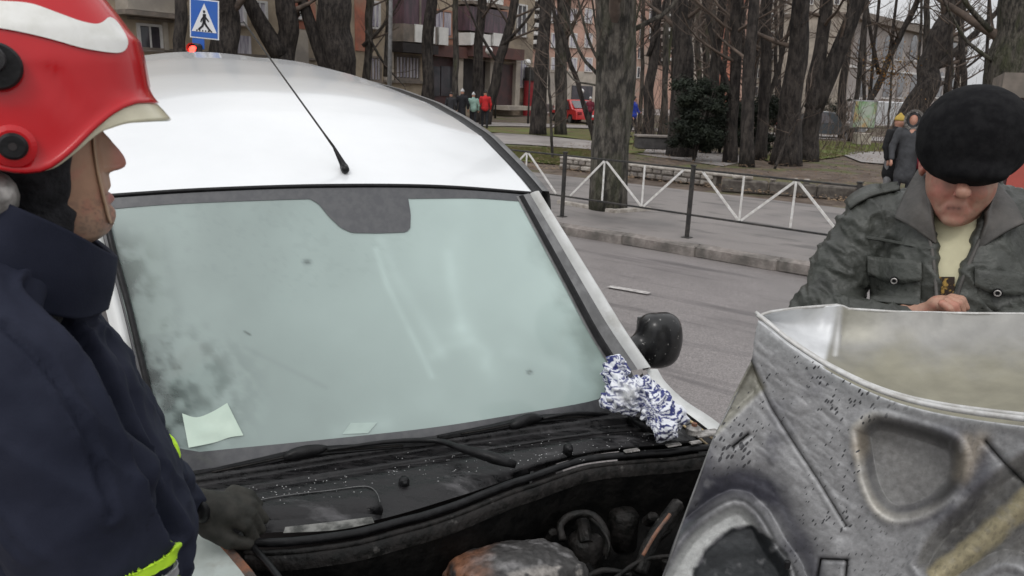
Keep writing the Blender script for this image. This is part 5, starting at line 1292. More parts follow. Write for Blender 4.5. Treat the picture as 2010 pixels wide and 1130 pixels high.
V = verts(rag); ph = 2.2*np.arcsin(np.clip(cluster(V), -1, 1))+7*fbm(V*24, 3)+(V[:, 0]*.5-V[:, 2])*300
sv = np.sin(ph); hl = fbm(V*60, 3)
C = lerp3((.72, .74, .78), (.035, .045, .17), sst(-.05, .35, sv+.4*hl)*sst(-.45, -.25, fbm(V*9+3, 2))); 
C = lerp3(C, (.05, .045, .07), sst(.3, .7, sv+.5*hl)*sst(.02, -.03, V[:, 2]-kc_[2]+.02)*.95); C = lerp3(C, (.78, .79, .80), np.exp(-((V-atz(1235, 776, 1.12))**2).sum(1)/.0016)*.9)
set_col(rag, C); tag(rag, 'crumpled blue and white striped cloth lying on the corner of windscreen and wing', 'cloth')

# ================================================================== BURNT BONNET standing open on its side
poly_ = lambda p: np.array(p, float)
lip = resample(poly_([(1489, 628), (1520, 652), (1560, 684), (1640, 735), (1740, 782), (1850, 812), (2010, 836), (2200, 856), (2330, 864)]), 300)
leftE = resample(poly_([(1489, 628), (1481, 668), (1476, 705), (1440, 775), (1400, 862), (1368, 950), (1332, 1045), (1296, 1140), (1250, 1290)]), 240, False)
bot = resample(poly_([(1250, 1290), (1700, 1300), (2330, 1300)]), 300, False)
rgt = resample(poly_([(2330, 864), (2330, 1080), (2330, 1300)]), 240, False)
u = np.linspace(0, 1, 300)[None, :, None]; v = np.linspace(0, 1, 240)[:, None, None]
G = (1-v)*lip[None]+v*bot[None]+(1-u)*leftE[:, None]+u*rgt[:, None]-((1-u)*(1-v)*lip[0]+u*(1-v)*lip[-1]+(1-u)*v*bot[0]+u*v*bot[-1])
X = G[..., 0].ravel(); Yp = G[..., 1].ravel(); vv = np.repeat(np.linspace(0, 1, 240), 300); uu = np.tile(np.linspace(0, 1, 300), 240)
def pseg(px, py, pts, closed=False):
    d = np.full(len(px), 1e9); P = np.c_[px, py]; pts = np.array(pts, float)
    if closed: pts = np.vstack([pts, pts[:1]])
    for a, b in zip(pts[:-1], pts[1:]):
        t = np.clip(((P-a) @ (b-a))/((b-a) @ (b-a)+1e-9), 0, 1); d = np.minimum(d, np.linalg.norm(P-a-t[:, None]*(b-a), axis=1))
    return d
def inpoly(px, py, pts):
    c = np.zeros(len(px), bool); n = len(pts)
    for i in range(n):
        x1, y1 = pts[i]; x2, y2 = pts[i-1]
        m_ = ((y1 > py) != (y2 > py)); xi = (x2-x1)*(py-y1)/((y2-y1)+1e-9)+x1; c ^= m_ & (px < xi)
    return c
def sdp(px, py, pts): d = pseg(px, py, pts, True); return np.where(inpoly(px, py, pts), -d, d)
def smoothpoly(pts, n=60): P = np.array(pts+pts[:1], float); return resample(P, n)[:-1]
Yt = np.interp(X, [1480, 1640, 1850, 2010, 2330], [1.60, 1.47, 1.30, 1.18, .98]); Yb_ = np.interp(X, [1250, 1480, 2010, 2330], [1.44, 1.36, 1.12, .96])
D = Yt*(1-vv)+Yb_*vv+.05*np.sin(vv*math.pi)*0
D += .05*np.exp(-((X-1489)/60)**2)*0
# embossing (positive = away from the camera)
tri = smoothpoly([(1684, 846), (1722, 822), (1800, 838), (1872, 866), (1890, 905), (1880, 950), (1848, 985), (1800, 1010), (1755, 1014), (1722, 990), (1700, 940)])
st_ = sdp(X, Yp, tri); D += .062*sst(10, -24, st_)-.006*np.exp(-(st_-8)**2/120)
dome = smoothpoly([(1300, 1120), (1345, 1050), (1400, 1005), (1448, 985), (1486, 1012), (1520, 1070), (1560, 1140), (1570, 1300), (1200, 1300), (1240, 1210)])
sd1 = sdp(X, Yp, dome); D += -.016*np.exp(-(sd1/8)**2)+.016*np.exp(-((sd1-24)/13)**2)+.020*sst(-6, -24, sd1)
ch = smoothpoly([(1384, 1080), (1430, 1042), (1480, 1034), (1520, 1062), (1545, 1100), (1550, 1160), (1500, 1220), (1380, 1200), (1365, 1130)])
sd2 = sdp(X, Yp, ch); D += .006*sst(4, -4, sd2)
arc = pseg(X, Yp, [(1340, 1030), (1400, 960), (1450, 936), (1500, 945), (1540, 1000), (1590, 1090), (1620, 1200)]); D += .016*np.exp(-(arc/30)**2)
cut = pseg(X, Yp, [(1474, 706), (1492, 752), (1515, 800), (1560, 870), (1612, 950), (1662, 1032)]); D += .007*np.exp(-(cut/3.6)**2)-.0015*np.exp(-((cut-9)/5)**2)+.004*np.exp(-(cut/30)**2)
elo = smoothpoly([(1800, 1110), (1822, 1060), (1870, 1010), (1950, 935), (2040, 880), (2200, 860), (2300, 900), (2300, 1120), (2100, 1150), (1980, 1100), (1900, 1140), (1840, 1160)])
sd3 = sdp(X, Yp, elo); D += .030*sst(10, -26, sd3)-.006*np.exp(-(sd3-8)**2/90)
bar_ = pseg(X, Yp, [(1830, 1140), (1900, 1085), (2010, 990), (2120, 900)]); D -= .022*np.exp(-(bar_/26)**2)
crs = pseg(X, Yp, [(1936, 866), (1975, 910), (2030, 965)]); D += .012*np.exp(-(crs/7)**2)
slot = pseg(X, Yp, [(1438, 876), (1468, 852)]); D += .02*np.exp(-(slot/4.0)**2)
rect = np.array([(1604, 1140), (1612, 1096), (1664, 1098), (1660, 1140)]); sr_ = sdp(X, Yp, rect); D += .02*sst(4, -4, np.abs(sr_)-4)
fold = sdp(X, Yp, [(1474, 706), (1505, 760), (1400, 860), (1420, 790)]); D += .014*sst(4, -14, fold)
D += .0013*np.abs(fbm(np.c_[(X*.6-Yp*.8)/18, (X*.8+Yp*.6)/60, X*0+1], 4))*3*sst(1760, 1600, X)*sst(.75, .3, vv)+.0035*fbm(np.c_[X/40, Yp/40, X*0], 4)+.005*fbm(np.c_[X/120, Yp/120, X*0+5], 3)
# rolled lip: top rows curl away
D -= .012*np.exp(-(vv/.03)**2)
bon = empty('burnt_bonnet', atY(1700, 1100, 1.4), 'scorched grey bonnet torn from the van, raised with its ribbed inner side towards the camera', 'bonnet')
hm = bpy.data.materials.new('scorched_steel'); hm.use_nodes = True; t = hm.node_tree; N = t.nodes; L = t.links; b = N['Principled BSDF']
b.inputs['Roughness'].default_value = .46; b.inputs['Metallic'].default_value = .2; b.inputs['Specular IOR Level'].default_value = .5
at = N.new('ShaderNodeAttribute'); at.attribute_name = 'Col'; uv = N.new('ShaderNodeUVMap'); uv.uv_map = 'sheet'
mp0 = N.new('ShaderNodeMapping'); mp0.inputs['Rotation'].default_value = (0, 0, math.radians(52)); L.new(uv.outputs[0], mp0.inputs[0])
mp = N.new('ShaderNodeMapping'); mp.inputs['Scale'].default_value = (55, 135, 1); L.new(mp0.outputs[0], mp.inputs[0])
vo = N.new('ShaderNodeTexVoronoi'); vo.inputs['Scale'].default_value = 1.0; vo.inputs['Randomness'].default_value = 1; L.new(mp.outputs[0], vo.inputs['Vector'])
n1 = N.new('ShaderNodeTexNoise'); n1.inputs['Scale'].default_value = 5; n1.inputs['Detail'].default_value = 8; L.new(uv.outputs[0], n1.inputs['Vector'])
thr = N.new('ShaderNodeMapRange'); thr.inputs[1].default_value = .42; thr.inputs[2].default_value = .62; thr.inputs[3].default_value = .04; thr.inputs[4].default_value = .36; L.new(n1.outputs[0], thr.inputs[0])
sp = N.new('ShaderNodeMath'); sp.operation = 'LESS_THAN'; L.new(vo.outputs['Distance'], sp.inputs[0]); L.new(thr.outputs[0], sp.inputs[1])
spa = N.new('ShaderNodeMath'); spa.operation = 'MULTIPLY'; L.new(sp.outputs[0], spa.inputs[0]); L.new(at.outputs['Alpha'], spa.inputs[1])
n2 = N.new('ShaderNodeTexNoise'); n2.inputs['Scale'].default_value = 60; n2.inputs['Detail'].default_value = 8; n2.inputs['Roughness'].default_value = .7; L.new(uv.outputs[0], n2.inputs['Vector'])
mr = N.new('ShaderNodeMapRange'); mr.inputs[1].default_value = .3; mr.inputs[2].default_value = .7; mr.inputs[3].default_value = .68; mr.inputs[4].default_value = 1.2; L.new(n2.outputs[0], mr.inputs[0])
sc = N.new('ShaderNodeVectorMath'); sc.operation = 'SCALE'; L.new(at.outputs['Color'], sc.inputs[0]); L.new(mr.outputs[0], sc.inputs['Scale'])
mixc = N.new('ShaderNodeMix'); mixc.data_type = 'RGBA'; L.new(spa.outputs[0], mixc.inputs[0]); L.new(sc.outputs[0], mixc.inputs[6]); mixc.inputs[7].default_value = (.055, .055, .06, 1)
L.new(mixc.outputs[2], b.inputs['Base Color'])
bp = N.new('ShaderNodeBump'); bp.inputs['Strength'].default_value = .5; bp.inputs['Distance'].default_value = .003; L.new(n2.outputs[0], bp.inputs['Height']); L.new(bp.outputs[0], b.inputs['Normal'])
def uvs(o, px, py):
    l = o.data.uv_layers.new(name='sheet'); idx = np.empty(len(o.data.loops), np.int32); o.data.loops.foreach_get('vertex_index', idx)
    l.data.foreach_set('uv', np.c_[px[idx]/1000, py[idx]/1000].ravel().astype(np.float32))
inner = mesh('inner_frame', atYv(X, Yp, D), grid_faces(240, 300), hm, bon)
base = np.tile(np.array([.295, .295, .30]), (len(X), 1)); nn_ = fbm(np.c_[X/90, Yp/90, X*0+9], 5); n3 = fbm(np.c_[X/22, Yp/22, X*0+2], 4)
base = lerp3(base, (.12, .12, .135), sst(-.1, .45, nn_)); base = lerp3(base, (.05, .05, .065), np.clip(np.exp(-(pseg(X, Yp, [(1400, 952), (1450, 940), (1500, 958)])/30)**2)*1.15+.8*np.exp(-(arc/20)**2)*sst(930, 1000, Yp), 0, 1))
base = lerp3(base, (.48, .46, .42), sst(14, 2, np.abs(st_-6))*sst(1780, 1700, X)*.9+sst(14, 2, np.abs(st_-2))*sst(960, 1005, Yp)*.6)  # recess's left and lower rim painted bright as if catching light
base = lerp3(base, (.05, .05, .05), np.clip(np.exp(-((st_+5)/13)**2)*sst(1700, 1790, X+(880-Yp)*.8), 0, 1)*.97)  # shade of the recess's top and right walls painted dark
base = lerp3(base, (.30, .295, .285), sst(0, -30, st_)*.7)
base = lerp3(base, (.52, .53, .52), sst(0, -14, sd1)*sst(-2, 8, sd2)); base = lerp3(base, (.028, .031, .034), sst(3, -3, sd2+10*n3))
base = lerp3(base, (.16, .155, .14), sst(5, -25, sd3)*(.6+.4*n3)); base = lerp3(base, (.42, .37, .24), sst(30, 14, bar_+8*n3)*sst(0, -12, sd3))
base = lerp3(base, (.42, .36, .28), np.clip(sst(24, 6, np.hypot(X-1688, (Yp-870)*.5))*.8+np.exp(-(pseg(X, Yp, [(1905, 860), (1890, 930), (1930, 850)])/18)**2)*.6, 0, 1))
base = lerp3(base, (.05, .05, .05), np.clip(np.exp(-(cut/3.2)**2)+np.exp(-(slot/4.5)**2)*1.2+sst(5, 2, np.abs(sr_))*.95+np.exp(-(crs/6)**2)+np.exp(-((sd1-4)/4)**2)*.7, 0, 1))  # shading in the cut, slot, hole edge and creases put into the colour
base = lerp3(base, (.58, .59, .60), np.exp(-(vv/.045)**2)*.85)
base = lerp3(base, (.5, .5, .51), sst(.25, .6, n3)*.25)
base = lerp3(base, (.20, .19, .13), sst(5, -5, fold)*.6)
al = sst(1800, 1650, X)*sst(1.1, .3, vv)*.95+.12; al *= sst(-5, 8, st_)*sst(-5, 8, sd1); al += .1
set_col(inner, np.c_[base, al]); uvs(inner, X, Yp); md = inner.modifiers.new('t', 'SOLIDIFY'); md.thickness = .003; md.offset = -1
# hem along the lip
hemp = atYv(lip[:, 0], lip[:, 1], np.interp(lip[:, 0], [1480, 1640, 1850, 2010, 2330], [1.60, 1.47, 1.30, 1.18, .98])-.012)
hem_m = mat('scuffed_hem', (.56, .56, .55), (.42, .41, .39), 30, .45, bump=.6, bscale=90, metal=.2, bdist=.003)
MB().tube(hemp[::3]+[0, .012, .008], .0052, 8).build('rolled_hem', hem_m, bon, smooth=True)
MB().tube(hemp[::3]+[0, .026, .010], .0042, 8).build('hem_bead', hem_m, bon, smooth=True)
# outer skin seen inside above the lip
topE = resample(poly_([(1489, 622), (1505, 613), (1560, 605), (1650, 598), (1662, 606), (1760, 612), (1900, 615), (2010, 616), (2330, 622)]), 260, False)
lowE = resample(poly_([(1492, 632), (1525, 660), (1562, 690), (1640, 742), (1740, 790), (1850, 820), (2010, 846), (2200, 866), (2330, 874)]), 260)
V = []; gp = []
for i in range(70):
    w = i/69; w2 = w
    for j in range(260):
        p = topE[j]*(1-w2)+lowE[j]*w2; x = p[0]
        yt = np.interp(x, [1480, 1640, 1850, 2010, 2330], [1.61, 1.68, 1.64, 1.58, 1.40]); yl = np.interp(x, [1480, 1640, 1850, 2010, 2330], [1.60, 1.49, 1.32, 1.20, 1.0])+.02
        y = yt*(1-w)+yl*w+.05*math.sin(math.pi*w)
        y += .020*math.exp(-((x-(1642-30*w))/16)**2)*(1-w)*-1+.03*sst(1655-40*w, 1625-40*w, x)*(1-w)*0
        V.append((p[0], p[1], y)); gp.append(p)
V = np.array(V); gp = np.array(gp)
Yv = V[:, 2]+.006*fbm(np.c_[gp/90, gp[:, 0]*0], 3)
osk = mesh('outer_skin', atYv(V[:, 0], V[:, 1], Yv), grid_faces(70, 260), colattr_mat('heat_stained_steel', rough=.5, metal=.25, bump=.25, bscale=60, vary=.14, vscale=20), bon)
x, y = gp.T; nn_ = fbm(np.c_[x/80, y/50, x*0], 4)
C = np.tile(np.array([.26, .255, .24]), (len(x), 1)); C = lerp3(C, (.25, .235, .165), sst(660, 740, y+60*nn_)*.75); C = lerp3(C, (.40, .385, .32), sst(1760, 1680, x)*sst(690, 660, y)*.6*(x > 1650))
C = lerp3(C, (.60, .61, .62), sst(1652-.25*(y-600), 1640-.25*(y-600), x)); C = lerp3(C, (.75, .75, .75), np.exp(-((x-1648+.1*(y-600))/5)**2)*.6*(y < 700)); C = lerp3(C, (.13, .12, .11), sst(1960, 2030, x)*sst(.0, .3, nn_)*.5)  # highlight left of the fold and along its crest painted in
set_col(osk, C); md = osk.modifiers.new('t', 'SOLIDIFY'); md.thickness = .003; md.offset = -1
te = atYv(topE[:, 0], topE[:, 1], np.interp(topE[:, 0], [1480, 1640, 1850, 2010, 2330], [1.61, 1.68, 1.64, 1.58, 1.40]))
MB().tube(te[::4], .0035, 6).build('edge_fold', hem_m, bon, smooth=True)
MB().tube([atY(1476, 712, 1.59), atY(1400, 862, 1.53), atY(1332, 1045, 1.46), atY(1250, 1290, 1.43)], .0022, 6).build('edge_fold', M['chrome'], bon, smooth=True)
MB().box(atY(1545, 1108, 1.34), (.012, .01, .02), bev=.003).build('clip', M['rubber'], bon)

# ================================================================== FIREFIGHTER (left foreground)
def hdir(px, py=400):
    d = ray(px, py).copy(); d[2] = 0; return d/np.linalg.norm(d)
rh = hdir(110); Hc = atY(110, 230, .95)
def hp(px, py, lat): return onplane(px, py, Hc, rh)+rh*lat
ff = empty('firefighter_person', atY(110, 1130, 1.0)*np.array([1, 1, 0]), 'firefighter in a red helmet and navy jacket seen in profile at the left', 'person')
ff.name = 'person'
pf = [(150, 175), (180, 190), (220, 200), (240, 203), (252, 199), (262, 206), (270, 214), (280, 222), (292, 233), (304, 242), (312, 246), (320, 248), (327, 245), (332, 236), (336, 218), (342, 214), (352, 216), (364, 218), (370, 215), (375, 210), (379, 218), (386, 224), (392, 225), (397, 219), (401, 217), (407, 223), (414, 227), (424, 228), (434, 225), (445, 220), (456, 212), (466, 198), (473, 180), (478, 162), (490, 152), (520, 146), (560, 125), (640, 85)]
bf_ = [(150, 172), (200, 188), (240, 192), (262, 188), (280, 190), (300, 196), (335, 205), (364, 211), (380, 213), (400, 213), (420, 217), (440, 213), (456, 205), (466, 190), (473, 176), (478, 160), (490, 152), (520, 146), (560, 125), (640, 85)]
bk = [(150, 0), (300, 2), (400, 15), (450, 30), (640, 20)]
hw_ = [(150, .074), (250, .075), (300, .073), (340, .069), (380, .062), (420, .055), (450, .050), (470, .047), (490, .055), (560, .06), (640, .07)]
CX = 95
def ring(py, th, off=0.0, nose=True):
    f = spline(py, bf_); b = spline(py, bk); w = spline(py, hw_)+off; ct, st_ = np.cos(th), np.sin(th)
    lat = w*np.sign(st_)*np.abs(st_)**.85
    k = np.abs(ct)**.75
    x = np.where(ct > 0, CX+(f-CX+off*1500)*k, CX-(CX-b+off*1500)*k)
    if nose:
        nb_ = spline(py, pf)-f; x = x+nb_*np.exp(-(lat/.0125)**2)*(ct > 0)
        if 322 < py < 336: x = x+8*np.exp(-((np.abs(lat)-.014)/.006)**2)*(ct > 0)
    return x, lat
pys = np.r_[np.linspace(150, 240, 16), np.linspace(244, 480, 110), np.linspace(486, 640, 20)]
a_ = np.linspace(-1, 1, 121)[:-1]; ths = np.pi*np.sign(a_)*np.abs(a_)**1.5
V = []; PX = []
for py in pys:
    x, lat = ring(py, ths); V += [hp(px_, py, l) for px_, l in zip(x, lat)]; PX += [(px_, py) for px_ in x]
# torso under the jacket continues the same surface
nr_ = len(pys)
for k, (py, cx_, rx, ry) in enumerate([(680, 40, .05, .08), (760, 60, .07, .11), (900, 110, .08, .11), (1050, 130, .08, .11)]):
    c = hp(cx_, py, .03); fw_ = np.cross([0, 0, 1.], rh); fw_ = -fw_ if fw_[0] < 0 else fw_
    V += [c+fw_*rx*math.cos(t_)+rh*ry*math.sin(t_) for t_ in ths]; PX += [(0, py)]*120; nr_ += 1
F_ = grid_faces(nr_, 120, True)+[tuple(range(120)), tuple(range((nr_-1)*120, nr_*120))[::-1]]
skin_a = colattr_mat('face_skin', rough=.5, bump=.25, bscale=260, vary=.08, vscale=60, bdist=.001)
fb_ = mesh('body', V, F_, skin_a, ff); fixn(fb_)
PX = np.array(PX); x, y = PX.T
C = np.tile(np.array([.40, .235, .155]), (len(x), 1)); nn_ = fbm(np.array(V)*60, 4)
C = lerp3(C, (.46, .19, .145), sst(205, 235, x)*sst(262, 290, y)*sst(345, 330, y)*.9); C = lerp3(C, (.27, .185, .135), sst(395, 440, y)*.7+.0*x)
C = lerp3(C, (.42, .15, .13), sst(205, 214, x)*sst(370, 377, y)*sst(400, 394, y)); C = lerp3(C, (.40, .18, .13), sst(.0, .4, nn_)*.6); C = lerp3(C, (.20, .135, .10), sst(.0, .4, fbm(np.array(V)*320, 2))*sst(350, 410, y)*.7); C = lerp3(C, (.16, .07, .05), np.exp(-((y-376)/1.8)**2)*sst(190, 203, x)*.8); C = lerp3(C, (.10, .05, .04), np.exp(-(((x-226)/9)**2+((y-335)/3.2)**2))*.8)
set_col(fb_, C)
# eye (under the visor edge)
for sg in (-1, 1): ball('eye', hp(172, 246, sg*.028), .0115, M['signwhite'], ff)
def face_lat(px, py, off=.0):
    w = spline(py, hw_)+off; f = spline(py, bf_)+off*1500; b = spline(py, bk)-off*1500
    k = (px-CX)/(f-CX) if px > CX else (CX-px)/(CX-b)
    c = min(max(k, 0), .999)**(1/.75); return -w*math.sqrt(1-c*c)**.85
# skin toned strap
sp_ = resample(np.array([(180, 258), (182, 290), (188, 330), (196, 365), (205, 400), (213, 428), (220, 438)], float), 30)
st1 = [hp(x-3.5, y, face_lat(x-3.5, y, .001)) for x, y in sp_]; st2 = [hp(x, y, face_lat(x, y, .0045)) for x, y in sp_]; st3 = [hp(x+4, y, face_lat(min(x+4, spline(y, bf_)), y, .001)) for x, y in sp_]
skin('chin_strap', [st1, st2, st3], mat('tan_strap', (.46, .31, .20), (.40, .27, .18), 40, .6), ff, n=40, sub=3)
# balaclava
bnd = [(225, 150), (283, 141), (330, 139), (387, 136), (398, 148), (405, 152), (421, 144), (446, 145), (462, 155), (470, 172), (477, 180), (486, 215), (500, 218)]
M['navyblack'] = mat('black_knit_hood', (.012, .012, .014), (.026, .026, .03), 30, .9, bump=.5, bscale=120)
V = []; rr = np.linspace(225, 640, 80); n_ = 70
for py in rr:
    bx_ = spline(py, bnd) if py < 500 else 400; off = .009+.004*math.sin(py*.045)
    f = spline(py, bf_)+off*1500; c = min(max((min(bx_, f)-CX)/(f-CX), 0), 1)**(1/.75); t0 = math.acos(min(c, 1))
    if py < 478: t0 = max(t0, .5)
    th = np.linspace(-t0, -2*math.pi+t0, n_); w = spline(py, hw_)
    b = spline(py, bk)
    for j, t_ in enumerate(th):
        o2 = off+.003*math.sin(py*.09+4*t_)+(-.006 if j in (0, n_-1) else 0)
        x_, l_ = ring(py, np.array([t_]), o2, False); V.append(hp(x_[0], py, l_[0]))
hoodm = mesh('balaclava', V, grid_faces(80, n_), M['navyblack'], ff)
md = hoodm.modifiers.new('t', 'SOLIDIFY'); md.thickness = .003
# helmet
HF = [(-80, 40), (-74, 90), (-60, 132), (-40, 165), (-20, 188), (0, 204), (30, 228), (60, 250), (82, 271), (120, 281), (173, 291), (198, 300), (215, 301), (330, 300)]
HB = [(-80, 40), (-70, -10), (-40, -70), (0, -110), (60, -145), (120, -160), (200, -165), (330, -150)]
HW = [(-80, .004), (-74, .035), (-60, .055), (-30, .08), (0, .094), (60, .112), (120, .121), (200, .126), (330, .13)]
rimx = [(-170, 300), (-60, 300), (0, 305), (40, 312), (70, 313), (100, 302), (130, 277), (170, 237), (200, 214), (225, 201), (250, 194), (275, 195), (302, 200)]
HCX = 55
def hring(py, th, off=0.0):
    f = spline(py, HF)+off*1500; b = spline(py, HB)-off*1500; w = spline(py, HW)+off
    ct, st_ = math.cos(th), math.sin(th); lat = w*np.sign(st_)*abs(st_)**.8; k = abs(ct)**.8
    return (HCX+(f-HCX)*k if ct > 0 else HCX-(HCX-b)*k), lat
def helm_lat(px, py, off=0.0):
    f = spline(py, HF); b = spline(py, HB); w = spline(py, HW)
    k = (px-HCX)/(f-HCX) if px > HCX else (HCX-px)/(HCX-b)
    c = min(max(k, 0), .9999)**(1/.8); return -(w*math.sqrt(1-c*c)**.8+off)
def rimpt(th):
    py = 250.
    for _ in range(25):
        px, lat = hring(py, th); py = py*.4+.6*spline(px, rimx)
    return px, py, lat
NT = 120; TH = [2*math.pi*k/NT for k in range(NT)]; rimv = [rimpt(t_) for t_ in TH]; V = []
for i in range(56):
    t_ = (i/55)
    for k, th in enumerate(TH):
        py = rimv[k][1]*(1-t_)+(-79)*t_; px, lat = hring(py, th)
        rel = py-rimv[k][1]
        flare = .006*math.exp(rel/9.) if rel > -60 else 0      # rolled edge
        crease = -.004*math.exp(-((px-(95+(py-130)*.55))/14)**2)*sst(110, 150, py)*sst(235, 190, py) if math.sin(th) < 0 else 0
        px2, lat2 = hring(py, th, flare+crease+.0035*math.exp(-(lat/.012)**2)*(math.cos(th) > -.2)*(py < 170))
        V.append(hp(px2, py, lat2))
M['helmet_red'] = mat('helmet_red_gloss', (.52, .004, .010), (.46, .004, .009), 3, .22, spec=.3, coat=.35, bump=.05, bscale=30)
hl = mesh('helmet', V, grid_faces(56, NT, True), M['helmet_red'], ff); fixn(hl); md = hl.modifiers.new('t', 'SOLIDIFY'); md.thickness = .004
def onhelm(px, py, off): return hp(px, py, helm_lat(px, py, off))
up_ = resample(np.array([(-60, 8), (0, 13), (60, 18), (110, 35), (150, 49), (178, 54), (192, 50), (203, 41), (212, 40), (224, 50), (234, 66)], float), 50)
lo_ = resample(np.array([(-60, 54), (0, 62), (50, 71), (100, 83), (150, 97), (190, 104), (218, 106), (232, 102), (239, 92), (240, 82), (236, 70)], float), 50)
M['refl_white'] = mat('white_reflective_tape', (.74, .74, .71), (.66, .66, .62), 40, .4, coat=.3)
rows_ = [[onhelm(*(up_[j]*(1-w)+lo_[j]*w), .0028) for j in range(50)] for w in np.linspace(0, 1, 10)]
oo = mesh('reflective_stripe', [p for r in rows_ for p in r], grid_faces(10, 50), M['refl_white'], hl)
def disc(name, px, py, rpx, h0, h1, m_, par, n=28, tap=.9):
    c = onhelm(px, py, 0); r = rpx*np.dot(c-CO, FW)/1500
    return MB().tube([c-rh*h0, c-rh*(h1-.003), c-rh*h1], [r, r, r*tap], n).build(name, m_, par, smooth=False)
k1 = disc('visor_knob', 2, 130, 46, -.02, .016, M['rubber'], hl); disc('knob_cap', -6, 118, 26, .015, .024, M['plastic'], k1)
r1 = disc('rivet_ring', 32, 268, 41, -.03, .010, M['helmet_red'], hl, tap=.75); r2 = disc('rivet', 32, 268, 26, .0, .016, M['rubber'], hl, tap=.8); disc('rivet_centre', 32, 268, 8, .01, .0175, M['shade'], r2)
# pale visor band under the rim
vu = [(74, 311), (100, 300), (130, 275), (170, 235), (200, 212), (225, 200), (250, 193), (275, 194), (300, 199)]
vl = [(76, 314), (106, 306), (140, 282), (180, 250), (205, 240), (232, 233), (262, 231), (298, 231), (333, 233)]
near_u = resample(np.array(vu, float), 40); near_l = resample(np.array(vl, float), 40)
lats = [helm_lat(min(p[0], spline(p[1], HF)), p[1]) for p in near_u]
U_ = [hp(p[0], p[1], l*.985) for p, l in zip(near_u, lats)]+[hp(p[0], p[1], -l*.985) for p, l in list(zip(near_u, lats))[::-1][1:]]
L_ = [hp(p[0], p[1], l*.96) for p, l in zip(near_l, lats)]+[hp(p[0], p[1], -l*.96) for p, l in list(zip(near_l, lats))[::-1][1:]]
M['visor'] = mat('yellowed_clear_visor', (.82, .78, .58), (.74, .70, .52), 20, .15, coat=.6, trans=.25)
skin('visor', [U_, [(a*.5+b*.5)+np.array([0, 0, .001]) for a, b in zip(U_, L_)], L_], M['visor'], hl, n=100, sub=3, thick=.003, sm=False)
MB().tube([p+np.array([0, 0, .002]) for p in U_], .0025, 6).build('rim_trim', M['rubber'], hl, smooth=True)
ball('helmet_lamp', hp(-14, 362, -.10), .030, M['galv'], hl)
# jacket
rb = hdir(170); Bc = atY(170, 800, 1.0)
def bp_(px, py, lat): return onplane(px, py, Bc+rb*lat, rb)
def chain(P, pts, k=.03, flat=None):
    d = None; k = .006
    Q = [(bp_(a, b_, l), r) for a, b_, l, r in pts]
    for (p, r), (q, s_) in zip(Q[:-1], Q[1:]):
        c = cap(P, p, q, r*np.dot(p-CO, FW)/1500, s_*np.dot(q-CO, FW)/1500, flat); d = c if d is None else smin(d, c, k)
    return d
torso = [(100, 600, .02, 92), (78, 680, .02, 130), (98, 770, .02, 152), (122, 860, .02, 166), (150, 960, .02, 184), (170, 1060, .02, 200), (166, 1200, .02, 190), (160, 1400, .02, 200)]
sleeveN = [(-60, 640, -.17, 140), (5, 740, -.22, 140), (72, 850, -.235, 148), (140, 980, -.24, 148), (188, 1100, -.23, 144), (225, 1300, -.2, 134)]
sleeveF = [(120, 640, .17, 78), (205, 760, .25, 66), (262, 850, .30, 58), (312, 930, .40, 46), (362, 985, .50, 38)]
def jk(P):
    d = chain(P, torso, .05, (rb, .82)); d = smin(d, chain(P, sleeveF, .03), .02)
    d = np.minimum(d, chain(P, [(0, 800, .08, 160), (30, 1000, .08, 195), (40, 1300, .08, 210)], .05))
    s_ = chain(P, sleeveN, .03); d = smin(smax(d, -(s_-.020), .012), s_, .002)
    return d
lo_b = np.array([-1.15, .55, .95]); hi_b = np.array([-.25, 1.75, 1.85])
fwj = np.cross([0, 0, 1.], rb); fwj = -fwj if fwj[0] < 0 else fwj
def jdisp(V):
    d0 = (V @ np.array([.55, .1, -.83])); q = V*np.array([7, 7, 3.2])
    a = fbm(q+4, 3); b = 1-np.abs(fbm(np.c_[V[:, 0]*9+V[:, 2]*6, V[:, 1]*6, V[:, 2]*3.2+V[:, 0]*2], 3))*2
    q3 = V-bp_(20, 700, -.2); r3 = np.linalg.norm(q3, axis=1); an = np.arctan2(q3[:, 2], q3[:, 0]); rad = np.sin(an*13+3*vnoise(V*5))*sst(.1, .2, r3)*sst(.7, .35, r3)
    k = sst(.05, .10, np.abs((V-pB) @ axd-.03)+(((V-pB) @ rb) > .15)*.2)
    ac = q3 @ (fwj*.85+np.array([0, 0, .53])); al_ = q3 @ (fwj*.53-np.array([0, 0, .85])); la = V @ rb
    rg = 1-np.abs(fbm(np.c_[ac*15, al_*3.5, la*6], 3))*2.4
    zz_ = (V-CO) @ FW; pxx = 1005+F_PX*((V-CO) @ RT)/zz_; pyy = 565-F_PX*((V-CO) @ UP)/zz_
    d1 = pseg(pxx, pyy, [(52, 560), (120, 622), (180, 700), (230, 800), (262, 880), (304, 970), (345, 1050)]); d2 = pseg(pxx, pyy, [(10, 640), (90, 720), (150, 820), (190, 920), (216, 1010)])
    d3 = pseg(pxx, pyy, [(205, 560), (203, 620), (236, 700), (270, 800), (300, 880), (322, 960), (340, 1040)])
    seam_ = -.015*np.exp(-(d1/9)**2)+.008*np.exp(-((d1-20)/10)**2)-.005*np.exp(-(d2/9)**2)+.004*np.exp(-((d2-18)/12)**2)-.004*np.exp(-(d3/6)**2)+.003*np.exp(-((d3-12)/6)**2)
    return seam_+(.009*a+.006*b**3+.008*np.clip(rg, -.6, 1)**3+.0025*rad)*(.15+.85*k)+.002*fbm(V*40, 2)-.006
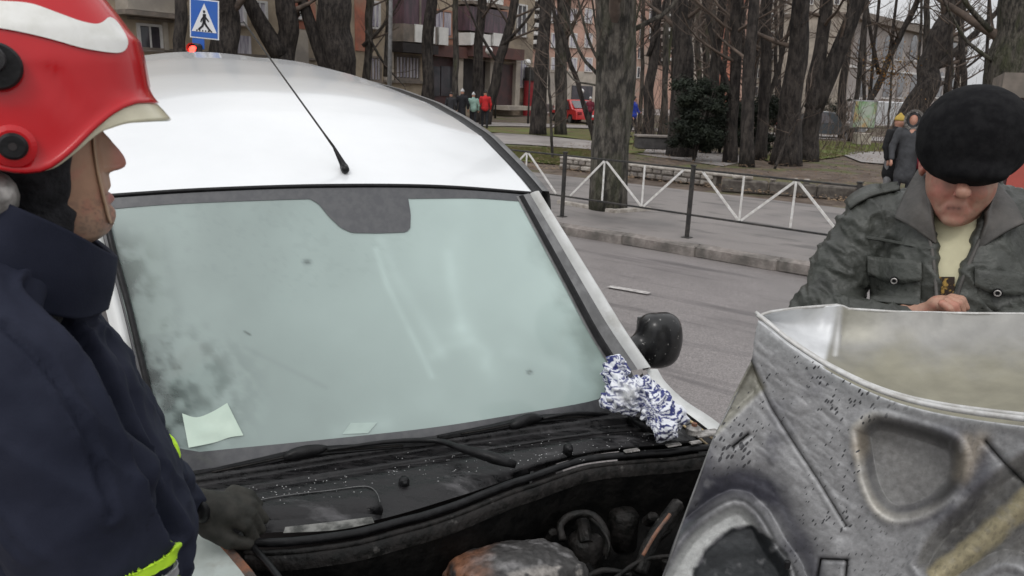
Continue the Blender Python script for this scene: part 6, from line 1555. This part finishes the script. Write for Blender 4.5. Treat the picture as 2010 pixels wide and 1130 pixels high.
pA = bp_(190, 1105, -.23); pB = bp_(300, 1085, -.235); axd = bp_(205, 1160, -.23)-bp_(171, 1050, -.23); vr = ray(250, 1090); vr /= np.linalg.norm(vr); axd = axd-.75*vr*np.dot(axd, vr); axd /= np.linalg.norm(axd)
M['navy'] = mat('navy_turnout_fabric', (.010, .0125, .025), (.019, .022, .039), 4, .8, spec=.22, bump=.35, bscale=420, bdist=.0008, c3=(.010, .012, .022), s3=30, lo3=.66, hi3=.72)
jo = sdf_mesh('jacket', jk, lo_b, hi_b, .0055, M['navy'], ff, disp=jdisp, relax=2)
# stand-up collar
ct_ = [(-110, 330, -.02), (-60, 372, -.095), (40, 408, -.115), (120, 445, -.10), (185, 482, -.06), (224, 502, .0), (190, 470, .05), (90, 420, .09)]
cm_ = [(-130, 440, -.02), (-70, 470, -.12), (40, 500, -.13), (120, 530, -.105), (188, 540, -.062), (226, 548, .0), (190, 540, .06), (90, 500, .10)]
cb_ = [(-150, 560, -.0), (-80, 590, -.11), (40, 605, -.105), (120, 622, -.08), (172, 622, -.05), (207, 604, .0), (180, 615, .05), (90, 600, .09)]
def cpt(t): 
    p = onplane(t[0], t[1], Hc+rh*t[2], rh); return p
T0, T2 = [resample(np.array([cpt(t) for t in q]), 8) for q in (ct_, cb_)]; R_c = [T0, T0*.5+T2*.5+[.004, -.003, 0], T2]
co = skin('collar', R_c, M['navy'], ff, n=80, sub=14, thick=.009)
V = verts(co); me = co.data; V2 = V+rh*(.006*fbm(V*14, 3))[:, None]; me.vertices.foreach_set('co', V2.ravel())
# reflective bands
M['hiviz'] = mat('fluorescent_band', (.50, .80, .03), (.42, .70, .03), 12, .6); M['silver'] = mat('silver_band', (.5, .5, .52), (.38, .38, .4), 20, .35, metal=.3)
def band(nm, m_, o0, o1):
    def f(P):
        s_ = chain(P, sleeveN, .03)-.004; w = (P-pB) @ axd; return np.maximum(np.maximum(s_, w-o1), np.maximum(o0-w, -(s_+.02)))
    return sdf_mesh(nm, f, pA-.22, pA+.22, .0032, m_, jo, disp=lambda V: jdisp(V)*.9)
band('yellow_band', M['hiviz'], -.002, .020); band('silver_band', M['silver'], .021, .042); band('yellow_band', M['hiviz'], .043, .06)
pC = bp_(300, 900, .36); axf = bp_(385, 985, .50)-bp_(268, 850, .30); axf /= np.linalg.norm(axf)
def bandf(P):
    s_ = chain(P, sleeveF, .03)-.006; w = (P-pC) @ axf; return np.maximum(np.maximum(s_, w-.016), np.maximum(-.016-w, -(s_+.02)))
sdf_mesh('yellow_band', bandf, pC-.2, pC+.25, .006, M['hiviz'], jo)
MB().tube([bp_(370, 1042, .0), bp_(375, 1070, .0), bp_(376, 1100, .0)], .0035, 6).build('piping', M['hiviz'], jo, smooth=True)
M['seam'] = mat('seam', (.012, .014, .028), rough=.8)
# glove
gc = atz(445, 1008, 1.03)
def gz(px, py, dz=0): return onplane(px, py, gc, hdir(445))+hdir(445)*dz
def gr(px): return px*np.dot(gc-CO, FW)/1500
def glf(P):
    d = ell(P, gz(440, 1004), np.array([gr(50), gr(40), gr(30)]), rotm(0, math.radians(8), math.radians(20)))
    d = smin(d, cap(P, gz(385, 992, -.0), gz(425, 1000), gr(34), gr(33)), .02)
    for i, (a, b_, c, dz) in enumerate([((455, 984), (492, 994), (519, 1024), .012), ((455, 992), (490, 1004), (512, 1036), -.008), ((450, 1002), (480, 1016), (500, 1046), -.026), ((458, 978), (488, 984), (508, 1002), .030)]):
        d = smin(d, cap(P, gz(*a, dz), gz(*b_, dz-.004), gr(15), gr(13.5)), .006); d = smin(d, cap(P, gz(*b_, dz-.004), gz(*c, dz), gr(13.5), gr(10)), .004)
    d = smin(d, cap(P, gz(408, 1022, -.03), gz(450, 1040, -.045), gr(19), gr(16)), .012); d = smin(d, cap(P, gz(450, 1040, -.045), gz(486, 1050, -.04), gr(16), gr(11)), .004)
    return d
M['glove'] = mat('dark_work_glove', (.020, .020, .016), (.036, .034, .028), 30, .75, bump=.4, bscale=200, bdist=.001)
sdf_mesh('glove', glf, gc-.17, gc+.15, .0036, M['glove'], ff, disp=lambda V: .0022*fbm(V*45, 3))
ball('cuff_strap', gz(398, 985, -.045), .022, M['rubber'], ff, (.8, .5, 1.2))
# trousers and boots (below the frame)
tq = Bc.copy(); tq[2] = 0; fwv = np.cross([0, 0, 1.], rb); fwv = -fwv if fwv[0] < 0 else fwv
def ft_(u, w, z): return tq+fwv*u+rb*w+np.array([0, 0, z])
def trf(P):
    d = cap(P, ft_(-.02, -.1, 1.0), ft_(0, -.1, .12), .13, .09); d = smin(d, cap(P, ft_(-.02, .14, 1.0), ft_(0, .14, .12), .13, .09), .04); return smin(d, ell(P, ft_(-.02, .02, 1.0), (.2, .2, .16)), .06)
sdf_mesh('trousers', trf, tq+[-.4, -.4, .05], tq+[.4, .45, 1.2], .02, M['navy'], ff)
for w in (-.1, .14): sdf_mesh('boot', lambda P: smin(cap(P, ft_(-.03, w, .06), ft_(.14, w, .05), .055, .045), cap(P, ft_(-.02, w, .06), ft_(-.02, w, .25), .06), .03), tq+[-.4, -.4, -.02], tq+[.4, .45, .4], .014, M['boots'], ff)

# ================================================================== MAN with black cap (right)
rm = hdir(1885); Mc = atY(1885, 420, 1.88)
def mp_(px, py, lat): return onplane(px, py, Mc+rm*lat, rm)
def mr_(px, lat=0): return px*np.dot(Mc+rm*lat-CO, FW)/1500
rt_ = np.cross(rm, [0, 0, 1.]); Rmn = np.stack([rt_, rm, np.array([0, 0, 1.])], 1)
mn = empty('person', Mc*np.array([1, 1, 0]), 'man in a black cap and grey green jacket bending over the raised bonnet', 'person')
def mbody(P):
    d = ell(P, mp_(1892, 305, .02), (mr_(62), .098, mr_(84)), Rmn)
    d = smin(d, ell(P, mp_(1886, 366, .0), (mr_(60), .075, mr_(58)), Rmn), .03)
    d = smin(d, ell(P, mp_(1876, 408, -.012), (mr_(37), .058, mr_(33)), Rmn), .02)
    d = smin(d, cap(P, mp_(1888, 348, -.074), mp_(1891, 377, -.106), .010, .0165), .007)
    for s_ in (-1, 1): d = smin(d, ell(P, mp_(1890+s_*12, 381, -.080), (.009, .012, .008), Rmn), .006)
    d = smin(d, cap(P, mp_(1852, 401, -.060), mp_(1892, 405, -.066), .0065, .0065), .008); d = smin(d, cap(P, mp_(1856, 411, -.058), mp_(1886, 414, -.062), .007), .007)
    d = smax(d, -cap(P, mp_(1852, 407, -.070), mp_(1892, 410, -.076), .0022), .003)
    for q_, z_ in ((352, -.078), (346, -.076)): pass
    for s_ in (-1, 1): d = smax(d, -cap(P, mp_(1889+s_*17, 380, -.076), mp_(1873+s_*30, 408, -.058), .0035), .008)
    d = smin(d, ell(P, mp_(1870, 432, -.048), (.024, .022, .016), Rmn), .012)
    for s_ in (-1, 1): d = smin(d, ell(P, mp_(1887+s_*33, 378, -.046), (.018, .018, .015), Rmn), .015); d = smax(d, -ell(P, mp_(1888+s_*26, 356, -.094), (.017, .020, .010), Rmn), .008)
    d = smin(d, smax(ell(P, mp_(1813, 318, .035), (.011, .022, .036), Rmn), -ell(P, mp_(1811, 314, .018), (.006, .012, .022), Rmn), .004), .006); d = smin(d, ell(P, mp_(1962, 322, .035), (.011, .022, .034), Rmn), .006)
    d = smin(d, cap(P, mp_(1888, 390, .06), mp_(1880, 500, .12), .060, .066), .03)
    d = smin(d, cap(P, mp_(1700, 460, .14), mp_(2062, 460, .14), .06), .05); d = smin(d, cap(P, mp_(1880, 500, .12), mp_(1880, 800, .12), .13, .13), .06)
    for sh, el2, wr in (((1700, 450, .12), (1622, 612, .02), (1812, 618, -.13)), ((2062, 450, .12), (2130, 612, .02), (1975, 640, -.13))):
        d = smin(d, cap(P, mp_(*sh), mp_(*el2), .045, .038), .03); d = smin(d, cap(P, mp_(*el2), mp_(*wr), .036, .026), .01)
    # hand resting on the bonnet edge
    d = smin(d, cap(P, mp_(1812, 618, -.13), mp_(1842, 604, -.145), .024, .026), .012)
    d = smin(d, ell(P, mp_(1856, 598, -.15), (.036, .030, .021), Rmn), .012)
    for i, (a, b_, c) in enumerate([((1868, 584), (1888, 588), (1897, 604)), ((1864, 588), (1882, 594), (1890, 610)), ((1858, 592), (1874, 600), (1880, 615)), ((1850, 596), (1864, 606), (1868, 618))]):
        z = -.150-.017*i; d = smin(d, cap(P, mp_(*a, z), mp_(*b_, z-.004), .0105, .0095), .004); d = smin(d, cap(P, mp_(*b_, z-.004), mp_(*c, z), .0095, .008), .003)
    d = smin(d, cap(P, mp_(1840, 598, -.165), mp_(1862, 606, -.20), .012, .009), .006)
    # the other hand, lower behind the bonnet
    d = smin(d, ell(P, mp_(1950, 645, -.15), (.035, .03, .02), Rmn), .02)
    for i in range(4): d = smin(d, cap(P, mp_(1940, 640+i*7, -.15-.01*i), mp_(1912, 646+i*8, -.16-.01*i), .010, .008), .003)
    d = smin(d, cap(P, mp_(1945, 634, -.16), mp_(1925, 628, -.18), .011, .009), .004)
    return d
lo_m = mp_(1590, 700, 0)*[1, 1, 0]+[-.1, -.3, 1.05]; hi_m = mp_(2150, 700, 0)*[1, 1, 0]+[.15, .25, 2.0]
lo_m = np.minimum(lo_m, hi_m-[.5, .5, .5]); allp = np.array([mp_(1590, 600, l) for l in (-.25, .3)]+[mp_(2170, 600, l) for l in (-.25, .3)]); lo_m = allp.min(0); hi_m = allp.max(0); lo_m[2] = 1.12; hi_m[2] = 2.0
lo_m -= [.06, .06, 0]; hi_m += [.06, .06, 0]
mb_ = sdf_mesh('body', mbody, lo_m, hi_m, .0042, skin_a, mn)
V = verts(mb_); nn_ = fbm(V*50, 4)
C = np.tile(np.array([.40, .225, .16]), (len(V), 1)); C = lerp3(C, (.40, .145, .105), sst(.0, .35, nn_)*.6); C = lerp3(C, (.27, .15, .11), sst(.1, .5, fbm(V*130, 3))*.5)
def near(p, r): return np.exp(-((V-p)**2).sum(1)/(r*r))
C = lerp3(C, (.50, .15, .12), np.clip(near(mp_(1891, 378, -.09), .022)+near(mp_(1850, 375, -.05), .03)*.7+near(mp_(1813, 318, .03), .04)*.8, 0, 1)*.8)
C = lerp3(C, (.33, .12, .095), np.clip(near(mp_(1858, 408, -.066), .010)+near(mp_(1872, 409, -.068), .010)+near(mp_(1886, 410, -.066), .010), 0, 1)*.7); C = lerp3(C, (.22, .15, .12), near(mp_(1872, 428, -.04), .028)*.5); C = lerp3(C, (.12, .06, .05), np.clip(near(mp_(1872, 408, -.070), .0045)+near(mp_(1862, 408, -.068), .0045)+near(mp_(1882, 409, -.072), .0045)+near(mp_(1883, 386, -.088), .006)+near(mp_(1899, 386, -.088), .006), 0, 1)*.9); C = lerp3(C, (.26, .13, .10), np.clip(near(mp_(1862, 362, -.07), .014)+near(mp_(1914, 362, -.07), .014), 0, 1)*.8)  # lips and stubble; shade of mouth line, nostrils and eye sockets painted in
set_col(mb_, C)
capm = mat('black_felt_cap', (.006, .006, .007), (.012, .012, .013), 40, .95, bump=.5, spec=.15, bscale=300, bdist=.001)
capo = sdf_mesh('cap', lambda P: smin(ell(P, mp_(1911, 268, -.02), (mr_(97), .125, mr_(95)), Rmn), ell(P, mp_(1912, 338, -.100), (mr_(54), .040, .022), Rmn), .03), mp_(1911, 268, -.02)-.2, mp_(1911, 268, -.02)+.2, .006, capm, mn, disp=lambda V: .004*fbm(V*9, 2)+.0016*fbm(V*60, 3), relax=1)
mjt = [(1880, 470, .10, 105), (1882, 540, .09, 138), (1884, 640, .09, 150), (1884, 800, .10, 150)]
def mch(P, pts, k=.03, flat=None):
    d = None; Q = [(mp_(a, b_, l), mr_(r, l)) for a, b_, l, r in pts]
    for (p, r), (q, s_) in zip(Q[:-1], Q[1:]):
        c = cap(P, p, q, r, s_, flat); d = c if d is None else smin(d, c, k)
    return d
def wedge(P):
    q = P-CO; z_ = q @ FW; x_ = 1005+F_PX*(q @ RT)/z_; y_ = 565-F_PX*(q @ UP)/z_
    l = np.interp(y_, [380, 440, 480, 560, 640], [1822, 1828, 1836, 1842, 1846]); r = np.interp(y_, [380, 440, 480, 560, 640], [1930, 1922, 1908, 1876, 1862])
    return np.maximum(l-x_, x_-r)*.0013
def mjk(P):
    d = mch(P, mjt, .05, (rm, 1.1)); d = smin(d, mch(P, [(1728, 432, .13, 52), (1890, 418, .16, 62), (2050, 432, .13, 52)], .04), .07)
    for pts in ([(1712, 432, .12, 56), (1660, 520, .08, 60), (1618, 612, .02, 60)], [(2062, 432, .12, 58), (2100, 520, .08, 60), (2130, 612, .02, 60)], [(1618, 612, .02, 60), (1700, 636, -.06, 50), (1806, 634, -.12, 38)], [(2130, 612, .02, 60), (2060, 640, -.06, 50), (1985, 650, -.12, 38)]):
        d = smin(d, mch(P, pts, .02), .025)
    near_ = (P-Mc) @ rm
    return smax(d, -np.maximum(wedge(P), near_-.12), .008)
def mdisp(V):
    a = fbm(V*np.array([8, 8, 6]), 3); q = np.c_[V[:, 0]*16+V[:, 2]*10, V[:, 1]*10, V[:, 2]*16-V[:, 0]*6]; b = 1-np.abs(fbm(q, 3))*2.2
    q2 = np.c_[V[:, 0]*7, V[:, 1]*7, V[:, 2]*34]; c = fbm(q2, 2)*sst(.12, .2, np.abs((V-Mc) @ rt_))
    q4 = V-mp_(1655, 520, .05); ac = q4 @ rt_; sl = q4[:, 2]+ac*.9
    wr = (1-np.abs(fbm(np.c_[sl*26, ac*7, V[:, 1]*7], 3))*2.6)*sst(.10, -.02, ac)
    return .009*a+.009*np.clip(b, -1, 1)**3+.005*c+.008*np.clip(wr, -.7, 1)
M['jacket'] = mat('grey_green_jacket', (.045, .048, .042), (.066, .070, .062), 14, .45, bump=.8, bscale=50, bdist=.006, c3=(.036, .038, .034), s3=9, lo3=.5, hi3=.65)
mj = sdf_mesh('jacket', mjk, lo_m, hi_m, .0062, M['jacket'], mn, disp=mdisp)
M['tee'] = mat('cream_shirt', (.56, .53, .36), (.50, .47, .32), 14, .85, bump=.4, bscale=30, bdist=.004)
sh_ = sdf_mesh('shirt', lambda P: smin(mch(P, [(1880, 470, .10, 88), (1882, 540, .085, 122), (1884, 640, .085, 130), (1884, 760, .1, 130)], .05, (rm, 1.08)), mch(P, [(1882, 452, .07, 60), (1882, 480, .08, 75)], .03), .03), mp_(1880, 560, .1)-.32, mp_(1880, 560, .1)+.26, .008, M['tee'], mn, disp=lambda V: .003*fbm(V*18, 3))
def shsurf(px, py, off=.0):   # march to a surface along the view ray
    d = ray(px, py); d /= np.linalg.norm(d); t = 1.2
    for _ in range(80):
        p = (CO+d*t)[None]; s_ = float(smin(mch(p, [(1880, 470, .10, 88), (1882, 540, .085, 122), (1884, 640, .085, 130), (1884, 760, .1, 130)], .05, (rm, 1.08)), mch(p, [(1882, 452, .07, 60), (1882, 480, .08, 75)], .03), .03)[0])-off
        if s_ < .0005: break
        t += max(s_*.7, .0004)
    return CO+d*t
def jsurf(px, py, off=0.0):
    d = ray(px, py); d /= np.linalg.norm(d); t = 1.2; bs = 9; bt = 2
    for _ in range(90):
        p = (CO+d*t)[None]; s_ = float(mjk(p)[0]+0)-off
        if s_ < bs: bs = s_; bt = t
        if s_ < .0005: break
        t += max(s_*.7, .0004)
        if t > 3: return CO+d*bt
    return CO+d*t
gp_ = np.array([[(x, y) for x in np.linspace(1843, 1874, 7)] for y in np.linspace(543, 600, 9)])
pr = mesh('shirt_print', [shsurf(x, y, .006) for x, y in gp_.reshape(-1, 2)], grid_faces(9, 7), mat('brown_gold_print', (.03, .018, .012), (.40, .25, .06), 60, .7, lo=.5, hi=.58), sh_)
def patch(name, x0, y0, x1, y1, off, m_, par, skew=0, nx=10, ny=6, th=.004, sag=0):
    pts = [(x0+(x1-x0)*i/(nx-1), y0+(y1-y0)*j/(ny-1)+skew*i/(nx-1)+sag*(j/(ny-1))*math.sin(math.pi*i/(nx-1))) for j in range(ny) for i in range(nx)]
    o = mesh(name, [jsurf(x, y, off+.002*math.sin(x*.3)) for x, y in pts], grid_faces(ny, nx), m_, par); md = o.modifiers.new('t', 'SOLIDIFY'); md.thickness = th; md.offset = 1; return o
for (x0, y0, x1, y1, sk, bx_, by_) in ((1704, 502, 1808, 588, 10, 1755, 551), (1914, 524, 2014, 604, 14, 1958, 575)):
    pk = patch('pocket', x0+3, y0+24, x1-2, y1, .006, M['jacket'], mj, sk)
    patch('pocket_flap', x0, y0, x1, y0+38, .015, M['jacket'], mj, sk, sag=10)
    c = jsurf(bx_, by_, .022); MB().tube([c+rm*.006, c-rm*.003], .0105, 16).build('button', M['rubber'], mj); MB().tube([c-rm*.003+np.array([(math.cos(a)*rt_[0]), math.cos(a)*rt_[1], math.sin(a)])*.0065 for a in np.linspace(0, 6.283, 17)], .0018, 5).build('button_ring', M['galv'], mj)
patch('shoulder_seam', 1700, 462, 1828, 468, .008, M['jacket'], mj, 22, th=.006)
# collar flaps
def flap(name, rows, m_):
    R = [[mp_(*p) for p in r] for r in rows]; o = skin(name, R, m_, mj, n=24, sub=8, thick=.010); V = verts(o); o.data.vertices.foreach_set('co', (V+rm*(.004*fbm(V*30, 3))[:, None]).ravel())
M['collar'] = mat('brown_grey_collar', (.10, .092, .085), (.065, .062, .058), 12, .6, bump=.5, bscale=90, bdist=.003)
flap('collar_flap', [[(1812, 322, .10), (1800, 340, .08), (1782, 372, .05), (1756, 428, -.01)], [(1818, 350, .04), (1812, 375, .015), (1802, 405, -.02), (1790, 446, -.03)], [(1824, 392, -.02), (1828, 415, -.035), (1832, 440, -.045), (1838, 478, -.045)]], M['collar'])
flap('collar_flap', [[(1958, 360, .09), (1972, 378, .07), (1990, 400, .04), (2010, 438, .0)], [(1950, 385, .04), (1960, 405, .01), (1968, 425, -.01), (1975, 455, -.03)], [(1936, 415, -.02), (1936, 435, -.035), (1930, 455, -.045), (1916, 492, -.045)]], M['collar'])
flap('back_collar', [[(1808, 325, .12), (1850, 345, .17), (1920, 350, .17), (1965, 355, .12)], [(1800, 370, .13), (1850, 385, .19), (1920, 385, .19), (1975, 395, .13)]], M['collar'])
for nm, x0, x1, ys, xs in (('epaulette', 0, 0, [352, 372, 392], None),):
    P0 = [(1762, 356), (1730, 360), (1700, 368), (1672, 384), (1660, 398)]; P1 = [(1768, 374), (1736, 380), (1708, 388), (1682, 402), (1670, 412)]
    r0 = resample(np.array(P0, float), 16); r1 = resample(np.array(P1, float), 16)
    o = mesh(nm, [jsurf(*(a*(1-w)+b_*w), .006) for w in (0, .5, 1) for a, b_ in zip(r0, r1)], grid_faces(3, 16), M['jacket'], mj); md = o.modifiers.new('t', 'SOLIDIFY'); md.thickness = .006; md.offset = 1
# zip edges
for xs, ys in (([1829, 1837, 1843, 1847], [460, 500, 560, 610]), ([1917, 1904, 1879, 1868], [470, 500, 560, 610])):
    MB().tube(resample(np.array([jsurf(x+(-6 if xs[0] < 1850 else 6), y, .004) for x, y in zip(xs, ys)]), 24), .0045, 6).build('zip_edge', M['collar'], mj, smooth=True)
tq = Mc.copy(); tq[2] = 0
def mf(u, w, z): return tq+rt_*u+rm*w+np.array([0, 0, z])
def mtr(P):
    d = cap(P, mf(-.1, .22, 1.0), mf(-.13, .2, .12), .12, .075); d = smin(d, cap(P, mf(.1, .22, 1.0), mf(.13, .22, .12), .12, .075), .03); return smin(d, cap(P, mf(0, .2, 1.0), mf(0, .13, 1.2), .16, .17), .06)
sdf_mesh('trousers', mtr, tq+[-.5, -.4, .04], tq+[.6, .7, 1.3], .02, M['jeans'], mn)
for w in (-.13, .13): sdf_mesh('boot', lambda P: smin(cap(P, mf(w, .22, .06), mf(w, .05, .05), .055, .045), cap(P, mf(w, .2, .06), mf(w, .2, .2), .055), .03), tq+[-.5, -.4, -.02], tq+[.6, .7, .4], .015, M['boots'], mn)
